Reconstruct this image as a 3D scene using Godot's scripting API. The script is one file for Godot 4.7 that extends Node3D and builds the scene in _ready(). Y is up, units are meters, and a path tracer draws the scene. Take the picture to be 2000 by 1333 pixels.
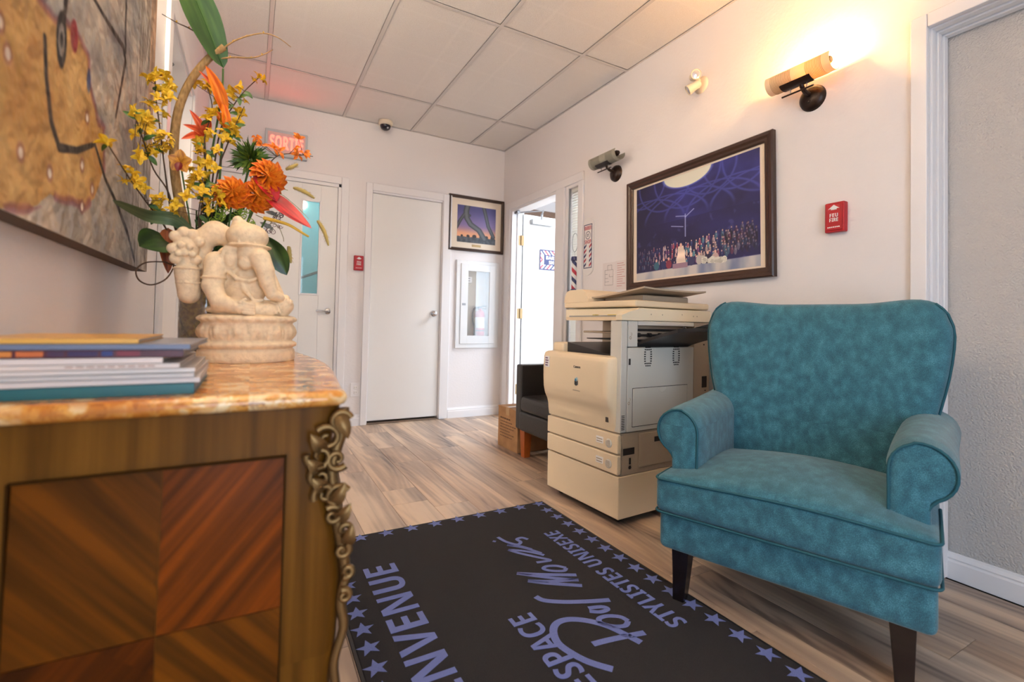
extends Node3D
# A hallway: an old marble-topped commode with statue and flowers on the left, mat, copier and teal armchair on the right.
# Room measures: x to the right along the far wall, y up, d metres away from the camera (d = -z).

const XL := -0.34     # left wall
const XR := 2.271      # right wall
const DB := 4.406      # far wall
const DR := -1.7       # wall behind the camera
const HC := 2.736      # ceiling
var taken := {}
var M := {}
var rng := RandomNumberGenerator.new()


func _ready() -> void:
	rng.seed = 7
	# ---- camera
	var cam := Camera3D.new()
	cam.name = "camera"
	add_child(cam)
	cam.projection = Camera3D.PROJECTION_FRUSTUM
	cam.near = 0.05
	cam.far = 60.0
	cam.size = 0.05 * 2.0 * 666.5 / 932.76
	cam.frustum_offset = Vector2(-1.765, -57.68) * (0.05 / 932.76)
	cam.transform = Transform3D(Basis(Vector3(0.876986, 0.021571, 0.480032), Vector3(-0.030365, 0.999483, 0.010561), Vector3(-0.479556, -0.023837, 0.877188)), Vector3(0, 0.9438, 0))
	var lens := CameraAttributesPhysical.new()
	lens.frustum_focal_length = 16.8
	lens.frustum_focus_distance = 2.1
	lens.exposure_aperture = 2.6
	cam.attributes = lens
	cam.current = true
	# ---- sky and exposure
	var env := Environment.new()
	var sky := Sky.new()
	var sm := ProceduralSkyMaterial.new()
	sm.sky_top_color = Color(0.55, 0.68, 0.9)
	sm.sky_horizon_color = Color(0.86, 0.9, 0.95)
	sm.ground_bottom_color = Color(0.45, 0.45, 0.45)
	sm.ground_horizon_color = Color(0.7, 0.72, 0.74)
	sky.sky_material = sm
	env.background_mode = Environment.BG_SKY
	env.sky = sky
	env.tonemap_mode = Environment.TONE_MAPPER_LINEAR
	env.tonemap_exposure = 1.85
	env.sdfgi_enabled = true
	env.ssao_enabled = true
	env.ssil_enabled = true
	var we := WorldEnvironment.new()
	we.name = "surroundings"
	we.environment = env
	add_child(we)
	# ---- daylight standing in the glazed openings
	daylight("entrance_daylight", P3(0.3, 1.15, DR - 0.02), 0.0, Vector2(1.16, 2.1), Color(0.82, 0.91, 1.0), 2.4)
	daylight("shop_daylight", P3(4.4, 1.4, 1.03), 0.0, Vector2(2.3, 2.1), Color(0.85, 0.93, 1.0), 7.0)
	daylight("side_room_daylight", P3(XL - 3.05, 1.6, 3.3), -PI / 2, Vector2(1.5, 1.5), Color(1.0, 0.96, 0.9), 3.0)

	make_materials()
	M.ormolu = paint(rgb8(128, 98, 60), 0.42, 0.85)
	build_shell()
	build_ceiling()
	build_floor()
	build_doors()
	build_commode()
	build_armchair()
	build_copier()
	build_tub_chair()
	build_mat()
	build_wall_things()
	build_lamps()
	build_statue()
	build_magazines()
	build_flowers()


func daylight(called: String, at: Vector3, turn: float, size: Vector2, c: Color, energy: float) -> void:
	var l := AreaLight3D.new()
	l.name = called
	l.area_size = size
	l.area_normalize_energy = true
	l.light_color = c
	l.light_energy = energy
	l.shadow_enabled = true
	l.set("area_range", 14.0)
	l.set("area_attenuation", 2.0)
	add_child(l)
	l.position = at
	l.rotation.y = turn


func make_materials() -> void:
	M.wall = paint(rgb8(234, 229, 228), 0.75)
	M.wall.normal_enabled = true
	M.wall.normal_texture = noise_tex(0.05, 3, [], 256, 3, true, 1.5)
	M.wall.normal_scale = 0.25
	M.wall.uv1_triplanar = true
	M.wall.uv1_world_triplanar = true
	M.wall.uv1_scale = Vector3(3, 3, 3)
	M.trim = paint(rgb8(236, 233, 233), 0.42)
	M.door = paint(rgb8(236, 234, 231), 0.45)
	M.stucco = paint(rgb8(192, 187, 182), 0.85)
	M.stucco.normal_enabled = true
	M.stucco.normal_texture = noise_tex(0.06, 5, [], 512, 5, true, 9.0)
	M.stucco.normal_scale = 0.55
	M.stucco.uv1_triplanar = true
	M.stucco.uv1_world_triplanar = true
	M.stucco.uv1_scale = Vector3(3, 3, 3)
	M.tile = paint(Color.WHITE, 0.95)
	M.tile.albedo_texture = noise_tex(0.22, 11, [[0.0, rgb8(196, 189, 182)], [0.34, rgb8(236, 230, 224)], [0.5, rgb8(244, 239, 234)], [1.0, rgb8(250, 246, 242)]], 512, 3)
	M.tile.normal_enabled = true
	M.tile.normal_texture = noise_tex(0.22, 11, [], 512, 3, true, 6.0)
	M.tile.normal_scale = 0.6
	M.tile.uv1_triplanar = true
	M.tile.uv1_world_triplanar = true
	M.tile.uv1_scale = Vector3(2.4, 2.4, 2.4)
	M.grid = paint(rgb8(214, 208, 203), 0.5)
	M.chrome = paint(rgb8(200, 200, 202), 0.22, 1.0)
	M.steel = paint(rgb8(150, 150, 152), 0.4, 0.9)
	M.brass = paint(rgb8(150, 124, 88), 0.45, 0.8)
	M.black = paint(rgb8(24, 22, 22), 0.45)
	M.bronze = paint(rgb8(46, 34, 28), 0.35, 0.55)
	M.red = paint(rgb8(176, 20, 34), 0.38)
	M.white_ink = paint(rgb8(240, 236, 232), 0.5)
	M.cream_plastic = paint(rgb8(226, 212, 190), 0.45)
	M.glass = glass()
	M.card = paint(rgb8(186, 142, 98), 0.85)
	M.card.albedo_texture = noise_tex(0.03, 17, [[0.0, rgb8(220, 212, 205)], [1.0, rgb8(255, 255, 255)]], 256, 4)
	M.card.uv1_triplanar = true


func casing(mb: MB, x0: float, x1: float, y0: float, y1: float, d0: float, d1: float) -> void:
	bx(mb, x0, x1, y0, y1, d0, d1, 0.004)


func build_shell() -> void:
	var t := 0.12
	# left wall with a doorway between d 2.43 and 3.28
	var mb := MB.new()
	bx(mb, XL - t, XL, 0, HC + 0.1, DR - t, 2.43)
	bx(mb, XL - t, XL, 2.21, HC + 0.1, 2.43, 3.28)
	bx(mb, XL - t, XL, 0, HC + 0.1, 3.28, DB + t)
	setting(obj("wall_left", mb, M.wall))
	# far wall with two doorways
	mb = MB.new()
	bx(mb, XL - 3.2, -0.275, 0, HC + 0.1, DB, DB + t)
	bx(mb, -0.275, 0.65, 2.115, HC + 0.1, DB, DB + t)
	bx(mb, 0.65, 0.93, 0, HC + 0.1, DB, DB + t)
	bx(mb, 0.93, 1.605, 2.105, HC + 0.1, DB, DB + t)
	bx(mb, 1.605, 1.86, 0, HC + 0.1, DB, DB + t)
	bx(mb, 1.86, 2.14, 1.48, HC + 0.1, DB, DB + t)
	bx(mb, 1.86, 2.14, 0, 0.78, DB, DB + t)
	bx(mb, 2.14, XR + t, 0, HC + 0.1, DB, DB + t)
	setting(obj("wall_back", mb, M.wall))
	# right wall: shop doorway, narrow side light, blocked opening near the camera
	mb = MB.new()
	bx(mb, XR, XR + t, 0, HC + 0.1, 4.215, DB)
	bx(mb, XR, XR + t, 2.075, HC + 0.1, 3.08, 4.215)
	bx(mb, XR, XR + t, 0, 2.075, 3.235, 3.425)
	bx(mb, XR, XR + t, 0, 0.25, 3.08, 3.235)
	bx(mb, XR, XR + t, 0, HC + 0.1, 0.838, 3.08)
	bx(mb, XR, XR + t + 0.08, 2.125, HC + 0.1, -0.5, 0.838)
	bx(mb, XR, XR + t, 0, HC + 0.1, DR - t, -0.5)
	setting(obj("wall_right", mb, M.wall))
	# textured board closing that opening
	mb = MB.new()
	bx(mb, XR + 0.12, XR + 0.2, 0, 2.13, -0.55, 0.9)
	setting(obj("wall_recess", mb, M.stucco))
	# wall behind the camera with the glazed entrance
	mb = MB.new()
	bx(mb, XL - t, -0.3, 0, HC + 0.1, DR - t, DR)
	bx(mb, -0.3, 0.9, 2.22, HC + 0.1, DR - t, DR)
	bx(mb, 0.9, XR + t, 0, HC + 0.1, DR - t, DR)
	setting(obj("wall_rear", mb, M.wall))
	var en := setting_root("door_4")
	mb = MB.new()
	bx(mb, -0.3, -0.22, 0, 2.22, DR - 0.09, DR - 0.04, 0.004)
	bx(mb, 0.82, 0.9, 0, 2.22, DR - 0.09, DR - 0.04, 0.004)
	bx(mb, -0.22, 0.82, 2.14, 2.22, DR - 0.09, DR - 0.04, 0.004)
	bx(mb, -0.22, 0.82, 0, 0.1, DR - 0.09, DR - 0.04, 0.004)
	obj("door_frame", mb, M.trim, en)
	obj("pane", one_box(-0.22, 0.82, 0.1, 2.14, DR - 0.07, DR - 0.064), M.glass, en)

	# the shop beyond the right wall
	mb = MB.new()
	bx(mb, XR + t, 6.2, 0, HC + 0.1, 5.9, 6.02)
	setting(obj("wall_shop_back", mb, M.wall))
	mb = MB.new()
	bx(mb, 6.2, 6.32, 0, HC + 0.1, 0.8, 6.02)
	setting(obj("wall_shop_side", mb, M.wall))
	mb = MB.new()
	bx(mb, XR + t, 3.2, 0, HC + 0.1, 0.9, 1.0)
	bx(mb, 5.6, 6.2, 0, HC + 0.1, 0.9, 1.0)
	bx(mb, 3.2, 5.6, 0, 0.3, 0.9, 1.0)
	bx(mb, 3.2, 5.6, 2.5, HC + 0.1, 0.9, 1.0)
	setting(obj("wall_shop_front", mb, M.wall))
	# the room beyond the left wall
	mb = MB.new()
	bx(mb, XL - 3.2, XL - 3.1, 0, HC + 0.1, 1.0, 2.5)
	bx(mb, XL - 3.2, XL - 3.1, 0, HC + 0.1, 4.1, DB)
	bx(mb, XL - 3.2, XL - 3.1, 0, 0.8, 2.5, 4.1)
	bx(mb, XL - 3.2, XL - 3.1, 2.4, HC + 0.1, 2.5, 4.1)
	bx(mb, XL - 3.2, XL - t, 0, HC + 0.1, 1.0, 1.1)
	setting(obj("wall_side_room", mb, M.wall))
	# their windows
	var wi := setting_root("window_2")
	mb = MB.new()
	bx(mb, XL - 3.18, XL - 3.12, 0.8, 2.4, 2.5, 2.55, 0.004)
	bx(mb, XL - 3.18, XL - 3.12, 0.8, 2.4, 4.05, 4.1, 0.004)
	bx(mb, XL - 3.18, XL - 3.12, 0.8, 0.85, 2.55, 4.05, 0.004)
	bx(mb, XL - 3.18, XL - 3.12, 2.35, 2.4, 2.55, 4.05, 0.004)
	obj("window_frame", mb, M.trim, wi)
	obj("pane", one_box(XL - 3.154, XL - 3.148, 0.85, 2.35, 2.55, 4.05), M.glass, wi)
	wi = setting_root("window_3")
	mb = MB.new()
	bx(mb, 3.2, 3.26, 0.3, 2.5, 0.92, 0.98, 0.004)
	bx(mb, 5.54, 5.6, 0.3, 2.5, 0.92, 0.98, 0.004)
	bx(mb, 3.26, 5.54, 0.3, 0.36, 0.92, 0.98, 0.004)
	bx(mb, 3.26, 5.54, 2.44, 2.5, 0.92, 0.98, 0.004)
	obj("window_frame", mb, M.trim, wi)
	obj("pane", one_box(3.26, 5.54, 0.36, 2.44, 0.947, 0.953), M.glass, wi)
	# stairwell beyond the far left door
	var teal := paint(rgb8(128, 190, 196), 0.7)
	mb = MB.new()
	bx(mb, -0.6, 1.2, 0, HC + 0.1, 5.75, 5.85)
	bx(mb, -0.7, -0.6, 0, HC + 0.1, DB + t, 5.85)
	bx(mb, 1.2, 1.3, 0, HC + 0.1, DB + t, 5.85)
	setting(obj("wall_stairwell", mb, teal))
	# fire cabinet niche is lined in build_wall_things

	# baseboards: a plain board with a small moulded cap
	board("baseboard_back", 0.72, 0.872, DB)
	board("baseboard_back", 1.7, XR, DB)
	side_board("baseboard_right", XR, 0.9, 3.02, -1.0)
	side_board("baseboard_recess", XR + 0.12, -0.5, 0.838, -1.0)
	side_board("baseboard_left", XL, DR, 2.34, 1.0)
	side_board("baseboard_left", XL, 3.365, DB, 1.0)

	# casings
	var tr := MB.new()
	casing(tr, 0.66, 0.725, 0, 2.195, DB - 0.018, DB)
	casing(tr, XL, 0.66, 2.13, 2.195, DB - 0.018, DB)
	casing(tr, 0.635, 0.662, 0, 2.13, DB - 0.008, DB + 0.1)
	casing(tr, XL + 0.02, 0.662, 2.1, 2.13, DB - 0.008, DB + 0.1)
	setting(obj("trim_1", tr, M.trim))
	tr = MB.new()
	casing(tr, 0.872, 0.928, 0, 2.185, DB - 0.02, DB)
	casing(tr, 1.607, 1.695, 0, 2.185, DB - 0.02, DB)
	casing(tr, 0.928, 1.607, 2.118, 2.185, DB - 0.02, DB)
	casing(tr, 0.915, 0.934, 0, 2.125, DB - 0.006, DB + 0.1)
	casing(tr, 1.6, 1.62, 0, 2.125, DB - 0.006, DB + 0.1)
	casing(tr, 0.934, 1.6, 2.1, 2.125, DB - 0.006, DB + 0.1)
	setting(obj("trim_2", tr, M.trim))
	tr = MB.new()
	casing(tr, XR - 0.018, XR, 0, 2.155, 4.235, 4.325)
	casing(tr, XR - 0.018, XR, 2.085, 2.155, 3.02, 4.235)
	casing(tr, XR - 0.018, XR, 0, 2.085, 3.02, 3.085)
	casing(tr, XR - 0.022, XR, 0, 2.085, 3.27, 3.4)
	casing(tr, XR - 0.006, XR + 0.13, 0, 2.09, 4.2, 4.237)
	casing(tr, XR - 0.006, XR + 0.13, 2.06, 2.09, 3.42, 4.2)
	casing(tr, XR - 0.006, XR + 0.13, 0, 2.09, 3.395, 3.425)
	casing(tr, XR - 0.006, XR + 0.13, 0.25, 2.09, 3.235, 3.27)
	casing(tr, XR - 0.006, XR + 0.13, 2.06, 2.09, 3.085, 3.235)
	casing(tr, XR + 0.05, XR + 0.065, 0, 2.06, 4.186, 4.2)
	setting(obj("trim_3", tr, M.trim))
	tr = MB.new()
	casing(tr, XR - 0.02, XR, 0, 2.175, 0.838, 0.892)
	casing(tr, XR - 0.02, XR, 2.12, 2.175, -0.55, 0.838)
	for k in 3:
		casing(tr, XR + 0.012 + 0.036 * k, XR + 0.044 + 0.036 * k, 0, 2.122 - 0.006 * k, 0.832 - 0.006 * k, 0.842)
		casing(tr, XR + 0.012 + 0.036 * k, XR + 0.044 + 0.036 * k, 2.118 - 0.006 * k, 2.128, -0.5, 0.84)
	setting(obj("trim_4", tr, M.trim))
	tr = MB.new()
	casing(tr, XL, XL + 0.018, 0, 2.295, 2.345, 2.425)
	casing(tr, XL, XL + 0.018, 2.215, 2.295, 2.425, 3.285)
	casing(tr, XL, XL + 0.018, 0, 2.295, 3.285, 3.36)
	casing(tr, XL - 0.13, XL + 0.006, 0, 2.22, 2.42, 2.44)
	casing(tr, XL - 0.13, XL + 0.006, 0, 2.22, 3.27, 3.29)
	casing(tr, XL - 0.13, XL + 0.006, 2.2, 2.22, 2.44, 3.27)
	setting(obj("trim_5", tr, M.trim))


func board(called: String, x0: float, x1: float, d: float) -> void:
	var p := PackedVector2Array([Vector2(0, 0), Vector2(0.014, 0), Vector2(0.014, 0.066), Vector2(0.011, 0.074), Vector2(0.013, 0.08), Vector2(0.006, 0.092), Vector2(0.004, 0.1), Vector2(0, 0.1)])
	var mb := MB.new()
	mb.prism(p, x0, x1, Transform3D(Basis(Vector3(0, 0, 1), Vector3(0, 1, 0), Vector3(1, 0, 0)), Vector3(0, 0, -d)))
	setting(obj(called, mb, M.trim))


func side_board(called: String, x: float, d0: float, d1: float, out: float) -> void:
	var p := PackedVector2Array([Vector2(0, 0), Vector2(0.014, 0), Vector2(0.014, 0.066), Vector2(0.011, 0.074), Vector2(0.013, 0.08), Vector2(0.006, 0.092), Vector2(0.004, 0.1), Vector2(0, 0.1)])
	var mb := MB.new()
	mb.prism(p, -d1, -d0, Transform3D(Basis(Vector3(out, 0, 0), Vector3(0, 1, 0), Vector3(0, 0, 1)), Vector3(x, 0, 0)))
	setting(obj(called, mb, M.trim))


func build_ceiling() -> void:
	var c := setting_root("ceiling")
	obj("slab", one_box(XL - 3.2, 6.32, HC + 0.1, HC + 0.2, DR - 0.12, 6.02), M.wall, c)
	# lay-in boards of 2 by 4 feet in a grid of tees
	var gx := 0.0512
	var gd := 3.7664
	var s := 0.6096
	var xs := [XL, gx - s + s, gx + s, gx + 2 * s, gx + 3 * s, XR]
	var ds := [DR, gd - 4 * 2 * s, gd - 3 * 2 * s, gd - 2 * 2 * s, gd - 2 * s, gd, DB]
	for i in xs.size() - 1:
		for j in ds.size() - 1:
			if ds[j] < DR:
				continue
			obj("ceiling_tile", one_box(xs[i] + 0.012, xs[i + 1] - 0.012, HC, HC + 0.016, ds[j] + 0.012, ds[j + 1] - 0.012, 0.003), M.tile, c)
	for x in xs:
		obj("grid_bar", one_box(x - 0.012, x + 0.012, HC - 0.0045, HC - 0.001, DR, DB, 0.001), M.grid, c)
	for d in ds:
		if d >= DR:
			obj("grid_bar", one_box(XL, XR, HC - 0.004, HC - 0.0012, d - 0.012, d + 0.012, 0.001), M.grid, c)
	# plain ceilings of the neighbouring rooms
	obj("side_ceiling", one_box(XL - 3.2, XL - 0.12, HC, HC + 0.05, 1.0, DB), M.wall, c)
	obj("side_ceiling", one_box(XR + 0.12, 6.2, HC, HC + 0.05, 1.0, 6.0), M.wall, c)
	obj("side_ceiling", one_box(-0.7, 1.3, HC, HC + 0.05, DB + 0.12, 5.85), M.wall, c)


func floor_wood(fx: float, fy: float) -> Color:
	# fx across the boards, fy along them
	var a := nz[0].get_noise_2d(fx * 200.0, fy * 62.0)
	var b := nz[1].get_noise_2d(fx * 900.0, fy * 80.0)
	var ring := sin((nz[2].get_noise_2d(fx * 70.0, fy * 46.0) * 9.0 + fx * 20.0) * 4.0)
	var t := clampf(0.58 + a * 0.75 + b * 0.24 + ring * 0.08, 0.0, 1.0)
	var c := rgb8(116, 95, 82).lerp(rgb8(178, 147, 121), smoothstep(0.0, 0.4, t)).lerp(rgb8(222, 188, 152), smoothstep(0.4, 0.95, t))
	var grey := clampf(0.5 + nz[3].get_noise_2d(fx * 40.0, fy * 14.0) * 1.3, 0.0, 1.0)
	return c.lerp(Color(c.get_luminance() * 1.0, c.get_luminance() * 0.96, c.get_luminance() * 0.93), grey * 0.4)


var nz: Array[FastNoiseLite] = []


func build_floor() -> void:
	nz = [noise(0.02, 21, 4), noise(0.02, 22, 3), noise(0.02, 23, 2), noise(0.02, 24, 3)]
	var wood := printed(picture(384, 1024, floor_wood), 0.34)
	wood.normal_enabled = true
	wood.normal_texture = noise_tex(0.05, 31, [], 256, 3, true, 2.0)
	wood.normal_scale = 0.12
	M.floor_wood = wood
	var f := setting_root("floor")
	obj("subfloor", one_box(XL - 3.2, 6.3, -0.12, -0.009, DR - 0.12, 6.02), paint(rgb8(70, 58, 48), 0.9), f)
	var w := 0.19
	var r2 := RandomNumberGenerator.new()
	r2.seed = 12
	var k := -5
	while true:
		var x0 := 0.465 + k * w
		if x0 > XR:
			break
		var x1 := minf(x0 + w, XR + 0.1)
		x0 = maxf(x0, XL - 0.1)
		var d := DR - r2.randf() * 1.1
		while d < DB and x1 > x0:
			var e := minf(d + 1.22, DB + 0.08)
			var mb := one_box(x0 + 0.0005, x1 - 0.0005, -0.009, 0.0, maxf(d, DR - 0.1) + 0.0005, e - 0.0005, 0.0012)
			var o := Vector2(r2.randf(), r2.randf())
			mb.planar_uv(Vector3(1.0 / 0.8, 0, 0), Vector3(0, 0, 1.0 / 2.6), o)
			obj("plank", mb, wood, f)
			d = e
		k += 1
	# boards of the rooms beyond, not told apart from here
	var fm := one_box(XR + 0.1, 6.2, -0.009, 0.0, 1.0, 6.0)
	fm.planar_uv(Vector3(1.0 / 0.8, 0, 0), Vector3(0, 0, 1.0 / 2.6))
	obj("far_boards", fm, wood, f)
	fm = one_box(XL - 3.1, XL - 0.1, -0.009, 0.0, 1.0, DB)
	fm.planar_uv(Vector3(1.0 / 0.8, 0, 0), Vector3(0, 0, 1.0 / 2.6))
	obj("far_boards", fm, wood, f)


func lever(parent: Node3D, at: Vector3, out: Vector3, way: Vector3) -> void:
	var h := Node3D.new()
	h.name = "lever_handle"
	parent.add_child(h, true)
	var mb := MB.new()
	mb.lathe([Vector2(0, 0.012), Vector2(0.018, 0.011), Vector2(0.026, 0.006), Vector2(0.027, 0.0)], 20, along(at, out))
	obj("rose", mb, M.chrome, h)
	mb = MB.new()
	mb.tube(smooth_path([at + out * 0.01, at + out * 0.035, at + out * 0.045 + way * 0.015, at + out * 0.046 + way * 0.1], 5), 0.009, 0.0075, 10)
	obj("grip", mb, M.chrome, h)


func hinge(parent: Node3D, at: Vector3) -> void:
	var mb := MB.new()
	mb.box(at + Vector3(-0.034, -0.05, -0.001), at + Vector3(0.034, 0.05, 0.002), 0.0005)
	mb.tube(PackedVector3Array([at + Vector3(0, -0.052, 0.005), at + Vector3(0, 0.052, 0.005)]), 0.006, 0.006, 8)
	obj("hinge", mb, M.brass, parent)


func build_doors() -> void:
	# far left door with a narrow wired-glass light
	var d1 := setting_root("door_1")
	var z := DB + 0.006
	var mb := MB.new()
	bx(mb, -0.27, 0.345, 0.01, 2.098, z, z + 0.044, 0.002)
	bx(mb, 0.497, 0.633, 0.01, 2.098, z, z + 0.044, 0.002)
	bx(mb, 0.345, 0.497, 0.01, 1.148, z, z + 0.044, 0.002)
	bx(mb, 0.345, 0.497, 1.957, 2.098, z, z + 0.044, 0.002)
	obj("leaf", mb, M.door, d1)
	mb = MB.new()
	bx(mb, 0.34, 0.356, 1.143, 1.962, z - 0.008, z + 0.004, 0.003)
	bx(mb, 0.486, 0.502, 1.143, 1.962, z - 0.008, z + 0.004, 0.003)
	bx(mb, 0.356, 0.486, 1.143, 1.159, z - 0.008, z + 0.004, 0.003)
	bx(mb, 0.356, 0.486, 1.946, 1.962, z - 0.008, z + 0.004, 0.003)
	obj("glazing_bead", mb, M.trim, d1)
	obj("pane", one_box(0.35, 0.492, 1.15, 1.955, z + 0.02, z + 0.026), glass(Color(0.85, 1, 1, 0.1)), d1)
	mb = MB.new()
	for k in 11:
		var x := 0.356 + 0.013 * k
		mb.tube(PackedVector3Array([P3(x, 1.15, z + 0.023), P3(x, 1.955, z + 0.023)]), 0.0005, 0.0005, 4, false)
	for k in 62:
		var y := 1.156 + 0.013 * k
		mb.tube(PackedVector3Array([P3(0.35, y, z + 0.0235), P3(0.492, y, z + 0.0235)]), 0.0005, 0.0005, 4, false)
	var wire := obj("glass_wire", mb, M.steel, d1)
	wire.set_meta("kind", "stuff")
	lever(d1, P3(0.578, 1.01, z), Vector3(0, 0, 1), Vector3(-1, 0, 0))
	# stair rail and lamp behind that pane
	var rail := thing("stair_rail", "dark slanting stair handrail seen through the narrow door pane", "handrail", P3(0.4, 0, 5.3))
	obj("upper_bar", bar(Vector3(-0.7, 1.05, 0), Vector3(0.6, 1.6, 0), 0.014), M.black, rail)
	obj("lower_bar", bar(Vector3(-0.7, 1.55, 0.1), Vector3(0.6, 0.85, 0.1), 0.012), M.black, rail)
	for sx in [-0.7, 0.6]:
		obj("post", bar(Vector3(sx, 0.02, 0.05), Vector3(sx, 1.62, 0.05), 0.014), M.black, rail)
	var sl := thing("stairwell_lamp", "round white lamp glowing behind the narrow door pane", "lamp", P3(0.45, 2.2, 5.74))
	mb = MB.new()
	mb.lathe([Vector2(0, 0.05), Vector2(0.03, 0.045), Vector2(0.05, 0.025), Vector2(0.055, 0.0)], 18, along(Vector3.ZERO, Vector3(0, 0, 1)))
	var glow := paint(Color.WHITE, 0.4)
	glow.emission_enabled = true
	glow.emission = Color(1, 0.95, 0.85)
	glow.emission_energy_multiplier = 3.0
	obj("globe", mb, glow, sl)
	mb = MB.new()
	mb.lathe([Vector2(0.05, 0.012), Vector2(0.062, 0.008), Vector2(0.064, 0.0)], 18, along(Vector3(0, 0, 0.001), Vector3(0, 0, 1)))
	obj("ring", mb, M.trim, sl)
	var ol := OmniLight3D.new()
	ol.name = "stairwell_light"
	add_child(ol)
	ol.position = P3(0.45, 2.35, 5.0)
	ol.light_color = Color(0.95, 1.0, 1.0)
	ol.light_energy = 0.22
	ol.light_size = 0.05
	ol.omni_range = 8.0
	ol.omni_attenuation = 2.0
	ol.shadow_enabled = true

	# plain flush door with a round knob
	var d2 := setting_root("door_2")
	obj("leaf", one_box(0.936, 1.598, 0.03, 2.097, z, z + 0.04, 0.002), M.door, d2)
	obj("threshold", one_box(0.93, 1.605, 0.0, 0.012, DB - 0.01, DB + 0.1, 0.003), paint(rgb8(120, 100, 84), 0.5), d2)
	mb = MB.new()
	mb.lathe([Vector2(0, 0.058), Vector2(0.018, 0.056), Vector2(0.026, 0.046), Vector2(0.024, 0.034), Vector2(0.012, 0.024), Vector2(0.011, 0.01), Vector2(0.026, 0.008), Vector2(0.031, 0.0)], 24, along(P3(1.537, 1.016, z), Vector3(0, 0, 1)))
	obj("knob", mb, M.chrome, d2)
	obj("closet_back", one_box(0.9, 1.62, 0, 2.12, DB + 0.11, DB + 0.13), M.wall, d2)

	# door of the shop standing open into the shop
	var d3 := setting_root("door_3")
	var leaf := one_box(XR + 0.112, XR + 0.9, 0.012, 2.052, 4.2, 4.242, 0.002)
	obj("leaf", leaf, M.door, d3)
	for y in [1.78, 1.04, 0.28]:
		hinge(d3, P3(XR + 0.1, y, 4.196))
	# closer: body on the leaf, two arms to the frame
	mb = MB.new()
	mb.box(P3(2.475, 1.955, 4.2), P3(2.735, 2.01, 4.15), 0.006)
	obj("closer_body", mb, paint(rgb8(168, 168, 170), 0.4, 0.5), d3)
	mb = MB.new()
	mb.tube(PackedVector3Array([P3(2.6, 2.0, 4.175), P3(2.6, 2.075, 4.175)]), 0.012, 0.012, 8)
	mb.tube(PackedVector3Array([P3(2.6, 2.07, 4.175), P3(2.52, 2.068, 4.02)]), 0.008, 0.008, 6)
	mb.tube(PackedVector3Array([P3(2.52, 2.066, 4.02), P3(2.285, 2.04, 4.13)]), 0.007, 0.007, 6)
	mb.box(P3(2.268, 2.03, 4.165), P3(2.3, 2.055, 4.1), 0.003)
	obj("closer_arm", mb, M.steel, d3)
	# timber beam in the shop above the open door
	var beam := thing("timber_beam", "brown timber beam high in the shop beyond the open door", "beam", P3(3.2, 2.26, 5.2))
	var tw := paint(rgb8(112, 74, 44), 0.6)
	tw.albedo_texture = noise_tex(0.03, 41, [[0.0, rgb8(150, 150, 150)], [1.0, rgb8(255, 255, 255)]], 256)
	tw.uv1_triplanar = true
	tw.uv1_scale = Vector3(1, 12, 12)
	mb = MB.new()
	mb.box(Vector3(-0.55, 0, -0.1), Vector3(2.9, 0.11, 0.1), 0.006)
	obj("upper_timber", mb, tw, beam)
	mb = MB.new()
	mb.box(Vector3(-0.5, -0.075, -0.09), Vector3(2.9, -0.002, 0.08), 0.004)
	var tw2 := tw.duplicate()
	tw2.albedo_color = rgb8(196, 132, 62)
	obj("lower_timber", mb, tw2, beam)

	# door of the left doorway, open into the side room, with its closer arm
	var d5 := setting_root("door_5")
	obj("leaf", one_box(XL - 0.95, XL - 0.14, 0.012, 2.19, 3.29, 3.332, 0.002), M.door, d5)
	mb = MB.new()
	mb.tube(PackedVector3Array([P3(XL - 0.04, 2.185, 2.86), P3(XL - 0.2, 2.17, 3.08)]), 0.009, 0.009, 6)
	mb.tube(PackedVector3Array([P3(XL - 0.2, 2.16, 3.08), P3(XL - 0.42, 2.15, 3.25)]), 0.009, 0.009, 6)
	mb.box(P3(XL - 0.6, 2.07, 3.29), P3(XL - 0.34, 2.13, 3.235), 0.005)
	obj("closer_arm", mb, M.steel, d5)

	# side light with blinds
	var w1 := setting_root("window_1")
	obj("pane", one_box(XR + 0.012, XR + 0.017, 0.25, 2.06, 3.085, 3.235), M.glass, w1)
	mb = MB.new()
	bx(mb, XR + 0.004, XR + 0.02, 0.25, 2.06, 3.226, 3.238, 0.001)
	bx(mb, XR + 0.004, XR + 0.02, 0.25, 2.06, 3.082, 3.09, 0.001)
	obj("stop", mb, M.steel, w1)
	var slat := paint(rgb8(236, 236, 228), 0.5)
	slat.backlight_enabled = true
	slat.backlight = Color(0.35, 0.35, 0.33)
	mb = MB.new()
	for k in 84:
		var y := 0.27 + 0.0212 * k
		mb.box(Vector3(-0.0135, -0.0006, -0.07), Vector3(0.0135, 0.0006, 0.07), 0.0, Transform3D(Basis(Vector3(0, 0, 1), 1.05), P3(XR + 0.036, y, 3.16)))
	var sl2 := obj("blind_slats", mb, slat, w1)
	sl2.set_meta("kind", "stuff")
	obj("headrail", one_box(XR + 0.022, XR + 0.05, 2.03, 2.06, 3.09, 3.23, 0.003), slat, w1)


func veneer_tex(sd: int, dark: Color, light: Color) -> ImageTexture:
	var n0 := noise(0.02, sd, 4)
	var n1 := noise(0.02, sd + 1, 3)
	return picture(256, 256, func(x: float, y: float) -> Color:
		var a := n0.get_noise_2d(x * 520.0, y * 26.0)
		var b := n1.get_noise_2d(x * 1500.0, y * 40.0)
		var t := clampf(0.5 + a * 0.9 + b * 0.3, 0.0, 1.0)
		return dark.lerp(light, t))


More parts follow.
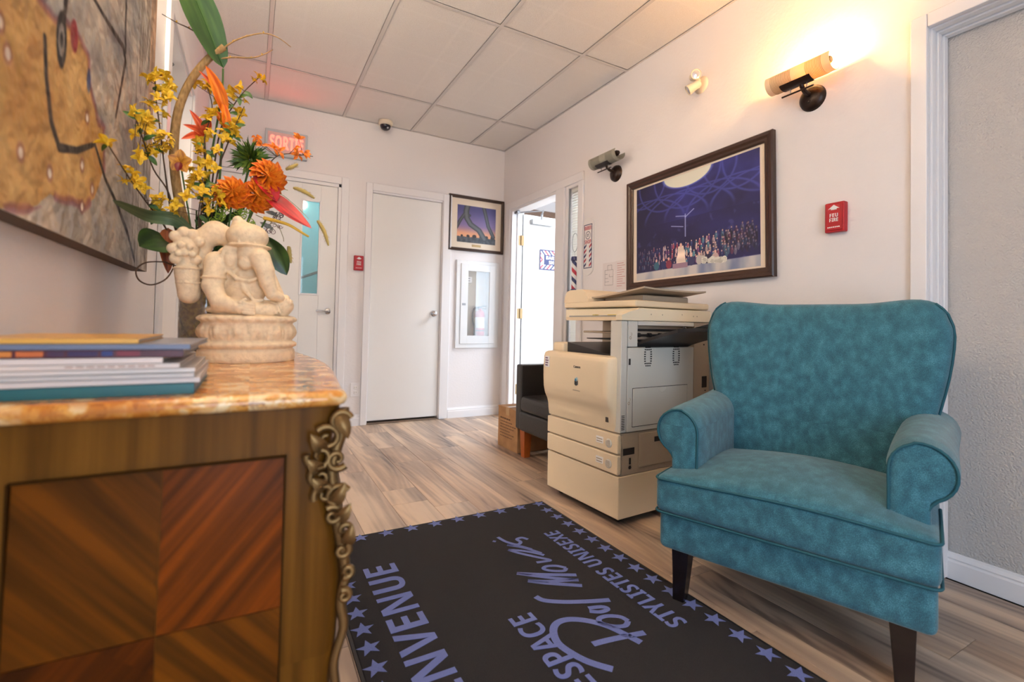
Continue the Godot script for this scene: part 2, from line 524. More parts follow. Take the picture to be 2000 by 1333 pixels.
func corner_x(y: float) -> float:
	# front corner of the carcass at a height: waisted under the top, swelling below
	var ys := [0.02, 0.08, 0.15, 0.25, 0.362, 0.447, 0.524, 0.592, 0.668, 0.736, 0.783, 0.806]
	var xs := [0.15, 0.13, 0.122, 0.122, 0.129, 0.137, 0.14, 0.134, 0.118, 0.121, 0.129, 0.134]
	for i in ys.size() - 1:
		if y <= ys[i + 1]:
			var t: float = smoothstep(0.0, 1.0, (y - ys[i]) / (ys[i + 1] - ys[i]))
			return lerpf(xs[i], xs[i + 1], t)
	return 0.134


func commode_ring(y: float) -> PackedVector3Array:
	# outline of the carcass at a height, seen from above
	var xb := -0.325
	var xc := corner_x(y)
	var swell := 0.047 + 0.026 * sin(clampf((y - 0.1) / 0.65, 0, 1) * PI)
	var d0 := 0.815 - 0.01 * sin(clampf((y - 0.25) / 0.5, 0, 1) * PI)
	var d1 := 1.864
	var out := PackedVector3Array()
	for i in 13:
		out.append(P3(lerpf(xb, xc - 0.02, i / 12.0), y, d0))
	out.append(P3(xc - 0.008, y, d0 + 0.006))
	out.append(P3(xc, y, d0 + 0.022))
	for i in range(1, 24):
		var t := i / 24.0
		out.append(P3(xc + swell * pow(sin(PI * t), 1.3), y, lerpf(d0 + 0.022, d1 - 0.022, t)))
	out.append(P3(xc, y, d1 - 0.022))
	out.append(P3(xc - 0.02, y, d1))
	out.append(P3(xb, y, d1))
	return out


func scroll(c: Vector3, r: float, turns: float, a0: float, sgn: float, e1: Vector3, e2: Vector3, thick: float) -> MB:
	var pts := PackedVector3Array()
	var rr := PackedFloat32Array()
	var k := 22
	for i in k + 1:
		var t := float(i) / k
		var w := a0 + sgn * turns * TAU * t
		var q := r * (1.0 - 0.78 * t)
		pts.append(c + (e1 * cos(w) + e2 * sin(w)) * q)
		rr.append(thick * (1.0 - 0.45 * t))
	var mb := MB.new()
	mb.tube_r(pts, rr, 6)
	return mb


func build_commode() -> void:
	var c := thing("commode", "bombe walnut commode with yellow marble top against the left wall", "commode")
	var frame_wood := printed(veneer_tex(51, rgb8(84, 50, 10), rgb8(114, 72, 20)), 0.5)
	frame_wood.uv1_triplanar = true
	frame_wood.uv1_scale = Vector3(2.4, 2.4, 2.4)
	frame_wood.metallic_specular = 0.16
	frame_wood.clearcoat_enabled = true
	frame_wood.clearcoat = 0.06
	frame_wood.clearcoat_roughness = 0.2
	var mb := MB.new()
	var rows := []
	for k in 29:
		rows.append(commode_ring(lerpf(0.1, 0.8055, k / 28.0)))
	mb.surf(rows, true, false, false)
	mb._fix(rows, PackedVector3Array([P3(-0.05, 0.1, 1.35), P3(-0.05, 0.12, 1.35)]))
	mb.fan(rows[0], Vector3.DOWN)
	mb.fan(rows[28], Vector3.UP)
	obj("carcass", mb, frame_wood, c)
	# cabriole feet
	for q in [[0.1, 0.845, 1.0], [0.1, 1.835, 1.0], [-0.27, 0.845, 0.0], [-0.27, 1.835, 0.0]]:
		mb = MB.new()
		var s: float = q[2]
		mb.tube_r(smooth_path([P3(q[0], 0.16, q[1]), P3(q[0] + 0.012 * s, 0.1, q[1]), P3(q[0] + 0.02 * s, 0.05, q[1]), P3(q[0] + 0.045 * s, 0.004, q[1])], 5), PackedFloat32Array([0.045, 0.044, 0.043, 0.042, 0.04, 0.038, 0.036, 0.033, 0.031, 0.029, 0.027, 0.025, 0.024, 0.023, 0.022, 0.022]), 10)
		obj("foot", mb, frame_wood, c)
	# near end: four matched veneers inside a crossbanded border
	var tones := [rgb8(108, 56, 4), rgb8(128, 58, 4), rgb8(88, 38, 2), rgb8(114, 60, 6)]
	var xm := -0.101
	var ym := 0.509
	var spots := [[-0.253, xm, ym, 0.731, 0.7], [xm, 0.051, ym, 0.731, -0.7], [-0.253, xm, 0.287, ym, -0.7], [xm, 0.051, 0.287, ym, 0.7]]
	for k in 4:
		var q: Array = spots[k]
		mb = MB.new()
		rows = []
		for i in 9:
			var y := lerpf(q[2] + 0.0006, q[3] - 0.0006, i / 8.0)
			var d := 0.815 - 0.01 * sin(clampf((y - 0.25) / 0.5, 0, 1) * PI) - 0.0022
			var row := PackedVector3Array()
			for j in 3:
				row.append(P3(lerpf(q[0] + 0.0006, q[1] - 0.0006, j / 2.0), y, d))
			rows.append(row)
		mb.surf(rows)
		# edges so that each leaf of veneer is a thin board
		var back := []
		for row in rows:
			var r2 := PackedVector3Array()
			for p in row:
				r2.append(p + Vector3(0, 0, -0.0028))
			back.append(r2)
		mb.surf([rows[0], back[0]])
		mb.surf([rows[8], back[8]])
		var ca := cos(q[4])
		var sa := sin(q[4])
		mb.planar_uv(Vector3(ca, sa, 0) * 2.6, Vector3(-sa, ca, 0) * 2.6, Vector2(0.2 * k, 0.13 * k))
		var vm := printed(veneer_tex(60 + k * 4, tones[k].darkened(0.4), tones[k]), 0.48)
		vm.metallic_specular = 0.16
		vm.clearcoat_enabled = true
		vm.clearcoat = 0.06
		vm.clearcoat_roughness = 0.2
		obj("veneer_leaf", mb, vm, c)
	mb = MB.new()
	bx(mb, -0.2555, 0.0535, 0.731, 0.7335, 0.8065, 0.816)
	bx(mb, 0.051, 0.0535, 0.285, 0.7335, 0.8025, 0.816)
	bx(mb, -0.2555, -0.253, 0.285, 0.7335, 0.8025, 0.816)
	obj("stringing", mb, paint(rgb8(58, 34, 10), 0.6, 0.0, 0.1), c)
	# marble slab with a rounded, serpentine edge
	var nm := noise(0.012, 71, 5)
	var nv := noise(0.02, 72, 4)
	var nw := noise(0.03, 73, 3)
	var marble := printed(picture(384, 384, func(x: float, y: float) -> Color:
		var w := nw.get_noise_2d(x * 260.0, y * 260.0)
		var a := clampf(0.5 + nm.get_noise_2d(x * 430.0 + w * 40.0, y * 430.0 + w * 40.0) * 1.2, 0.0, 1.0)
		var k := absf(nv.get_noise_2d(x * 300.0 + w * 30.0, y * 300.0))
		var col := rgb8(182, 108, 40).lerp(rgb8(216, 152, 72), smoothstep(0.2, 0.55, a)).lerp(rgb8(232, 200, 150), smoothstep(0.6, 0.9, a))
		return col.lerp(rgb8(120, 62, 34), (1.0 - smoothstep(0.0, 0.045, k)) * 0.75)), 0.14)
	marble.uv1_triplanar = true
	marble.uv1_scale = Vector3(2.4, 2.4, 2.4)
	var plan := []
	for i in 13:
		plan.append(Vector2(lerpf(-0.33, 0.106, i / 12.0), 0.791))
	plan.append_array([Vector2(0.128, 0.795), Vector2(0.139, 0.804), Vector2(0.142, 0.821)])
	for i in range(1, 20):
		var t := i / 20.0
		plan.append(Vector2(0.142 + 0.036 * pow(sin(PI * t), 1.5), lerpf(0.821, 1.872, t)))
	plan.append_array([Vector2(0.142, 1.872), Vector2(0.128, 1.894), Vector2(-0.33, 1.894)])
	mb = MB.new()
	rows = []
	var edge := [[0.014, 0.8055], [0.005, 0.8085], [0.001, 0.8135], [0.0, 0.8185], [0.002, 0.8235], [0.006, 0.8275], [0.012, 0.8297], [0.017, 0.83]]
	for e in edge:
		var ring := PackedVector3Array()
		for i in plan.size():
			var p: Vector2 = plan[i]
			var prev: Vector2 = plan[maxi(i - 1, 0)]
			var nxt: Vector2 = plan[mini(i + 1, plan.size() - 1)]
			var tan := (nxt - prev).normalized()
			var nn := Vector2(tan.y, -tan.x)
			var q: Vector2 = p - nn * e[0]
			ring.append(P3(maxf(q.x, -0.33), e[1], q.y))
		rows.append(ring)
	mb.surf(rows, true, false, false)
	mb._fix(rows, PackedVector3Array([P3(-0.05, 0.8, 1.35), P3(-0.05, 0.82, 1.35)]))
	mb.fan(rows[0], Vector3.DOWN)
	mb.fan(rows[7], Vector3.UP)
	obj("marble_top", mb, marble, c)
	# gilt bronze corner mounts: a stem with scrolls and leaves
	for far in 2:
		var gm := Node3D.new()
		gm.name = "corner_mount"
		c.add_child(gm, true)
		var dd := 0.809 if far == 0 else 1.868
		var sg := 1.0 if far == 0 else -1.0
		var e1 := Vector3(1, 0, 0)
		var e2 := Vector3(0, 1, 0)
		var stem := []
		for y in [0.8, 0.77, 0.736, 0.698, 0.66, 0.617, 0.575, 0.532, 0.49, 0.447, 0.396, 0.34, 0.28, 0.2, 0.12, 0.06]:
			stem.append(P3(corner_x(y) + 0.004 + 0.004 * sin(y * 60.0), y, dd + 0.004 * sg))
		mb = MB.new()
		mb.tube(smooth_path(stem, 4), 0.0105, 0.006, 8)
		obj("stem", mb, M.ormolu, gm)
		var sc := [[0.1294, 0.7806, 0.01702, 0.3, 1], [0.1106, 0.7551, 0.02042, 2.4, -1], [0.1004, 0.7278, 0.02042, 2.9, 1], [0.1259, 0.721, 0.01702, 5.6, -1], [0.1021, 0.6955, 0.01872, 1.2, 1], [0.1089, 0.6683, 0.01702, 3.6, -1], [0.1276, 0.6615, 0.01872, 0.5, 1], [0.1217, 0.6325, 0.01532, 2.2, -1], [0.1404, 0.607, 0.01191, 5, 1], [0.1379, 0.5747, 0.01191, 1, -1], [0.1464, 0.5406, 0.01021, 4, 1], [0.143, 0.5023, 0.01021, 2, -1]]
		for s in sc:
			obj("scroll", scroll(P3(s[0], s[1], dd - 0.006 * sg), s[2], 1.15, s[3], s[4], e1, e2, 0.0062), M.ormolu, gm)
		for s in [[0.1251, 0.7959, 0.1413, 0.7534], [0.1064, 0.7364, 0.0851, 0.7661], [0.1021, 0.7066, 0.0817, 0.7278], [0.1106, 0.6768, 0.08935, 0.6981], [0.1191, 0.6513, 0.1387, 0.6853], [0.1276, 0.6257, 0.1481, 0.6513], [0.1404, 0.5832, 0.1515, 0.6172]]:
			mb = MB.new()
			mb.leaf(P3(s[0], s[1], dd - 0.004 * sg), P3(s[2], s[3], dd - 0.014 * sg), 0.022, Vector3(0, 0, sg), 0.2, 0.5, 6, 4)
			obj("acanthus_leaf", mb, M.ormolu, gm)


# ---------------------------------------------------------------- teal armchair

func chair_warp_seat(p: Vector3) -> Vector3:
	# crown in the middle of the seat, soft front
	var top := smoothstep(0.36, 0.43, p.y)
	var cx := 1.0 - pow(absf(p.x) / 0.385, 2.2)
	var cz := sin(clampf((p.z + 0.56) / 0.58, 0, 1) * PI)
	p.y += top * 0.062 * maxf(cx, 0.0) * pow(maxf(cz, 0.0), 0.6)
	p.y += 0.004 * sin(p.x * 9.0 + 1.0) * top
	return p


func arm_profile(t: float) -> PackedVector2Array:
	# section of a scrolled arm (x outwards); t runs 0 at the front to 1 at the back
	var o := PackedVector2Array()
	var c := Vector2(0.345, 0.573)
	var r := 0.078
	o.append(Vector2(0.268, 0.37))
	o.append(Vector2(0.268, 0.44))
	o.append(Vector2(0.268, 0.5))
	for i in 19:
		var w := lerpf(PI * 0.98, -PI * 0.34, i / 18.0)
		o.append(c + Vector2(cos(w), sin(w)) * r)
	o.append(Vector2(0.37, 0.478))
	o.append(Vector2(0.357, 0.45))
	o.append(Vector2(0.352, 0.41))
	o.append(Vector2(0.352, 0.37))
	var lift := 0.022 * t
	var q := PackedVector2Array()
	for p in o:
		q.append(Vector2(p.x - 0.012 + 0.02 * t * t, p.y + lift * smoothstep(0.42, 0.6, p.y)))
	return q


func back_point(u: float, v: float, side: float, grow := 0.0) -> Vector3:
	# padded back: u across -1..1, v up 0..1, side +1 front, -1 rear
	var w := lerpf(0.318, 0.402, smoothstep(0.1, 0.85, v)) - 0.018 * smoothstep(0.88, 1.0, v)
	var ear := 0.016 * smoothstep(0.35, 0.85, absf(u)) * smoothstep(0.6, 1.0, v)
	var round_c := 0.042 * pow(absf(u), 13.0) * smoothstep(0.75, 1.0, v)
	var y := lerpf(0.3, 1.045, v) + ear - round_c
	var full := pow(maxf(1.0 - pow(absf(u), 7.0), 0.0), 0.45) * pow(maxf(1.0 - pow(v, 14.0), 0.0), 0.45)
	var mid := -0.56 - 0.085 * v + 0.05 * u * u * smoothstep(0.0, 0.6, v)
	var pad := 0.052 + 0.012 * cos(u * 1.4) * sin(PI * clampf(v, 0, 1))
	if side < 0.0:
		pad = 0.05
	return Vector3(u * (w + grow) + 0.008, y, mid + side * pad * full)


func build_armchair() -> void:
	var nb := noise(0.03, 81, 5)
	var nf := noise(0.09, 82, 4)
	var cloth := printed(picture(512, 512, func(x: float, y: float) -> Color:
		var a := nb.get_noise_2d(x * 420.0, y * 300.0)
		var f := nf.get_noise_2d(x * 3000.0, y * 1700.0)
		var t := clampf(0.5 + a * 0.32 + f * 0.6, 0.0, 1.0)
		return rgb8(26, 72, 86).lerp(rgb8(44, 102, 118), smoothstep(0.15, 0.55, t)).lerp(rgb8(94, 152, 166), smoothstep(0.5, 1.0, t))), 0.85)
	cloth.uv1_triplanar = true
	cloth.uv1_scale = Vector3(1.7, 1.7, 1.7)
	cloth.rim_enabled = true
	cloth.rim = 0.5
	cloth.rim_tint = 0.6
	var pipe := paint(rgb8(20, 80, 92), 0.75)
	var wood := paint(rgb8(26, 18, 17), 0.22)
	var c := thing("armchair", "teal velvet armchair with rolled arms and black wooden legs", "armchair", P3(1.389, 0, 0.882), deg_to_rad(-69.7))
	var mb := MB.new()
	mb.rbox(Vector3(-0.365, 0.175, -0.66), Vector3(0.365, 0.315, -0.004), 0.022, 6)
	obj("seat_rail", mb, cloth, c)
	# seat cushion with its T front
	mb = MB.new()
	mb.rbox(Vector3(-0.372, 0.303, -0.56), Vector3(0.372, 0.43, 0.014), 0.024, 14, chair_warp_seat)
	obj("seat_cushion", mb, cloth, c)
	for y in [0.306, 0.419]:
		var loop := PackedVector3Array()
		for k in 21:
			loop.append(Vector3(lerpf(-0.345, 0.345, k / 20.0), y, 0.0145))
		var corner := PackedVector3Array()
		for k in 6:
			var w := PI * 0.5 * k / 5.0
			corner.append(Vector3(0.349 + 0.0235 * sin(w), y, -0.0095 + 0.024 * cos(w)))
		var full := PackedVector3Array([Vector3(-0.3725, y, -0.3), Vector3(-0.3725, y, -0.15)])
		for k in 6:
			full.append(Vector3(-corner[5 - k].x, y, corner[5 - k].z))
		full.append_array(loop)
		full.append_array(corner)
		full.append_array(PackedVector3Array([Vector3(0.3725, y, -0.15), Vector3(0.3725, y, -0.3)]))
		if y > 0.4:
			for k in full.size():
				full[k] = chair_warp_seat(full[k])
		mb = MB.new()
		mb.tube(full, 0.0042, 0.0042, 6)
		obj("piping", mb, pipe, c)
	# outer sides
	for s in [-1.0, 1.0]:
		mb = MB.new()
		mb.rbox(Vector3(0.29 if s > 0 else -0.352, 0.29, -0.66), Vector3(0.352 if s > 0 else -0.29, 0.5, -0.075), 0.012, 5)
		obj("side_panel", mb, cloth, c)
	# arms
	for s in [-1.0, 1.0]:
		var arm := Node3D.new()
		arm.name = "arm"
		c.add_child(arm, true)
		mb = MB.new()
		var rows := []
		var front := PackedVector3Array()
		for k in 15:
			var t := k / 14.0
			var row := PackedVector3Array()
			for p in arm_profile(t):
				var z := lerpf(-0.085, -0.64, t)
				var soft := 0.006 * (1.0 - smoothstep(0.0, 0.03, t))
				row.append(Vector3(s * (p.x - soft * signf(p.x - 0.318)), p.y - soft * signf(p.y - 0.5), z))
			rows.append(row)
		front = rows[0]
		mb.surf(rows, true, false, s < 0.0)
		mb._fix(rows, PackedVector3Array([Vector3(s * 0.318, 0.53, -0.085), Vector3(s * 0.318, 0.53, -0.12)]))
		obj("roll", mb, cloth, arm)
		# front facing, slightly domed
		mb = MB.new()
		var cen := Vector3(s * 0.315, 0.54, -0.075)
		var fr := []
		for q in [0.0, 0.35, 0.7, 0.93, 1.0]:
			var row := PackedVector3Array()
			for p in front:
				var z2: float = lerpf(cen.z, p.z, pow(q, 4.0))
				row.append(Vector3(lerpf(cen.x, p.x, q), lerpf(cen.y, p.y, q), z2))
			fr.append(row)
		mb.surf(fr, true, false, s > 0.0)
		obj("arm_facing", mb, cloth, arm)
		var ring := PackedVector3Array()
		for k in range(0, front.size()):
			ring.append(front[k] + Vector3(0, 0, 0.004))
		mb = MB.new()
		mb.tube(ring, 0.0042, 0.0042, 6)
		obj("piping", mb, pipe, arm)
	# back
	mb = MB.new()
	var nu := 28
	var nv := 24
	for side in [1.0, -1.0]:
		var rows := []
		for i in nv + 1:
			var v := 1.0 - pow(1.0 - float(i) / nv, 1.6)
			var row := PackedVector3Array()
			for j in nu + 1:
				var q := 2.0 * j / nu - 1.0
				var u := signf(q) * (1.0 - pow(1.0 - absf(q), 1.7))
				row.append(back_point(u, v, side))
			rows.append(row)
		mb.surf(rows, false, false, side < 0.0)
	obj("backrest", mb, cloth, c)
	var edge := PackedVector3Array()
	for k in 13:
		edge.append(back_point(-1.0, 0.2 + 0.78 * k / 12.0, 1.0, 0.003))
	for k in range(1, 4):
		edge.append(back_point(lerpf(-1.0, -0.88, k / 3.0), lerpf(0.98, 1.0, k / 3.0), 1.0, 0.003))
	var edge2 := edge.duplicate()
	edge.clear()
	for k in range(1, 4):
		edge.append(back_point(lerpf(0.88, 1.0, k / 3.0), lerpf(1.0, 0.98, k / 3.0), 1.0, 0.003))
	for k in 13:
		edge.append(back_point(1.0, 0.98 - 0.78 * k / 12.0, 1.0, 0.003))
	for run in [edge, edge2]:
		mb = MB.new()
		mb.tube(run, 0.0045, 0.0045, 6)
		obj("back_piping", mb, pipe, c)
	# legs: square, tapering, front pair upright, rear pair raked
	for s in [-1.0, 1.0]:
		for f in 2:
			mb = MB.new()
			var x: float = s * 0.295
			var z: float = -0.05 if f == 0 else -0.6
			var rake := 0.012 if f == 0 else -0.07
			var rows := []
			for k in 7:
				var t := k / 6.0
				var y := lerpf(0.185, 0.0025 if f == 1 else (0.0085 if s < 0 else 0.0025), t)
				var h := lerpf(0.029, 0.019, t)
				var o := Vector3(x + s * 0.004 * t, y, z + rake * t * t)
				rows.append(PackedVector3Array([o + Vector3(-h, 0, h - 0.003), o + Vector3(-h + 0.003, 0, h), o + Vector3(h - 0.003, 0, h), o + Vector3(h, 0, h - 0.003), o + Vector3(h, 0, -h), o + Vector3(-h, 0, -h)]))
			# flat faces
			for k in 6:
				for j in 6:
					var a: Vector3 = rows[k][j]
					var b: Vector3 = rows[k][(j + 1) % 6]
					var d: Vector3 = rows[k + 1][(j + 1) % 6]
					var e: Vector3 = rows[k + 1][j]
					var mid := (a + b) * 0.5 - Vector3(x, a.y, z)
					var nn := (b - a).cross(e - a).normalized()
					if nn.dot(mid) < 0.0:
						nn = -nn
					mb.quad(a, b, d, e, nn)
			mb.fan(rows[6], Vector3.DOWN)
			obj("leg", mb, wood, c)


# ---------------------------------------------------------------- black tub chair and carton behind the copier

func build_tub_chair() -> void:
	var hide := paint(rgb8(42, 39, 37), 0.42)
	hide.normal_enabled = true
	hide.normal_texture = noise_tex(0.09, 91, [], 256, 3, true, 3.0)
	hide.normal_scale = 0.3
	hide.uv1_triplanar = true
	hide.uv1_scale = Vector3(4, 4, 4)
	var c := thing("tub_chair", "small black leatherette tub chair squeezed behind the copier", "armchair", P3(1.96, 0, 2.7))
	var mb := MB.new()
	mb.rbox(Vector3(-0.29, 0.19, -0.24), Vector3(0.16, 0.325, 0.27), 0.02, 5)
	obj("seat_base", mb, hide, c)
	mb = MB.new()
	mb.rbox(Vector3(-0.285, 0.32, -0.235), Vector3(0.16, 0.432, 0.265), 0.03, 6)
	obj("seat_cushion", mb, hide, c)
	for s in [-0.315, 0.255]:
		mb = MB.new()
		mb.rbox(Vector3(-0.275, 0.19, s), Vector3(0.26, 0.648, s + 0.08), 0.014, 5)
		obj("arm", mb, hide, c)
	mb = MB.new()
	mb.rbox(Vector3(0.16, 0.19, -0.24), Vector3(0.27, 0.655, 0.26), 0.02, 5)
	obj("backrest", mb, hide, c)
	var oak := paint(rgb8(182, 92, 30), 0.4)
	oak.albedo_texture = noise_tex(0.05, 92, [[0.0, rgb8(200, 200, 200)], [1.0, rgb8(255, 255, 255)]], 256)
	oak.uv1_triplanar = true
	oak.uv1_scale = Vector3(6, 1, 6)
	for x in [-0.235, 0.2]:
		for z in [-0.225, 0.225]:
			mb = MB.new()
			var top := [Vector3(-0.032, 0.195, -0.032), Vector3(0.032, 0.195, -0.032), Vector3(0.032, 0.195, 0.032), Vector3(-0.032, 0.195, 0.032)]
			for k in 4:
				var a: Vector3 = top[k] + Vector3(x, 0, z)
				var b: Vector3 = top[(k + 1) % 4] + Vector3(x, 0, z)
				var e := Vector3(x + top[k].x * 0.7, 0, z + top[k].z * 0.7)
				var d := Vector3(x + top[(k + 1) % 4].x * 0.7, 0, z + top[(k + 1) % 4].z * 0.7)
				mb.quad(a, b, d, e, ((a + b) * 0.5 - Vector3(x, a.y, z)).normalized())
			obj("leg", mb, oak, c)
	# carton
	var k := thing("cardboard_box", "brown cardboard carton on the floor beside the black tub chair", "box", P3(1.845, 0, 3.17), 0.03)
	mb = MB.new()
	mb.box(Vector3(-0.14, 0, -0.145), Vector3(0.14, 0.305, 0.145), 0.003)
	obj("body", mb, M.card, k)
	for s in [-1.0, 1.0]:
		mb = MB.new()
		mb.box(Vector3(-0.141, 0.303, -0.002 + (0.0 if s > 0 else -0.143)), Vector3(0.141, 0.3075, 0.002 + (0.143 if s > 0 else 0.0)), 0.001, Transform3D(Basis(Vector3(1, 0, 0), 0.03 * s), Vector3(0, 0.001, 0)))
		obj("flap", mb, M.card, k)
	mb = MB.new()
	mb.box(Vector3(-0.142, 0.3095, -0.024), Vector3(0.142, 0.311, 0.024), 0.0003)
	mb.box(Vector3(-0.1415, 0.25, -0.024), Vector3(-0.1405, 0.311, 0.024), 0.0003)
	obj("tape", mb, paint(rgb8(196, 160, 116), 0.25), k)
	# lines of print on the face towards the room
	mb = MB.new()
	var r2 := RandomNumberGenerator.new()
	r2.seed = 5
	for i in 7:
		var y := 0.215 - 0.022 * i
		var z := -0.11
		var stop := r2.randf_range(0.0, 0.08) if i != 2 else 0.1
		while z < stop:
			var w := r2.randf_range(0.012, 0.03)
			mb.box(Vector3(-0.1408, y, z), Vector3(-0.1402, y + (0.011 if i == 0 else 0.006), z + w), 0.0)
			z += w + 0.006
	obj("print", mb, paint(rgb8(96, 66, 44), 0.8), k)


# ---------------------------------------------------------------- floor mat

func star(mb: MB, x: float, d: float, r: float, turn: float) -> void:
	var base := mb.vert(P3(x, 0.0094, d), Vector3.UP)
	for k in 10:
		var w := turn + TAU * k / 10.0
		var q := r if k % 2 == 0 else r * 0.42
		mb.vert(P3(x + cos(w) * q, 0.0094, d + sin(w) * q), Vector3.UP)
	for k in 10:
		mb.tri(base, base + 1 + k, base + 1 + (k + 1) % 10)


func ribbon(mb: MB, pts: Array, w: float) -> void:
	var v3 := []
	for p in pts:
		v3.append(P3(p[0], 0.0094, p[1]))
	var path := smooth_path(v3, 6)
	var rows := []
	for i in path.size():
		var t := (path[mini(i + 1, path.size() - 1)] - path[maxi(i - 1, 0)]).normalized()
		var s := t.cross(Vector3.UP) * w * 0.5
		rows.append(PackedVector3Array([path[i] - s, path[i] + s]))
	mb.surf(rows)
	var base := mb.v.size() - rows.size() * 2
	for i in range(base, mb.v.size()):
		if mb.n[i].y < 0:
			mb.n[i] = -mb.n[i]


func build_mat() -> void:
	var mat := thing("door_mat", "black entrance mat with blue stars and lettering on the floor", "mat", Vector3.ZERO)
	var pile := paint(Color.WHITE, 1.0)
	pile.albedo_texture = noise_tex(0.35, 101, [[0.0, rgb8(14, 12, 13)], [0.45, rgb8(34, 30, 31)], [0.75, rgb8(52, 47, 48)], [1.0, rgb8(84, 76, 76)]], 512, 3)
	pile.normal_enabled = true
	pile.normal_texture = noise_tex(0.35, 101, [], 512, 3, true, 8.0)
	pile.normal_scale = 0.7
	pile.uv1_triplanar = true
	pile.uv1_scale = Vector3(4, 4, 4)
	var mb := MB.new()
	bx(mb, 0.288, 1.368, 0.0, 0.0085, 0.638, 2.142, 0.003)
	obj("pile", mb, pile, mat)
	mb = MB.new()
	bx(mb, 0.278, 0.29, 0.0, 0.0055, 0.628, 2.152, 0.002)
	bx(mb, 1.366, 1.378, 0.0, 0.0055, 0.628, 2.152, 0.002)
	bx(mb, 0.29, 1.366, 0.0, 0.0055, 0.628, 0.64, 0.002)
	bx(mb, 0.29, 1.366, 0.0, 0.0055, 2.14, 2.152, 0.002)
	obj("rubber_border", mb, M.black, mat)
	var blue := paint(Color.WHITE, 0.95)
	blue.albedo_texture = noise_tex(0.35, 103, [[0.0, rgb8(58, 66, 112)], [0.5, rgb8(104, 116, 176)], [1.0, rgb8(144, 154, 208)]], 256, 3)
	blue.uv1_triplanar = true
	blue.uv1_scale = Vector3(6, 6, 6)
	var spots := []
	for k in 10:
		spots.append([0.325 + 0.1122 * k, 2.117])
	for k in range(1, 17):
		spots.append([1.329, 2.117 - 0.0895 * k])
		spots.append([0.322, 2.117 - 0.0895 * k])
	for k in range(1, 9):
		spots.append([0.325 + 0.1122 * k, 0.685])
	for s in spots:
		mb = MB.new()
		star(mb, s[0], s[1], 0.037, PI * 0.5 + 0.1 * sin(s[0] * 30.0 + s[1] * 17.0))
		obj("star", mb, blue, mat)
	# reads along the room, its top towards the commode
	var flat := func(x: float, d: float) -> Transform3D:
		return Transform3D(Basis(Vector3(0, 0, -1), Vector3(-1, 0, 0), Vector3(0, 1, 0)), P3(x, 0.0090, d))
	words("BIENVENUE", mat, blue, flat.call(0.452, 1.39), 0.91, 0.118, 0.0012, "lettering", 700)
	words("ESPACE", mat, blue, flat.call(0.779, 1.165), 0.345, 0.084, 0.0012, "lettering", 700)
	words("STYLISTES UNISEXE", mat, blue, flat.call(1.205, 1.44), 0.74, 0.072, 0.0012, "lettering", 600)
	for s in SCRIPT:
		mb = MB.new()
		ribbon(mb, s[1], s[0])
		obj("script_stroke", mb, blue, mat)


const SCRIPT := [
	[0.022, [[1.079, 1.093], [1.005, 1.108], [0.947, 1.118], [0.904, 1.123]]],
	[0.024, [[1.036, 1.064], [1.021, 1.110], [0.998, 1.168], [0.960, 1.217], [0.912, 1.250], [0.868, 1.253], [0.835, 1.227], [0.816, 1.177], [0.824, 1.126], [0.847, 1.071], [0.889, 1.017]]],
	[0.018, [[1.073, 1.160], [1.065, 1.187], [1.032, 1.209], [0.999, 1.211], [0.990, 1.191], [1.012, 1.161], [1.048, 1.146], [1.073, 1.160]]],
	[0.018, [[1.002, 1.271], [1.047, 1.257], [1.056, 1.238], [1.025, 1.237], [0.995, 1.256]]],
	[0.022, [[0.881, 1.406], [0.895, 1.374], [0.949, 1.337], [1.026, 1.302], [1.097, 1.276]]],
	[0.020, [[1.066, 1.390], [1.011, 1.426], [0.953, 1.466], [0.908, 1.503]]],
	[0.020, [[0.908, 1.503], [0.974, 1.466], [1.048, 1.440], [1.077, 1.426]]],
	[0.018, [[1.077, 1.426], [0.989, 1.488], [0.897, 1.566]]],
	[0.020, [[0.897, 1.566], [0.984, 1.514], [1.091, 1.458]]],
	[0.016, [[1.086, 1.518], [1.061, 1.547], [1.025, 1.561], [1.005, 1.550], [1.024, 1.525], [1.066, 1.504], [1.086, 1.518]]],
	[0.016, [[1.006, 1.603], [1.036, 1.597], [1.064, 1.596], [1.029, 1.640], [0.983, 1.698], [0.956, 1.743]]],
	[0.016, [[0.956, 1.743], [1.002, 1.712], [1.045, 1.667], [1.064, 1.640]]],
	[0.016, [[1.063, 1.658], [1.024, 1.729], [0.972, 1.784]]],
	[0.014, [[0.972, 1.784], [1.014, 1.753], [1.045, 1.705]]],
	[0.016, [[1.077, 1.790], [1.061, 1.816], [1.034, 1.811], [1.036, 1.782], [1.011, 1.769], [0.981, 1.812], [0.969, 1.866]]],
	[0.014, [[0.943, 1.842], [0.933, 1.832]]],
]


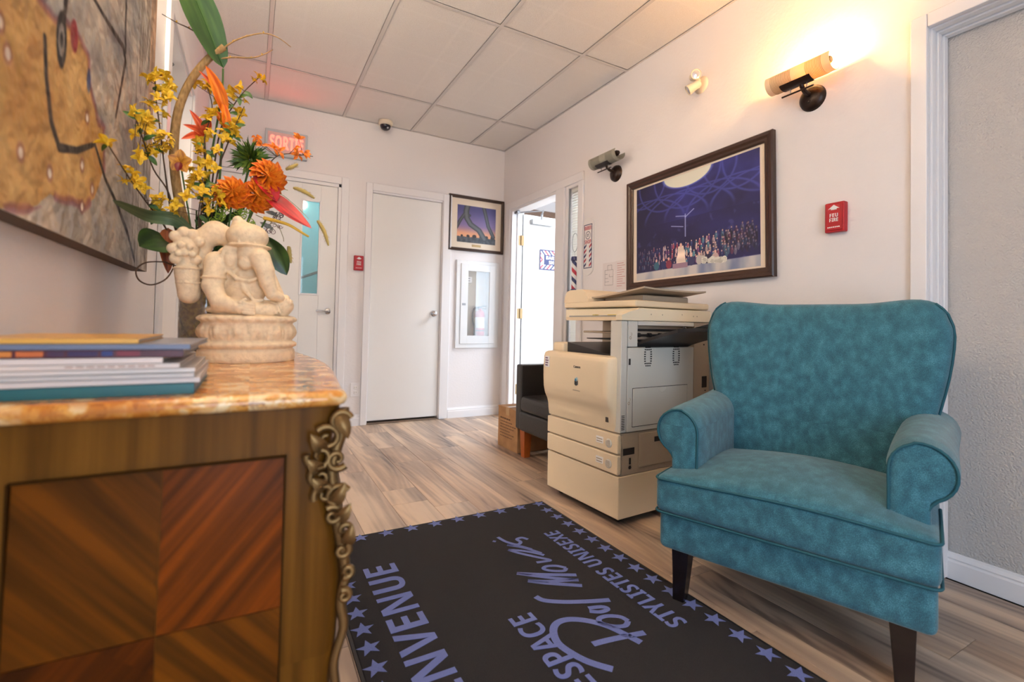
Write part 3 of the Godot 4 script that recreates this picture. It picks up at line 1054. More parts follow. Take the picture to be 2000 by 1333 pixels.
const DRAWN := [[Vector2(0.220, 0.310), Vector2(0.231, 0.252), Vector2(0.257, 0.185), Vector2(0.292, 0.153), Vector2(0.373, 0.178), Vector2(0.470, 0.228), Vector2(0.546, 0.175), Vector2(0.645, 0.139), Vector2(0.761, 0.080), Vector2(0.838, 0.017)], [Vector2(0.412, 0.523), Vector2(0.519, 0.533), Vector2(0.642, 0.551), Vector2(0.669, 0.529), Vector2(0.652, 0.478), Vector2(0.607, 0.352)], [Vector2(0.654, 0.698), Vector2(0.656, 0.617), Vector2(0.665, 0.554)], [Vector2(0.295, 0.438), Vector2(0.289, 0.386), Vector2(0.284, 0.336)]]
var OCHRE_EDGE := [Vector2(0.202, 0.366), Vector2(0.259, 0.366), Vector2(0.349, 0.395), Vector2(0.399, 0.385), Vector2(0.435, 0.328), Vector2(0.486, 0.284), Vector2(0.533, 0.278), Vector2(0.526, 0.193), Vector2(0.485, 0.105), Vector2(0.426, 0.079), Vector2(0.335, 0.063), Vector2(0.260, 0.060), Vector2(0.217, 0.025), Vector2(0.112, 0.009)]
var OCHRE := PackedVector2Array([Vector2(-0.2, 1.2), Vector2(0.05, 1.2), Vector2(0.202, 0.366), Vector2(0.259, 0.366), Vector2(0.349, 0.395), Vector2(0.399, 0.385), Vector2(0.435, 0.328), Vector2(0.486, 0.284), Vector2(0.533, 0.278), Vector2(0.526, 0.193), Vector2(0.485, 0.105), Vector2(0.426, 0.079), Vector2(0.335, 0.063), Vector2(0.260, 0.060), Vector2(0.217, 0.025), Vector2(0.112, 0.009), Vector2(-0.2, 0.02)])
const SPOTS := [Vector2(0.161, 0.096), Vector2(0.114, 0.220), Vector2(0.419, 0.264), Vector2(0.260, 0.096), Vector2(0.412, 0.075), Vector2(0.466, 0.126), Vector2(0.092, 0.251), Vector2(0.403, 0.158)]
const LOOP_AT := Vector2(0.283, 0.345)
const RED_AT := Vector2(0.337, 0.386)
const BLUE_AT := Vector2(0.419, 0.342)


const BRANCHES := [
	["tall flowering branch with yellow blossoms at the left edge of the bouquet", [[-0.136, 0.910, 1.692], [-0.188, 1.147, 1.676], [-0.207, 1.228, 1.642], [-0.223, 1.349, 1.617], [-0.235, 1.455, 1.600], [-0.245, 1.534, 1.591], [-0.248, 1.606, 1.583]], [[-0.247, 1.566, 1.564], [-0.226, 1.590, 1.580], [-0.217, 1.576, 1.590], [-0.230, 1.552, 1.585], [-0.241, 1.525, 1.575], [-0.215, 1.538, 1.584], [-0.244, 1.492, 1.573], [-0.231, 1.494, 1.606], [-0.222, 1.520, 1.596], [-0.252, 1.464, 1.595], [-0.235, 1.434, 1.588], [-0.225, 1.408, 1.623], [-0.247, 1.402, 1.596], [-0.258, 1.559, 1.545], [-0.242, 1.593, 1.587], [-0.215, 1.549, 1.585], [-0.258, 1.501, 1.572], [-0.231, 1.398, 1.613], [-0.235, 1.391, 1.608]]],
	["arching branch of yellow blossoms reaching left across the canvas", [[-0.105, 0.910, 1.697], [-0.188, 1.118, 1.685], [-0.220, 1.193, 1.617], [-0.248, 1.235, 1.566], [-0.258, 1.259, 1.406], [-0.258, 1.277, 1.207]], [[-0.258, 1.276, 1.200], [-0.258, 1.264, 1.444], [-0.255, 1.269, 1.552], [-0.235, 1.237, 1.554], [-0.215, 1.247, 1.550], [-0.229, 1.226, 1.609], [-0.202, 1.241, 1.597], [-0.258, 1.277, 1.419], [-0.258, 1.241, 1.370], [-0.258, 1.275, 1.573], [-0.220, 1.255, 1.566], [-0.229, 1.245, 1.573], [-0.232, 1.212, 1.596], [-0.200, 1.224, 1.604], [-0.258, 1.268, 1.348]]],
	["short leafy branch with yellow blossoms left of the crooked bough", [[-0.124, 0.910, 1.678], [-0.189, 1.160, 1.659], [-0.211, 1.280, 1.617], [-0.243, 1.336, 1.583], [-0.258, 1.400, 1.502], [-0.258, 1.419, 1.415]], [[-0.258, 1.419, 1.415], [-0.258, 1.427, 1.491], [-0.253, 1.443, 1.556], [-0.258, 1.384, 1.456], [-0.243, 1.372, 1.563], [-0.258, 1.356, 1.564], [-0.258, 1.330, 1.467], [-0.226, 1.415, 1.566], [-0.206, 1.399, 1.540], [-0.257, 1.455, 1.543], [-0.255, 1.456, 1.551], [-0.258, 1.421, 1.543], [-0.258, 1.381, 1.555], [-0.258, 1.334, 1.427], [-0.217, 1.417, 1.543]]],
	["slim branch with yellow blossoms pointing right over the red exit sign", [[-0.110, 0.910, 1.679], [-0.123, 1.170, 1.685], [-0.112, 1.385, 1.676], [-0.097, 1.509, 1.668], [-0.072, 1.570, 1.659], [-0.039, 1.628, 1.651], [0.003, 1.683, 1.642]], [[-0.060, 1.641, 1.656], [-0.069, 1.610, 1.656], [-0.095, 1.605, 1.666], [-0.115, 1.608, 1.648], [-0.038, 1.593, 1.649], [-0.088, 1.578, 1.662], [-0.018, 1.660, 1.640], [-0.104, 1.582, 1.662], [-0.128, 1.616, 1.654], [-0.147, 1.610, 1.658], [-0.069, 1.616, 1.650], [-0.113, 1.604, 1.646], [-0.128, 1.625, 1.666], [-0.107, 1.555, 1.667], [0.003, 1.663, 1.623], [-0.117, 1.612, 1.667], [-0.165, 1.623, 1.667]]],
	["short branch with yellow blossoms in front of the white far wall", [[-0.120, 0.910, 1.721], [-0.114, 1.181, 1.651], [-0.100, 1.360, 1.634], [-0.076, 1.450, 1.617], [-0.056, 1.515, 1.617], [-0.038, 1.568, 1.617]], [[-0.084, 1.498, 1.622], [-0.074, 1.476, 1.612], [-0.065, 1.500, 1.622], [-0.093, 1.475, 1.602], [-0.051, 1.522, 1.616], [-0.078, 1.458, 1.605], [-0.044, 1.543, 1.622], [-0.090, 1.516, 1.619], [-0.055, 1.471, 1.610], [-0.078, 1.487, 1.611], [-0.082, 1.455, 1.596], [-0.070, 1.490, 1.597], [-0.064, 1.482, 1.613]]],
	["branch with yellow blossoms in the middle of the bouquet", [[-0.113, 0.910, 1.711], [-0.134, 1.159, 1.617], [-0.131, 1.273, 1.600], [-0.126, 1.359, 1.591], [-0.131, 1.445, 1.591], [-0.116, 1.532, 1.600], [-0.131, 1.602, 1.617]], [[-0.132, 1.402, 1.594], [-0.118, 1.373, 1.575], [-0.139, 1.370, 1.596], [-0.103, 1.356, 1.575], [-0.145, 1.320, 1.575], [-0.125, 1.336, 1.585], [-0.132, 1.305, 1.589], [-0.112, 1.289, 1.595], [-0.131, 1.440, 1.597], [-0.117, 1.460, 1.591], [-0.142, 1.407, 1.570], [-0.107, 1.403, 1.579], [-0.127, 1.503, 1.595], [-0.115, 1.523, 1.593], [-0.146, 1.405, 1.591], [-0.156, 1.348, 1.585], [-0.143, 1.325, 1.572], [-0.142, 1.304, 1.586], [-0.146, 1.431, 1.595], [-0.145, 1.394, 1.581], [-0.113, 1.523, 1.601], [-0.103, 1.535, 1.608]]],
	["low branch with yellow blossoms just above the statue", [[-0.103, 0.910, 1.725], [-0.125, 1.139, 1.566], [-0.133, 1.203, 1.532], [-0.129, 1.257, 1.523], [-0.121, 1.293, 1.523]], [[-0.157, 1.276, 1.519], [-0.140, 1.261, 1.512], [-0.114, 1.247, 1.521], [-0.104, 1.226, 1.505], [-0.090, 1.267, 1.514], [-0.154, 1.296, 1.530], [-0.084, 1.249, 1.507], [-0.182, 1.235, 1.522], [-0.144, 1.314, 1.512], [-0.162, 1.256, 1.511], [-0.124, 1.270, 1.503], [-0.092, 1.280, 1.503], [-0.079, 1.271, 1.530], [-0.195, 1.223, 1.535], [-0.131, 1.325, 1.526]]],
]
const BOUGH := [[-0.145, 1.032, 1.702], [-0.165, 1.152, 1.693], [-0.193, 1.268, 1.685], [-0.208, 1.368, 1.676], [-0.210, 1.455, 1.668], [-0.201, 1.540, 1.659], [-0.176, 1.620, 1.651], [-0.136, 1.691, 1.642], [-0.095, 1.738, 1.634]]
const TWIG_A := [[-0.102, 1.727, 1.634], [-0.073, 1.756, 1.625], [-0.038, 1.779, 1.617], [0.006, 1.797, 1.608], [0.044, 1.792, 1.600], [0.080, 1.769, 1.591]]
const TWIG_B := [[-0.120, 1.695, 1.642], [-0.078, 1.712, 1.634], [-0.025, 1.718, 1.617], [0.004, 1.730, 1.608], [0.032, 1.751, 1.600]]
const TWIG_C := [[-0.132, 1.701, 1.642], [-0.149, 1.753, 1.642], [-0.181, 1.766, 1.634], [-0.210, 1.769, 1.625], [-0.243, 1.778, 1.617]]
const LANCE := [[-0.095, 1.679, 1.642], [-0.137, 1.776, 1.617], [-0.177, 1.861, 1.591], [-0.221, 1.950, 1.566]]
const LANCE_STEM := [[-0.096, 1.677, 1.642], [-0.097, 1.610, 1.651], [-0.107, 1.519, 1.659], [-0.118, 1.428, 1.668], [-0.125, 1.306, 1.676]]
const BRACT_UP := [[-0.137, 1.657, 1.617], [-0.113, 1.622, 1.617], [-0.095, 1.578, 1.625], [-0.086, 1.533, 1.634], [-0.094, 1.430, 1.659]]
const BRACT_TIPS := [[-0.137, 1.659, 1.608], [-0.154, 1.644, 1.617], [-0.080, 1.495, 1.617], [-0.110, 1.544, 1.625]]
const STAR_BRACT := [[-0.136, 1.462, 1.634], [-0.170, 1.521, 1.600], [-0.183, 1.473, 1.591], [-0.185, 1.429, 1.583], [-0.120, 1.508, 1.617]]
const ORCHID := [[-0.184, 1.364, 1.583], [-0.193, 1.395, 1.574], [-0.164, 1.371, 1.566], [-0.181, 1.321, 1.566]]
const SPIKY := [[-0.016, 1.420, 1.642]]
const POMS := [[-0.056, 1.290, 1.549], [0.028, 1.356, 1.583], [0.003, 1.293, 1.566]]
const CURLY := [[-0.047, 1.237, 1.583]]
const SPRAY := [[0.001, 1.321, 1.659], [0.026, 1.402, 1.651], [0.053, 1.443, 1.642], [0.088, 1.456, 1.634], [0.127, 1.459, 1.634], [0.156, 1.460, 1.634]]
const SPRAY_FLOWERS := [[-0.005, 1.494, 1.651], [0.010, 1.469, 1.642], [0.044, 1.464, 1.634], [0.059, 1.456, 1.634], [0.112, 1.504, 1.625], [0.102, 1.473, 1.625], [0.112, 1.452, 1.625], [0.129, 1.462, 1.625]]
const ANTHURIUM := [[0.029, 1.233, 1.574], [0.113, 1.163, 1.532], [-0.007, 1.275, 1.583]]
const SPADIX := [[0.023, 1.232, 1.557], [0.055, 1.224, 1.540], [0.088, 1.215, 1.532], [0.122, 1.195, 1.523], [0.141, 1.185, 1.523]]
const TAIL_A := [[0.001, 1.289, 1.659], [0.042, 1.333, 1.642], [0.072, 1.342, 1.634], [0.087, 1.341, 1.634], [0.112, 1.333, 1.625], [0.139, 1.318, 1.625]]
const TAIL_B := [[0.009, 1.275, 1.659], [0.056, 1.328, 1.642], [0.106, 1.297, 1.625], [0.148, 1.256, 1.617], [0.165, 1.230, 1.617], [0.178, 1.191, 1.617]]
const TAIL_C := [[0.002, 1.258, 1.659], [0.059, 1.230, 1.642], [0.077, 1.196, 1.634], [0.080, 1.180, 1.634], [0.083, 1.160, 1.634], [0.087, 1.136, 1.634]]
const TAIL_D := [[0.001, 1.305, 1.659], [0.041, 1.367, 1.642], [0.057, 1.384, 1.642], [0.068, 1.391, 1.642], [0.082, 1.398, 1.634], [0.096, 1.408, 1.634]]
const DARK_LEAF_R := [[0.034, 1.189, 1.617], [0.089, 1.072, 1.583]]
const DARK_LEAF_L := [[-0.205, 1.156, 1.642], [-0.258, 1.119, 1.532]]
const RUST_LEAF := [[-0.213, 1.189, 1.634], [-0.204, 1.058, 1.600]]
const LONG_LEAF := [[-0.142, 1.155, 1.617], [-0.187, 1.202, 1.583], [-0.242, 1.200, 1.532], [-0.258, 1.179, 1.255]]
const WIRE_LOOP := [[-0.194, 1.083, 1.600], [-0.212, 1.088, 1.583], [-0.247, 1.081, 1.557], [-0.258, 1.056, 1.507], [-0.255, 1.032, 1.532], [-0.230, 1.022, 1.532], [-0.204, 1.038, 1.549], [-0.191, 1.066, 1.566], [-0.192, 1.091, 1.600]]
const SEA_HOLLY := [[0.056, 1.254, 1.600], [0.041, 1.209, 1.591]]


const FIGURE_CAPS := [
	[Vector3(-0.0442, 0.1732, -0.0100), 0.0580, Vector3(-0.0513, 0.3041, -0.0120), 0.0540, 0.015],
	[Vector3(-0.0621, 0.1594, 0.0500), 0.0300, Vector3(0.0794, 0.1594, 0.0500), 0.0270, 0.008],
	[Vector3(-0.0301, 0.1543, 0.0850), 0.0220, Vector3(0.0461, 0.1559, 0.0800), 0.0220, 0.006],
	[Vector3(0.0220, 0.1711, 0.0820), 0.0045, Vector3(0.0336, 0.1466, 0.0920), 0.0040, 0.002],
	[Vector3(0.0331, 0.1711, 0.0820), 0.0045, Vector3(0.0447, 0.1466, 0.0920), 0.0040, 0.002],
	[Vector3(0.0442, 0.1711, 0.0820), 0.0045, Vector3(0.0557, 0.1466, 0.0920), 0.0040, 0.002],
	[Vector3(0.0553, 0.1711, 0.0820), 0.0045, Vector3(0.0667, 0.1466, 0.0920), 0.0040, 0.002],
	[Vector3(0.0664, 0.1711, 0.0820), 0.0045, Vector3(0.0778, 0.1466, 0.0920), 0.0040, 0.002],
	[Vector3(-0.0391, 0.4087, 0.0300), 0.0300, Vector3(-0.0454, 0.4260, 0.0300), 0.0150, 0.006],
	[Vector3(-0.0392, 0.3514, 0.0810), 0.0040, Vector3(-0.0434, 0.3921, 0.0750), 0.0030, 0.002],
	[Vector3(-0.0197, 0.3509, 0.0850), 0.0040, Vector3(-0.0225, 0.3921, 0.0750), 0.0030, 0.002],
	[Vector3(-0.0003, 0.3514, 0.0810), 0.0040, Vector3(-0.0016, 0.3921, 0.0750), 0.0030, 0.002],
	[Vector3(0.0162, 0.3116, 0.0820), 0.0300, Vector3(0.0310, 0.2741, 0.0920), 0.0260, 0.003],
	[Vector3(0.0310, 0.2741, 0.0920), 0.0260, Vector3(0.0391, 0.2377, 0.0920), 0.0220, 0.003],
	[Vector3(0.0391, 0.2377, 0.0920), 0.0220, Vector3(0.0527, 0.2045, 0.0880), 0.0180, 0.003],
	[Vector3(0.0527, 0.2045, 0.0880), 0.0180, Vector3(0.0741, 0.1957, 0.0780), 0.0140, 0.003],
	[Vector3(-0.0105, 0.3228, 0.0900), 0.0035, Vector3(0.0142, 0.3256, 0.0920), 0.0030, 0.001],
	[Vector3(-0.1459, 0.3604, -0.0350), 0.0320, Vector3(-0.1068, 0.3932, -0.0350), 0.0340, 0.010],
	[Vector3(-0.1068, 0.3932, -0.0350), 0.0340, Vector3(-0.0660, 0.3794, -0.0300), 0.0300, 0.010],
	[Vector3(-0.1406, 0.3676, -0.0400), 0.0280, Vector3(-0.1401, 0.2814, -0.0300), 0.0260, 0.010],
	[Vector3(-0.1707, 0.2628, 0.0000), 0.0330, Vector3(-0.1643, 0.1987, 0.0000), 0.0290, 0.006],
	[Vector3(-0.0962, 0.2833, 0.0400), 0.0300, Vector3(-0.1037, 0.2248, 0.0500), 0.0280, 0.004],
	[Vector3(-0.1037, 0.2248, 0.0500), 0.0270, Vector3(-0.0840, 0.1774, 0.0750), 0.0240, 0.004],
	[Vector3(-0.0839, 0.1773, 0.0780), 0.0240, Vector3(-0.0299, 0.1600, 0.1080), 0.0180, 0.003],
	[Vector3(-0.0206, 0.1732, 0.1220), 0.0062, Vector3(0.0039, 0.1704, 0.1140), 0.0055, 0.002],
	[Vector3(-0.0203, 0.1643, 0.1220), 0.0062, Vector3(0.0042, 0.1614, 0.1140), 0.0055, 0.002],
	[Vector3(-0.0200, 0.1553, 0.1220), 0.0062, Vector3(0.0044, 0.1524, 0.1140), 0.0055, 0.002],
	[Vector3(-0.0198, 0.1464, 0.1220), 0.0062, Vector3(0.0047, 0.1435, 0.1140), 0.0055, 0.002],
	[Vector3(-0.0302, 0.1762, 0.1200), 0.0060, Vector3(-0.0170, 0.1852, 0.1180), 0.0050, 0.002],
	[Vector3(0.0251, 0.2949, 0.0000), 0.0260, Vector3(0.0676, 0.2007, 0.0300), 0.0220, 0.006],
	[Vector3(-0.0714, 0.2746, 0.0500), 0.0055, Vector3(-0.0444, 0.2480, 0.0740), 0.0055, 0.002],
	[Vector3(-0.0444, 0.2480, 0.0740), 0.0055, Vector3(-0.0107, 0.2412, 0.0840), 0.0055, 0.002],
	[Vector3(-0.0107, 0.2412, 0.0840), 0.0055, Vector3(0.0167, 0.2541, 0.0750), 0.0055, 0.002],
	[Vector3(-0.0508, 0.1806, 0.0700), 0.0055, Vector3(-0.0141, 0.1740, 0.0880), 0.0055, 0.002],
	[Vector3(-0.0141, 0.1740, 0.0880), 0.0055, Vector3(0.0271, 0.1865, 0.0800), 0.0055, 0.002],
	[Vector3(-0.0340, 0.2643, 0.0620), 0.0055, Vector3(-0.0181, 0.2107, 0.0840), 0.0055, 0.002],
	[Vector3(-0.0181, 0.2107, 0.0840), 0.0055, Vector3(0.0107, 0.1772, 0.0820), 0.0055, 0.002],
]
const FIGURE_ELLS := [
	[Vector3(-0.0235, 0.2696, 0.0150), Vector3(0.0520, 0.0500, 0.0450), 0.012],
	[Vector3(-0.0161, 0.2199, 0.0250), Vector3(0.0540, 0.0560, 0.0550), 0.012],
	[Vector3(-0.0141, 0.1551, 0.0200), Vector3(0.1080, 0.0220, 0.0850), 0.012],
	[Vector3(0.0861, 0.1703, 0.0500), Vector3(0.0300, 0.0260, 0.0320), 0.006],
	[Vector3(0.0894, 0.1935, 0.0550), Vector3(0.0150, 0.0130, 0.0150), 0.003],
	[Vector3(0.0746, 0.1867, 0.0740), Vector3(0.0080, 0.0090, 0.0080), 0.003],
	[Vector3(0.0845, 0.1821, 0.0740), Vector3(0.0080, 0.0090, 0.0080), 0.003],
	[Vector3(0.0941, 0.1867, 0.0740), Vector3(0.0080, 0.0090, 0.0080), 0.003],
	[Vector3(0.1040, 0.1821, 0.0740), Vector3(0.0080, 0.0090, 0.0080), 0.003],
	[Vector3(-0.0181, 0.3780, 0.0350), Vector3(0.0580, 0.0420, 0.0580), 0.004],
	[Vector3(-0.0143, 0.3479, 0.0370), Vector3(0.0640, 0.0080, 0.0630), 0.002],
	[Vector3(-0.0049, 0.3219, 0.0450), Vector3(0.0440, 0.0400, 0.0500), 0.006],
	[Vector3(-0.0208, 0.2939, 0.0750), Vector3(0.0200, 0.0200, 0.0180), 0.006],
	[Vector3(-0.0610, 0.3114, 0.0550), Vector3(0.0260, 0.0400, 0.0120), 0.003],
	[Vector3(-0.0606, 0.3074, 0.0640), Vector3(0.0150, 0.0260, 0.0080), 0.002],
	[Vector3(0.0023, 0.3118, 0.0940), Vector3(0.0090, 0.0055, 0.0060), 0.002],
	[Vector3(-0.1772, 0.3302, 0.0000), Vector3(0.0340, 0.0400, 0.0300), 0.006],
	[Vector3(-0.2017, 0.3654, 0.0120), Vector3(0.0160, 0.0160, 0.0160), 0.003],
	[Vector3(-0.1819, 0.3798, 0.0120), Vector3(0.0160, 0.0160, 0.0160), 0.003],
	[Vector3(-0.1586, 0.3750, 0.0120), Vector3(0.0160, 0.0160, 0.0160), 0.003],
	[Vector3(-0.1434, 0.3543, 0.0120), Vector3(0.0160, 0.0160, 0.0160), 0.003],
	[Vector3(-0.2063, 0.3288, 0.0120), Vector3(0.0160, 0.0160, 0.0160), 0.003],
	[Vector3(-0.1996, 0.3001, 0.0120), Vector3(0.0160, 0.0160, 0.0160), 0.003],
	[Vector3(-0.1504, 0.3001, 0.0120), Vector3(0.0160, 0.0160, 0.0160), 0.003],
	[Vector3(-0.1746, 0.2874, 0.0120), Vector3(0.0160, 0.0160, 0.0160), 0.003],
	[Vector3(-0.1859, 0.3393, 0.0300), Vector3(0.0100, 0.0100, 0.0080), 0.002],
	[Vector3(-0.1643, 0.3362, 0.0300), Vector3(0.0100, 0.0100, 0.0080), 0.002],
	[Vector3(-0.1751, 0.3157, 0.0300), Vector3(0.0100, 0.0100, 0.0080), 0.002],
	[Vector3(-0.1908, 0.3141, 0.0300), Vector3(0.0100, 0.0100, 0.0080), 0.002],
	[Vector3(-0.1565, 0.3141, 0.0300), Vector3(0.0100, 0.0100, 0.0080), 0.002],
	[Vector3(-0.1710, 0.2725, 0.0000), Vector3(0.0370, 0.0060, 0.0370), 0.002],
	[Vector3(-0.1668, 0.2308, 0.0000), Vector3(0.0340, 0.0040, 0.0340), 0.002],
	[Vector3(-0.0956, 0.2921, 0.0300), Vector3(0.0340, 0.0360, 0.0360), 0.006],
	[Vector3(-0.0190, 0.1615, 0.1120), Vector3(0.0180, 0.0160, 0.0150), 0.003],
	[Vector3(-0.1004, 0.2469, 0.0460), Vector3(0.0350, 0.0060, 0.0350), 0.002],
	[Vector3(-0.0665, 0.1680, 0.0880), Vector3(0.0220, 0.0220, 0.0060), 0.002],
]


# ---------------------------------------------------------------- office copier
# own axes: x from the front towards the wall, z towards the camera (near side at 0), y up

func cover_section(t: float) -> Vector2:
	# front door in profile, t 0 at its foot to 1 at its top: (x, y)
	var pts := [Vector2(0.004, 0.437), Vector2(-0.004, 0.47), Vector2(-0.008, 0.5), Vector2(-0.016, 0.53), Vector2(-0.032, 0.56), Vector2(-0.042, 0.6), Vector2(-0.045, 0.66), Vector2(-0.045, 0.72), Vector2(-0.043, 0.765), Vector2(-0.036, 0.784), Vector2(-0.02, 0.792), Vector2(0.012, 0.795)]
	var f := t * (pts.size() - 1)
	var i := mini(int(f), pts.size() - 2)
	return pts[i].lerp(pts[i + 1], f - i)


func build_copier() -> void:
	var beige := paint(rgb8(232, 210, 176), 0.5)
	var pale := paint(rgb8(204, 200, 190), 0.5)
	var taupe := paint(rgb8(176, 158, 136), 0.55)
	var dark := paint(rgb8(42, 38, 38), 0.4)
	var gap := paint(rgb8(40, 34, 30), 0.8)
	var c := thing("copier", "large beige office copier with paper drawers against the right wall", "copier", P3(1.52, 0, 1.721), 0.062)
	var w := -0.556
	var mb := MB.new()
	# pedestal on castors
	mb.box(Vector3(0.0, 0.035, w), Vector3(0.66, 0.234, 0.0), 0.005)
	obj("pedestal", mb, beige, c)
	for x in [0.06, 0.6]:
		for z in [-0.06, w + 0.06]:
			mb = MB.new()
			mb.lathe([Vector2(0, 0.012), Vector2(0.014, 0.012), Vector2(0.0175, 0.008), Vector2(0.0175, -0.008), Vector2(0.014, -0.012), Vector2(0, -0.012)], 14, Transform3D(Basis(Vector3(1, 0, 0), PI / 2), Vector3(x, 0.0178, z)))
			obj("castor", mb, M.black, c)
	# dark skirt set back under the pedestal
	mb = MB.new()
	mb.box(Vector3(0.04, 0.02, w + 0.03), Vector3(0.63, 0.036, -0.03))
	obj("plinth", mb, gap, c)
	# drawer block
	mb = MB.new()
	mb.box(Vector3(0.012, 0.236, w + 0.004), Vector3(0.66, 0.434, -0.004), 0.002)
	obj("drawer_block", mb, taupe, c)
	for k in 2:
		var y0 := 0.242 + 0.097 * k
		var dr := Node3D.new()
		dr.name = "paper_drawer"
		c.add_child(dr, true)
		mb = MB.new()
		mb.rbox(Vector3(-0.006, y0, w + 0.002), Vector3(0.03, y0 + 0.09, -0.004), 0.006, 3)
		obj("front", mb, beige, dr)
		mb = MB.new()
		mb.lathe([Vector2(0, 0.005), Vector2(0.017, 0.005), Vector2(0.0205, 0.003), Vector2(0.0215, 0.0)], 24, along(Vector3(-0.006, y0 + 0.042, -0.062), Vector3(-1, 0, 0)))
		obj("size_dial", mb, pale, dr)
		mb = MB.new()
		for i in 5:
			mb.box(Vector3(-0.0118, y0 + 0.03 + 0.006 * i, -0.075), Vector3(-0.0108, y0 + 0.0325 + 0.006 * i, -0.049), 0.0)
		obj("dial_ribs", mb, taupe, dr)
		mb = MB.new()
		mb.box(Vector3(-0.0075, y0 + 0.03, -0.15), Vector3(-0.005, y0 + 0.062, -0.1), 0.001)
		obj("size_label", mb, M.white_ink, dr)
		mb = MB.new()
		for i in 2:
			mb.box(Vector3(-0.0079, y0 + 0.036 + 0.012 * i, -0.145), Vector3(-0.0074, y0 + 0.041 + 0.012 * i, -0.105), 0.0)
		obj("label_print", mb, taupe, dr)
	# near side of the drawer block: grip, door and screw
	mb = MB.new()
	mb.box(Vector3(0.03, 0.33, -0.006), Vector3(0.105, 0.362, -0.0025), 0.001)
	obj("side_grip", mb, gap, c)
	mb = MB.new()
	mb.box(Vector3(0.13, 0.262, -0.003), Vector3(0.5, 0.425, 0.0035), 0.003)
	obj("side_hatch", mb, taupe, c)
	mb = MB.new()
	mb.box(Vector3(0.235, 0.375, 0.0), Vector3(0.32, 0.4, 0.0045), 0.001)
	obj("hatch_grip", mb, gap, c)
	mb = MB.new()
	mb.lathe([Vector2(0, 0.002), Vector2(0.008, 0.002), Vector2(0.009, 0)], 14, along(Vector3(0.075, 0.27, -0.003), Vector3(0, 0, 1)))
	mb.box(Vector3(0.069, 0.285, -0.004), Vector3(0.081, 0.315, -0.001), 0.001)
	obj("side_catch", mb, gap, c)
	# main body
	mb = MB.new()
	mb.box(Vector3(0.008, 0.437, w + 0.004), Vector3(0.66, 0.782, -0.075), 0.004)
	obj("body", mb, beige, c)
	# near wall of the body, rising to carry the scanner
	mb = MB.new()
	mb.box(Vector3(0.004, 0.437, -0.075), Vector3(0.045, 0.966, 0.0), 0.004)
	obj("front_pillar", mb, pale, c)
	mb = MB.new()
	mb.box(Vector3(0.0465, 0.437, -0.07), Vector3(0.53, 0.838, 0.003), 0.004)
	obj("side_cover", mb, pale, c)
	mb = MB.new()
	mb.box(Vector3(0.0465, 0.841, -0.07), Vector3(0.11, 0.966, 0.003), 0.003)
	mb.box(Vector3(0.11, 0.944, -0.07), Vector3(0.53, 0.966, 0.003), 0.003)
	obj("upper_side_cover", mb, pale, c)
	mb = MB.new()
	mb.box(Vector3(0.533, 0.437, -0.07), Vector3(0.665, 0.966, 0.001), 0.004)
	obj("rear_side_cover", mb, taupe, c)
	mb = MB.new()
	mb.box(Vector3(0.38, 0.782, w + 0.02), Vector3(0.66, 0.966, -0.071), 0.003)
	obj("rear_column", mb, taupe, c)
	# dark slot for the side outlet
	mb = MB.new()
	mb.box(Vector3(0.112, 0.842, -0.06), Vector3(0.53, 0.942, -0.05))
	obj("outlet_slot", mb, taupe, c)
	mb = MB.new()
	for i in 3:
		mb.tube(PackedVector3Array([Vector3(0.115, 0.87 + 0.026 * i, -0.045), Vector3(0.528, 0.87 + 0.026 * i, -0.045)]), 0.006, 0.006, 8)
	for i in 5:
		mb.lathe([Vector2(0.0, -0.01), Vector2(0.011, -0.01), Vector2(0.011, 0.01), Vector2(0.0, 0.01)], 10, Transform3D(Basis(Vector3(0, 0, 1), PI / 2), Vector3(0.16 + 0.08 * i, 0.897, -0.043)))
	obj("rollers", mb, dark, c)
	# tray of the side outlet: dark, rising towards the room, with a sheet on it
	mb = MB.new()
	var rows := []
	for i in 7:
		var t := i / 6.0
		var row := PackedVector3Array()
		for j in 5:
			var s := j / 4.0
			row.append(Vector3(lerpf(0.13, 0.5, s) + 0.05 * t, 0.856 + 0.075 * pow(t, 0.8) + 0.012 * sin(PI * s) * t - 0.01 * s, -0.03 + 0.21 * t))
		rows.append(row)
	mb.surf(rows)
	var low := []
	for row in rows:
		var r2 := PackedVector3Array()
		for p in row:
			r2.append(p + Vector3(0, -0.016, 0))
		low.append(r2)
	mb.surf(low, false, false, true)
	mb.surf([rows[6], low[6]])
	for e in [0, 4]:
		var a := PackedVector3Array()
		var b := PackedVector3Array()
		for i in 7:
			a.append(rows[i][e])
			b.append(low[i][e])
		mb.surf([a, b])
	obj("side_tray", mb, dark, c)
	mb = MB.new()
	for i in 3:
		var ra := []
		for k in 5:
			var t := 0.25 + 0.7 * k / 4.0
			ra.append(Vector3(0.2 + 0.11 * i + 0.05 * t, 0.859 + 0.075 * pow(t, 0.8) + 0.008 * t, -0.03 + 0.21 * t))
		mb.tube(PackedVector3Array(ra), 0.005, 0.005, 6)
	obj("tray_ribs", mb, dark, c)
	var sheet := tag(show_mesh("paper_sheet", _sheet(), M.white_ink, null, c.transform), "white sheet of paper lying in the copier's dark side tray", "paper")
	sheet.name = "paper_sheet"
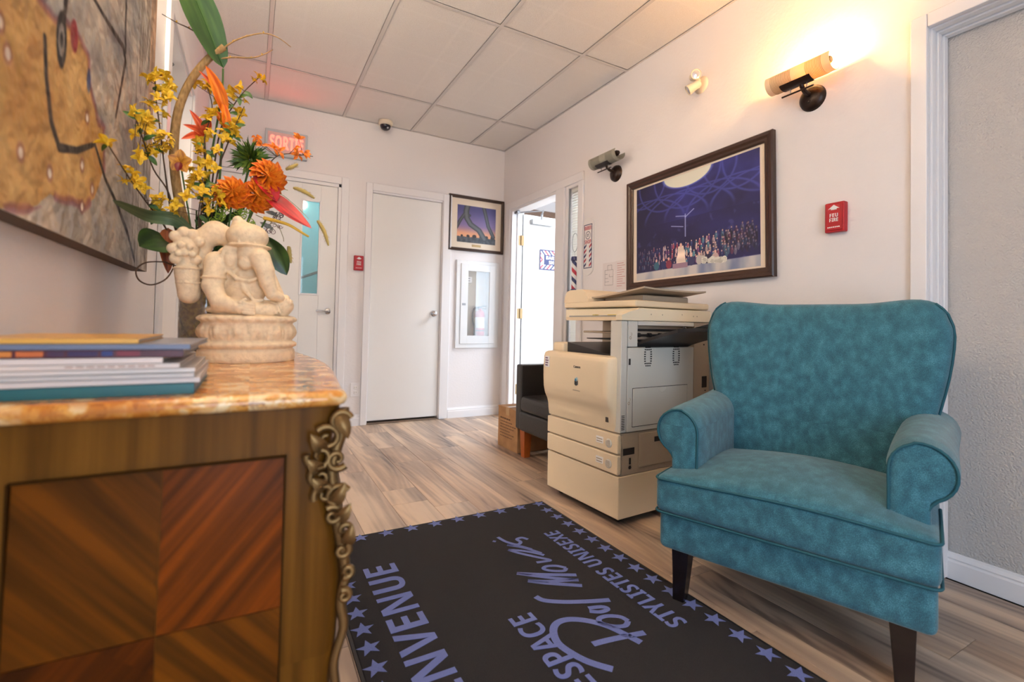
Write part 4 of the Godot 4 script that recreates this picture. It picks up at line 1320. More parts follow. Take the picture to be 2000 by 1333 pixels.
	# grilles of the two fans: short slots in a rounded ring
	for gx in [0.182, 0.389]:
		var gr := Node3D.new()
		gr.name = "fan_grille"
		c.add_child(gr, true)
		for i in 9:
			var y := 0.746 + 0.0112 * i
			var q := absf(i - 4.0) / 4.0
			var half := 0.029 * sqrt(1.0 - 0.55 * q * q * q)
			for k in 4:
				var x0 := lerpf(-half, half, k / 4.0) + 0.0014
				var x1 := lerpf(-half, half, (k + 1) / 4.0) - 0.0014
				if i > 1 and i < 7 and (k == 1 or k == 2):
					continue
				mb = MB.new()
				mb.box(Vector3(gx + x0, y, 0.001), Vector3(gx + x1, y + 0.0058, 0.0036), 0.0)
				obj("slot", mb, gap, gr)
	# recessed latch, bypass hatch, stickers
	mb = MB.new()
	mb.box(Vector3(0.045, 0.752, 0.0012), Vector3(0.067, 0.79, 0.0042), 0.002)
	obj("latch_plate", mb, pale, c)
	mb = MB.new()
	mb.box(Vector3(0.049, 0.756, 0.003), Vector3(0.063, 0.786, 0.0048), 0.001)
	obj("latch", mb, dark, c)
	var hatch := Node3D.new()
	hatch.name = "bypass_hatch"
	c.add_child(hatch, true)
	mb = MB.new()
	mb.box(Vector3(0.078, 0.46, 0.0), Vector3(0.478, 0.645, 0.0034))
	obj("joint", mb, gap, hatch)
	mb = MB.new()
	mb.box(Vector3(0.0805, 0.4625, 0.0), Vector3(0.4755, 0.6425, 0.0062), 0.002)
	obj("panel", mb, pale, hatch)
	mb = MB.new()
	mb.lathe([Vector2(0.022, 0.0), Vector2(0.026, 0.004), Vector2(0.03, 0.0)], 20, Transform3D(Basis(Vector3(1, 0, 0), PI / 2), Vector3(0.285, 0.642, 0.004)), PI)
	obj("finger_pull", mb, pale, hatch)
	for q in [[0.06, 0.895], [0.056, 0.585]]:
		mb = MB.new()
		mb.lathe([Vector2(0.004, 0), Vector2(0.006, 0.0012), Vector2(0.008, 0)], 14, along(Vector3(q[0], q[1] - 0.01, 0.003), Vector3(0, 0, 1)))
		mb.tube(smooth_path([Vector3(q[0] + 0.005, q[1], 0.0036), Vector3(q[0] + 0.01, q[1] + 0.008, 0.0036), Vector3(q[0] + 0.004, q[1] + 0.014, 0.0036)], 4), 0.0012, 0.0012, 5)
		obj("release_mark", mb, taupe, c)
	mb = MB.new()
	for i in 9:
		mb.box(Vector3(0.012, 0.452 + 0.008 * i, -0.0005), Vector3(0.032, 0.4555 + 0.008 * i, 0.0008), 0.0)
	obj("pillar_slots", mb, gap, c)
	mb = MB.new()
	mb.box(Vector3(0.6, 0.62, 0.0), Vector3(0.64, 0.68, 0.003), 0.001)
	mb.box(Vector3(0.61, 0.845, 0.0), Vector3(0.618, 0.853, 0.003), 0.001)
	mb.box(Vector3(0.625, 0.6, 0.0), Vector3(0.632, 0.607, 0.003), 0.001)
	obj("socket", mb, gap, c)
	# front door of the engine: bulging panel with rounded sides
	var door := Node3D.new()
	door.name = "front_door"
	c.add_child(door, true)
	mb = MB.new()
	rows = []
	var z0 := w - 0.004
	var z1 := -0.024
	for i in 34:
		var t := i / 33.0
		var p := cover_section(t)
		var row := PackedVector3Array()
		for j in 21:
			var s := j / 20.0
			var q := 0.5 - 0.5 * cos(PI * s)
			var z := lerpf(z0, z1, q)
			var m := minf(z - z0, z1 - z)
			var r := 0.028 if z > -0.25 else 0.014
			var k := clampf(m / r, 0.0, 1.0)
			var drop := (1.0 - sqrt(maxf(1.0 - pow(1.0 - k, 2.0), 0.0)))
			var cy := maxf(0.0, (p.y - 0.75) / 0.045)
			row.append(Vector3(lerpf(p.x, 0.012, drop), p.y - 0.012 * drop * cy, z))
		rows.append(row)
	mb.surf(rows, false, false, false)
	if mb.n[34 * 10].x > 0.0:
		mb = MB.new()
		mb.surf(rows, false, false, true)
	obj("panel", mb, beige, door)
	words("Canon", door, paint(rgb8(70, 62, 60), 0.5), Transform3D(Basis(Vector3(0, 0, 1), Vector3(0, 1, 0), Vector3(-1, 0, 0)), Vector3(-0.0455, 0.727, -0.26)), 0.052, 0.012, 0.001, "maker_mark", 700)
	# coloured cube emblem
	var emb := Node3D.new()
	emb.name = "emblem"
	door.add_child(emb, true)
	var at := Vector3(-0.0462, 0.655, -0.262)
	var faces := [[rgb8(34, 34, 36), [Vector2(-0.012, -0.018), Vector2(0.0, -0.024), Vector2(0.0, -0.004), Vector2(-0.012, 0.002)]], [rgb8(70, 68, 66), [Vector2(0.0, -0.024), Vector2(0.012, -0.018), Vector2(0.012, 0.002), Vector2(0.0, -0.004)]], [rgb8(60, 140, 176), [Vector2(-0.013, 0.004), Vector2(0.0, -0.002), Vector2(0.004, 0.008), Vector2(-0.008, 0.014)]], [rgb8(150, 190, 200), [Vector2(0.002, 0.004), Vector2(0.013, 0.006), Vector2(0.006, 0.02), Vector2(-0.004, 0.016)]]]
	for fdef in faces:
		mb = MB.new()
		mb.prism(PackedVector2Array(fdef[1]), 0.0, 0.0012, Transform3D(Basis(Vector3(0, 0, 1), Vector3(0, 1, 0), Vector3(-1, 0, 0)), at))
		obj("facet", mb, paint(fdef[0], 0.4), emb)
	mb = MB.new()
	mb.box(Vector3(-0.0462, 0.605, -0.288), Vector3(-0.0448, 0.609, -0.234), 0.0)
	obj("series_mark", mb, taupe, door)
	mb = MB.new()
	mb.box(Vector3(-0.0468, 0.705, w + 0.022), Vector3(-0.0445, 0.765, w + 0.064), 0.001)
	obj("sticker", mb, M.white_ink, door)
	mb = MB.new()
	for i in 4:
		mb.box(Vector3(-0.0474, 0.712 + 0.013 * i, w + 0.028), Vector3(-0.0466, 0.719 + 0.013 * i, w + 0.05 + 0.003 * (i % 3)), 0.0)
	obj("sticker_print", mb, paint(rgb8(120, 86, 110), 0.6), door)
	mb = MB.new()
	mb.box(Vector3(-0.0095, 0.478, -0.085), Vector3(-0.002, 0.502, -0.066), 0.001)
	obj("status_window", mb, dark, door)
	# inner outlet: sloping dark floor, back wall and a thin upper shelf
	mb = MB.new()
	rows = []
	for i in 6:
		var t := i / 5.0
		rows.append(PackedVector3Array([Vector3(0.05, 0.845 - 0.055 * t, lerpf(w + 0.1, -0.078, t)), Vector3(0.38, 0.845 - 0.05 * t, lerpf(w + 0.1, -0.078, t))]))
	mb.surf(rows)
	mb.surf([rows[0], PackedVector3Array([Vector3(0.05, 0.782, w + 0.1), Vector3(0.38, 0.782, w + 0.1)])])
	var lip := PackedVector3Array()
	var foot := PackedVector3Array()
	for i in 6:
		lip.append(rows[i][0])
		foot.append(Vector3(0.05, 0.78, rows[i][0].z))
	mb.surf([lip, foot])
	obj("outlet_floor", mb, dark, c)
	mb = MB.new()
	mb.rbox(Vector3(0.02, 0.78, w + 0.006), Vector3(0.38, 0.842, w + 0.1), 0.012, 3)
	obj("outlet_step", mb, beige, c)
	mb = MB.new()
	mb.box(Vector3(0.1, 0.9, w + 0.17), Vector3(0.38, 0.91, -0.076), 0.003)
	obj("upper_shelf", mb, taupe, c)
	mb = MB.new()
	mb.box(Vector3(0.09, 0.868, w + 0.21), Vector3(0.38, 0.873, -0.076), 0.002)
	obj("paper_stop", mb, dark, c)
	# control panel: a tongue that stands forward on the near side
	var cp := Node3D.new()
	cp.name = "control_panel"
	c.add_child(cp, true)
	mb = MB.new()
	mb.prism(PackedVector2Array([Vector2(0.0, 0.03), Vector2(0.105, 0.54), Vector2(0.3, 0.54), Vector2(0.3, 0.03)]), 0.966, 0.984, Transform3D(Basis(Vector3(1, 0, 0), Vector3(0, 0, -1), Vector3(0, 1, 0)), Vector3.ZERO))
	obj("ledge", mb, beige, cp)
	mb = MB.new()
	mb.prism(PackedVector2Array([Vector2(0.012, 0.04), Vector2(0.112, 0.53), Vector2(0.2, 0.53), Vector2(0.2, 0.04)]), 0.984, 0.992, Transform3D(Basis(Vector3(1, 0, 0), Vector3(0, 0, -1), Vector3(0, 1, 0)), Vector3.ZERO))
	obj("key_panel", mb, paint(rgb8(150, 150, 146), 0.5), cp)
	mb = MB.new()
	mb.box(Vector3(0.02, 0.992, -0.115), Vector3(0.05, 0.995, -0.04), 0.001)
	obj("yellow_label", mb, paint(rgb8(232, 200, 40), 0.5), cp)
	mb = MB.new()
	mb.box(Vector3(0.075, 0.992, -0.285), Vector3(0.1, 0.9965, -0.262), 0.001)
	obj("start_key", mb, paint(rgb8(206, 176, 60), 0.5), cp)
	# scanner and lid
	mb = MB.new()
	mb.box(Vector3(0.11, 0.9665, w + 0.0), Vector3(0.67, 1.03, 0.004), 0.005)
	mb.prism(PackedVector2Array([Vector2(0.0, 0.968), Vector2(0.0, 0.992), Vector2(0.06, 1.012), Vector2(0.14, 1.03), Vector2(0.14, 0.968)]), -0.035, 0.0045)
	obj("scanner", mb, paint(rgb8(236, 220, 190), 0.5), c)
	mb = MB.new()
	for q in [[0.2, 1.0], [0.28, 1.0], [0.43, 1.004], [0.52, 0.998], [0.55, 0.998]]:
		mb.lathe([Vector2(0, 0.001), Vector2(0.003, 0.001), Vector2(0.0035, 0)], 10, along(Vector3(q[0], q[1], 0.004), Vector3(0, 0, 1)))
	obj("screws", mb, taupe, c)
	var adf := Node3D.new()
	adf.name = "document_feeder"
	c.add_child(adf, true)
	mb = MB.new()
	mb.box(Vector3(0.095, 1.034, w + 0.004), Vector3(0.66, 1.068, 0.0), 0.008)
	obj("lid", mb, beige, adf)
	mb = MB.new()
	mb.prism(PackedVector2Array([Vector2(0.556, 1.066), Vector2(0.55, 1.1), Vector2(0.535, 1.128), Vector2(0.5, 1.137), Vector2(0.4, 1.137), Vector2(0.37, 1.12), Vector2(0.35, 1.085), Vector2(0.35, 1.066)]), 0.1, 0.62, Transform3D(Basis(Vector3(0, 0, -1), Vector3(0, 1, 0), Vector3(1, 0, 0)), Vector3.ZERO))
	obj("feed_housing", mb, beige, adf)
	mb = MB.new()
	rows = []
	for i in 10:
		var t := i / 9.0
		var row := PackedVector3Array()
		for j in 7:
			var s := j / 6.0
			row.append(Vector3(lerpf(0.13, 0.6, s), 1.094 + 0.034 * pow(t, 1.4) + 0.006 * pow(absf(2.0 * s - 1.0), 3.0) * t, lerpf(-0.36, 0.02, t)))
		rows.append(row)
	mb.surf(rows)
	low = []
	for row in rows:
		var r3 := PackedVector3Array()
		for p in row:
			r3.append(p + Vector3(0, -0.008, 0))
		low.append(r3)
	mb.surf(low, false, false, true)
	mb.surf([rows[9], low[9]])
	for e in [0, 6]:
		var a := PackedVector3Array()
		var b := PackedVector3Array()
		for i in 10:
			a.append(rows[i][e])
			b.append(low[i][e])
		mb.surf([a, b])
	obj("original_tray", mb, taupe, adf)
	mb = MB.new()
	mb.box(Vector3(0.2, 1.066, -0.33), Vector3(0.55, 1.1, -0.05), 0.006)
	obj("tray_support", mb, taupe, adf)


func _sheet() -> ArrayMesh:
	var mb := MB.new()
	var rows := []
	for i in 6:
		var t := 0.4 + 0.62 * i / 5.0
		var row := PackedVector3Array()
		for j in 4:
			var s := j / 3.0
			row.append(Vector3(lerpf(0.3, 0.47, s) + 0.05 * t, 0.874 + 0.075 * pow(t, 0.8) + 0.012 * sin(PI * s) * t, -0.03 + 0.21 * t))
		rows.append(row)
	mb.surf(rows)
	return mb.mesh()


# ---------------------------------------------------------------- things on the walls

func frame_strips(parent: Node3D, w: float, h: float, bar_w: float, deep: float, m: Material) -> void:
	# mitred moulding round a picture, in the plane z = 0, front towards +z
	for k in 4:
		var horiz := k < 2
		var len := w if horiz else h
		var a := len * 0.5
		var mb := MB.new()
		var prof := [Vector2(0, 0), Vector2(0, deep * 0.8), Vector2(bar_w * 0.12, deep), Vector2(bar_w * 0.4, deep * 0.94), Vector2(bar_w * 0.62, deep * 0.7), Vector2(bar_w * 0.85, deep * 0.66), Vector2(bar_w, deep * 0.5), Vector2(bar_w, 0)]
		for i in prof.size() - 1:
			var p: Vector2 = prof[i]
			var q: Vector2 = prof[i + 1]
			var e := (q - p).normalized()
			var nn := Vector3(0, e.y, e.x)
			nn = Vector3(0, e.y, -e.x) if nn.z < 0.0 else nn
			var o := h * 0.5 if horiz else w * 0.5
			mb.quad(Vector3(-a + p.x, o - p.x, p.y), Vector3(a - p.x, o - p.x, p.y), Vector3(a - q.x, o - q.x, q.y), Vector3(-a + q.x, o - q.x, q.y), Vector3(0, e.y, e.x).normalized())
		var turn := [0.0, PI, PI / 2, -PI / 2][k] as float
		mb.moved(Transform3D(Basis(Vector3(0, 0, 1), turn), Vector3.ZERO))
		obj("frame_side", mb, m, parent)


func stage_photo(x: float, y: float) -> Color:
	# a company on a stage under a pale round opening
	var c := rgb8(28, 26, 72).lerp(rgb8(44, 46, 122), clampf(0.5 + nz[0].get_noise_2d(x * 90.0, y * 90.0), 0, 1))
	c = c.lerp(rgb8(20, 18, 46), smoothstep(0.45, 0.0, x) * 0.75)
	if y < 0.44:
		var rib := 9.0
		for k in 6:
			var o := Vector2(0.08 + 0.19 * k, -0.02 + 0.03 * (k % 2))
			rib = minf(rib, absf(Vector2((x - o.x), (y - o.y) * 0.8).length() - 0.2 - 0.04 * (k % 3)))
			rib = minf(rib, absf(Vector2((x - o.x) * 0.7, (y - 0.42)).length() - 0.26))
		c = c.lerp(rgb8(86, 100, 190), (1.0 - smoothstep(0.0, 0.014, rib)) * 0.5 * smoothstep(0.46, 0.3, y))
		var el := Vector2((x - 0.47) / 0.2, (y + 0.01) / 0.135).length()
		c = c.lerp(rgb8(110, 124, 205), (1.0 - smoothstep(1.0, 1.14, el)) * 0.8)
		c = c.lerp(rgb8(226, 224, 206), 1.0 - smoothstep(0.96, 1.02, el))
	else:
		c = c.lerp(rgb8(24, 22, 66), 0.45)
		var st := nz[1].get_noise_2d(x * 420.0, y * 300.0)
		c = c.lerp(rgb8(84, 84, 150), smoothstep(0.25, 0.6, st) * 0.45)
	for b in [[Vector2(0.46, 0.62), Vector2(0.46, 0.4)], [Vector2(0.46, 0.42), Vector2(0.38, 0.4)], [Vector2(0.46, 0.43), Vector2(0.53, 0.37)], [Vector2(0.44, 0.52), Vector2(0.34, 0.49)]]:
		c = c.lerp(rgb8(170, 180, 225), (1.0 - smoothstep(0.002, 0.007, seg_dist(Vector2(x, y), b[0], b[1]))) * 0.8)
	# floor of the stage
	var fl := 0.915 - 0.02 * x
	c = c.lerp(rgb8(196, 192, 190).lerp(rgb8(120, 130, 160), clampf(x - 0.3 + nz[1].get_noise_2d(x * 300, y * 60), 0, 1)), smoothstep(fl, fl + 0.012, y))
	return c


func dab(im: Image, x: float, y: float, rx: float, ry: float, c: Color) -> void:
	# a filled oval in pixels
	var y0 := int(ceil(y - ry))
	while y0 <= int(y + ry):
		var h := rx * sqrt(maxf(1.0 - pow((y0 - y) / ry, 2.0), 0.0))
		im.fill_rect(Rect2i(int(x - h), y0, maxi(int(2.0 * h), 1), 1), c)
		y0 += 1


func stage_crowd(im: Image) -> void:
	var r2 := RandomNumberGenerator.new()
	r2.seed = 33
	var w := im.get_width()
	var h := im.get_height()
	var dress := [rgb8(60, 118, 140), rgb8(176, 78, 96), rgb8(214, 206, 204), rgb8(120, 66, 120), rgb8(44, 54, 110), rgb8(198, 170, 158), rgb8(40, 36, 70), rgb8(90, 146, 160), rgb8(150, 56, 80), rgb8(60, 60, 110), rgb8(226, 190, 186)]
	for row in 5:
		for k in 34:
			var u := 0.02 + 0.96 * (k + r2.randf() * 0.9) / 34.0
			var lift := 0.075 * smoothstep(0.45, 1.0, u)
			var y := 0.685 + 0.042 * row - lift + r2.randf_range(-0.016, 0.016)
			var s := (0.6 + 0.75 * u) * 0.0105 * w
			var lit := clampf(1.05 - 0.95 * pow(absf(u - 0.46) * 2.0, 1.3), 0.1, 1.0)
			var c: Color = dress[r2.randi() % dress.size()]
			c = rgb8(26, 26, 66).lerp(c, lit)
			var face := rgb8(50, 44, 80).lerp(rgb8(236, 196, 178), clampf(lit + 0.15, 0.2, 1.0))
			var px := u * w
			var py := y * h
			dab(im, px, py + s * 2.1, s * 0.85, s * 1.9, c)
			dab(im, px - s * 0.75, py + s * 1.9, s * 0.3, s * 1.1, c.darkened(0.25))
			dab(im, px + s * 0.2, py + s * 1.4, s * 0.3, s * 0.6, c.lightened(0.2))
			if u > 0.75 and row < 3:
				dab(im, px, py + s * 4.2, s * 0.6, s * 2.4, c.darkened(0.35))
			dab(im, px, py - s * 0.25, s * 0.5, s * 0.45, rgb8(40, 30, 44).lerp(c, 0.25))
			dab(im, px, py + s * 0.05, s * 0.42, s * 0.5, face)
	# kneeling ones in front, the robed figure in the middle and the one lying in white
	for k in 9:
		var u := 0.2 + 0.5 * k / 8.0 + r2.randf_range(-0.02, 0.02)
		if absf(u - 0.42) < 0.05:
			continue
		dab(im, u * w, 0.87 * h, 0.026 * w, 0.045 * h, dress[(k * 4) % 11].darkened(0.15))
		dab(im, u * w, 0.815 * h, 0.009 * w, 0.016 * h, rgb8(222, 180, 164))
	for k in 40:
		var t := k / 39.0
		im.fill_rect(Rect2i(int((0.425 - 0.022 - 0.02 * t) * w), int((0.71 + 0.165 * t) * h), int((0.044 + 0.04 * t) * w), 3), rgb8(240, 218, 200).darkened(0.08 * sin(t * 9.0)))
	dab(im, 0.424 * w, 0.7 * h, 0.011 * w, 0.022 * h, rgb8(226, 182, 162))
	im.fill_rect(Rect2i(int(0.35 * w), int(0.875 * h), int(0.13 * w), int(0.05 * h)), rgb8(150, 122, 140))
	for k in 70:
		var a := r2.randf()
		dab(im, (0.6 + 0.17 * a) * w, (0.845 + 0.06 * r2.randf() * (1.0 - 0.3 * a) + 0.035 * a) * h, 0.014 * w, 0.012 * h, rgb8(228, 226, 214).darkened(r2.randf() * 0.22))


func evening_print(x: float, y: float) -> Color:
	# grey limbs against a violet evening sky over a low horizon
	var c := rgb8(74, 72, 122).lerp(rgb8(124, 104, 150), smoothstep(0.05, 0.55, y)).lerp(rgb8(226, 160, 118), smoothstep(0.5, 0.8, y))
	var hill := 0.84 + 0.03 * nz[0].get_noise_2d(x * 160.0, 3.0)
	for k in 6:
		var b := Vector2(0.12 + 0.16 * k, hill - 0.02)
		if Vector2(x - b.x, (y - b.y) * 0.8).length() < 0.03 + 0.012 * (k % 3):
			c = rgb8(52, 40, 42)
	if y > hill:
		c = rgb8(52, 54, 60).lerp(rgb8(84, 88, 94), clampf(0.5 + nz[1].get_noise_2d(x * 400.0, y * 300.0), 0, 1))
	var p := Vector2(x, y)
	var arm := path_dist(p, [Vector2(0.26, -0.05), Vector2(0.22, 0.16), Vector2(0.24, 0.34), Vector2(0.34, 0.5), Vector2(0.56, 0.64), Vector2(0.7, 0.86)])
	var arm2 := path_dist(p, [Vector2(0.2, 0.2), Vector2(0.07, 0.42), Vector2(-0.02, 0.62)])
	var arm3 := path_dist(p, [Vector2(0.66, -0.05), Vector2(0.74, 0.25), Vector2(0.8, 0.5), Vector2(0.94, 0.78)])
	var fist := Vector2(x - 0.31, y - 0.26).length() - 0.03
	var m := minf(minf(arm - 0.065, arm2 - 0.035), minf(arm3 - 0.042, fist))
	var tone := rgb8(96, 100, 104).lerp(rgb8(58, 60, 66), smoothstep(-0.05, 0.0, m))
	return c.lerp(tone, 1.0 - smoothstep(0.0, 0.012, m))


func canvas_art(x: float, y: float) -> Color:
	# x 0 far end of the canvas to 1 near end; y 0 bottom edge to 1 top
	var u := 1.0 - x
	var p := Vector2(u, y)
	var w := nz[2].get_noise_2d(u * 150.0, y * 150.0)
	var f := nz[1].get_noise_2d(u * 520.0, y * 240.0)
	var grey := rgb8(150, 144, 136).lerp(rgb8(192, 178, 160), clampf(0.5 + w * 1.1 + f * 0.5, 0, 1))
	grey = grey.lerp(rgb8(106, 106, 110), smoothstep(0.15, 0.6, nz[3].get_noise_2d(u * 90.0, y * 160.0)) * 0.7)
	var q0 := p + Vector2(nz[3].get_noise_2d(u * 260.0, y * 260.0), nz[2].get_noise_2d(y * 260.0, u * 260.0)) * 0.02
	var inside := Geometry2D.is_point_in_polygon(q0, OCHRE)
	var rim := path_dist(q0, OCHRE_EDGE)
	var och := rgb8(170, 122, 58).lerp(rgb8(204, 162, 98), clampf(0.5 + nz[0].get_noise_2d(u * 120.0, y * 120.0) * 1.2 + f * 0.2, 0, 1))
	var c := och if inside else grey
	if nz[3].get_noise_2d(u * 200.0, y * 200.0) > -0.1:
		c = c.lerp(rgb8(116, 50, 62), (1.0 - smoothstep(0.003, 0.013, rim)) * 0.6)
	# tan strip and crackled area towards the far end
	c = c.lerp(rgb8(188, 146, 110), smoothstep(0.91, 0.945, u + 0.03 * w) * smoothstep(0.3, 0.55, y) * 0.85)
	if u > 0.78:
		c = c.lerp(rgb8(96, 80, 64), smoothstep(0.1, 0.3, absf(nz[1].get_noise_2d(u * 900.0, y * 160.0))) * 0.45)
	if u > 0.9 and y < 0.16:
		c = c.lerp(rgb8(74, 58, 44), clampf(0.5 + f, 0, 1) * 0.7)
	# dark drawn lines
	var d := 9.0
	for l in DRAWN:
		d = minf(d, path_dist(p, l))
	d += w * 0.003
	c = c.lerp(rgb8(42, 32, 26), 1.0 - smoothstep(0.0045, 0.009, d))
	var lp: Vector2 = (p - LOOP_AT) / Vector2(0.022, 0.05)
	c = c.lerp(rgb8(24, 20, 20), 1.0 - smoothstep(0.9, 1.1, lp.length()))
	c = c.lerp(rgb8(170, 160, 150), (1.0 - smoothstep(0.1, 0.22, absf(lp.length() - 0.45))) * 0.7)
	c = c.lerp(rgb8(140, 34, 40), 1.0 - smoothstep(0.8, 1.0, ((p - RED_AT) / Vector2(0.02, 0.034)).length()))
	c = c.lerp(rgb8(58, 76, 124), (1.0 - smoothstep(0.6, 1.0, ((p - BLUE_AT) / Vector2(0.014, 0.03)).length())) * 0.85)
	for s in SPOTS:
		var q: float = ((p - s) * Vector2(1.0, 0.8)).length()
		c = c.lerp(rgb8(120, 64, 60), (1.0 - smoothstep(0.009, 0.016, q)) * 0.6)
		c = c.lerp(rgb8(226, 214, 200), 1.0 - smoothstep(0.005, 0.009, q))
	return c


func on_right(y: float, d: float, out := 0.0) -> Transform3D:
	# plane of the right wall: reads towards the camera, faces the room
	return Transform3D(Basis(Vector3(0, 0, 1), Vector3(0, 1, 0), Vector3(-1, 0, 0)), P3(XR - out, y, d))


func on_back(x: float, y: float, out := 0.0) -> Transform3D:
	return Transform3D(Basis.IDENTITY, P3(x, y, DB - out))


func fire_box(label: String, x: Transform3D) -> void:
	var b := thing("fire_pull_box", label, "alarm box", Vector3.ZERO, 0.0, "red fire pull boxes on the walls")
	b.transform = x
	var mb := MB.new()
	mb.box(Vector3(-0.041, -0.066, 0), Vector3(0.041, 0.066, 0.03), 0.004)
	obj("housing", mb, M.red, b)
	mb = MB.new()
	mb.box(Vector3(-0.034, -0.058, 0.029), Vector3(0.034, 0.058, 0.034), 0.003)
	obj("pull_plate", mb, M.red, b)
	words("FEU", b, M.white_ink, Transform3D(Basis.IDENTITY, Vector3(0, 0.008, 0.0344)), 0.034, 0.016, 0.0012, "lettering", 700)
	words("FIRE", b, M.white_ink, Transform3D(Basis.IDENTITY, Vector3(0, -0.012, 0.0344)), 0.036, 0.016, 0.0012, "lettering", 700)
	mb = MB.new()
	mb.prism(PackedVector2Array([Vector2(-0.024, 0.036), Vector2(0.0, 0.054), Vector2(0.024, 0.036), Vector2(0.012, 0.038), Vector2(0.012, 0.032), Vector2(-0.012, 0.032), Vector2(-0.012, 0.038)]), 0.034, 0.0352)
	obj("arrow_mark", mb, M.white_ink, b)
	mb = MB.new()
	for k in 7:
		mb.box(Vector3(-0.026 + 0.0075 * k, -0.047, 0.034), Vector3(-0.021 + 0.0075 * k, -0.042, 0.0348), 0.0)
	obj("small_print", mb, M.white_ink, b)


func build_wall_things() -> void:
	nz = [noise(0.02, 121, 4), noise(0.02, 122, 3), noise(0.02, 123, 3), noise(0.02, 124, 3)]
	var dark_wood := paint(rgb8(58, 36, 24), 0.35)
	var mount := paint(rgb8(226, 210, 190), 0.8)
	# large framed stage photograph
	var p := thing("framed_photo", "large dark-framed stage photograph of a crowd in blue light", "picture")
	p.transform = on_right(1.558, 1.969, 0.006)
	p.rotate_object_local(Vector3(0, 0, 1), 0.019)
	frame_strips(p, 1.05, 0.735, 0.05, 0.032, dark_wood)
	var mb := MB.new()
	mb.box(Vector3(-0.52, -0.363, 0), Vector3(0.52, 0.363, 0.008))
	obj("mount_board", mb, mount, p)
	mb = MB.new()
	mb.quad(Vector3(-0.445, -0.306, 0.0085), Vector3(0.445, -0.306, 0.0085), Vector3(0.445, 0.306, 0.0085), Vector3(-0.445, 0.306, 0.0085), Vector3(0, 0, 1))
	var pic := picture(640, 440, stage_photo)
	var im := pic.get_image()
	stage_crowd(im)
	obj("photo_print", mb, printed(ImageTexture.create_from_image(im), 0.5), p)
	# small framed print in the corner
	p = thing("framed_print", "small brown-framed print of grey limbs at dusk above the extinguisher cabinet", "picture")
	p.transform = on_back(1.966, 1.925, 0.004)
	frame_strips(p, 0.604, 0.552, 0.03, 0.022, dark_wood)
	mb = MB.new()
	mb.box(Vector3(-0.296, -0.27, 0), Vector3(0.296, 0.27, 0.006))
	obj("mount_board", mb, mount, p)
	mb = MB.new()
	mb.quad(Vector3(-0.212, -0.188, 0.0065), Vector3(0.212, -0.188, 0.0065), Vector3(0.212, 0.183, 0.0065), Vector3(-0.212, 0.183, 0.0065), Vector3(0, 0, 1))
	obj("print", mb, printed(picture(256, 224, evening_print), 0.5), p)
	mb = MB.new()
	mb.box(Vector3(-0.05, -0.226, 0.006), Vector3(0.05, -0.203, 0.0085), 0.001)
	obj("name_plate", mb, M.brass, p)
	# abstract canvas over the commode
	p = thing("abstract_canvas", "large abstract canvas in ochre and grey hanging over the commode", "painting")
	p.transform = Transform3D(Basis(Vector3(0, 0, -1), Vector3(0, 1, 0), Vector3(1, 0, 0)), P3(XL + 0.004, 1.55, 1.315))
	mb = MB.new()
	mb.quad(Vector3(-0.565, -0.47, 0.0405), Vector3(0.565, -0.47, 0.0405), Vector3(0.565, 0.47, 0.0405), Vector3(-0.565, 0.47, 0.0405), Vector3(0, 0, 1))
	for i in mb.u.size():
		mb.u[i] = Vector2(1.0 - mb.u[i].x, 1.0 - mb.u[i].y)
	var art := printed(picture(480, 384, canvas_art), 0.6)
	art.normal_enabled = true
	art.normal_texture = noise_tex(0.06, 131, [], 256, 4, true, 5.0)
	art.normal_scale = 0.6
	obj("painted_face", mb, art, p)
	mb = MB.new()
	mb.box(Vector3(-0.565, -0.47, 0.0), Vector3(0.565, 0.47, 0.04), 0.002)
	obj("stretcher", mb, paint(rgb8(84, 70, 58), 0.8), p)
	# fire boxes
	fire_box("red FEU FIRE pull box below the glowing wall lamp", on_right(1.441, 1.163, 0.0))
	fire_box("red fire pull box on the far wall between the two doors", on_back(0.822, 1.447, 0.0))
	# exit sign
	var sg := thing("exit_sign", "grey SORTIE exit sign with red glowing letters above the far door", "sign")
	sg.transform = on_back(0.212, 2.387, 0.0)
	mb = MB.new()
	mb.box(Vector3(-0.16, -0.108, 0), Vector3(0.16, 0.108, 0.042), 0.005)
	obj("housing", mb, paint(rgb8(196, 200, 202), 0.5), sg)
	mb = MB.new()
	mb.box(Vector3(-0.142, -0.078, 0.04), Vector3(0.142, 0.084, 0.0436), 0.001)
	var facem := paint(rgb8(232, 190, 184), 0.4)
	obj("face_plate", mb, facem, sg)
	var led := paint(rgb8(255, 60, 50), 0.4)
	led.emission_enabled = true
	led.emission = Color(1.0, 0.3, 0.24)
	led.emission_energy_multiplier = 3.2
	words("SORTIE", sg, led, Transform3D(Basis.IDENTITY, Vector3(0, 0.004, 0.0445)), 0.25, 0.105, 0.002, "lettering", 700)
	var al := AreaLight3D.new()
	al.name = "exit_sign_light"
	add_child(al)
	al.position = P3(0.212, 2.39, DB - 0.05)
	al.rotation.y = PI
	al.area_size = Vector2(0.25, 0.1)
	al.light_color = Color(1.0, 0.2, 0.15)
	al.light_energy = 0.06
	al.shadow_enabled = true
	# extinguisher cabinet let into the far wall
	var cab := thing("extinguisher_cabinet", "white metal extinguisher cabinet with a narrow glass in its door", "cabinet")
	cab.transform = on_back(1.993, 1.12, 0.0)
	var white := paint(rgb8(228, 228, 228), 0.4)
	mb = MB.new()
	bx2(mb, -0.235, 0.235, -0.437, 0.437, 0.0, 0.022, -0.1275, 0.1275, -0.33, 0.35, 0.004)
	obj("trim_frame", mb, white, cab)
	mb = MB.new()
	bx2(mb, -0.19, 0.19, -0.395, 0.405, 0.018, 0.03, -0.112, 0.122, -0.312, 0.332, 0.004)
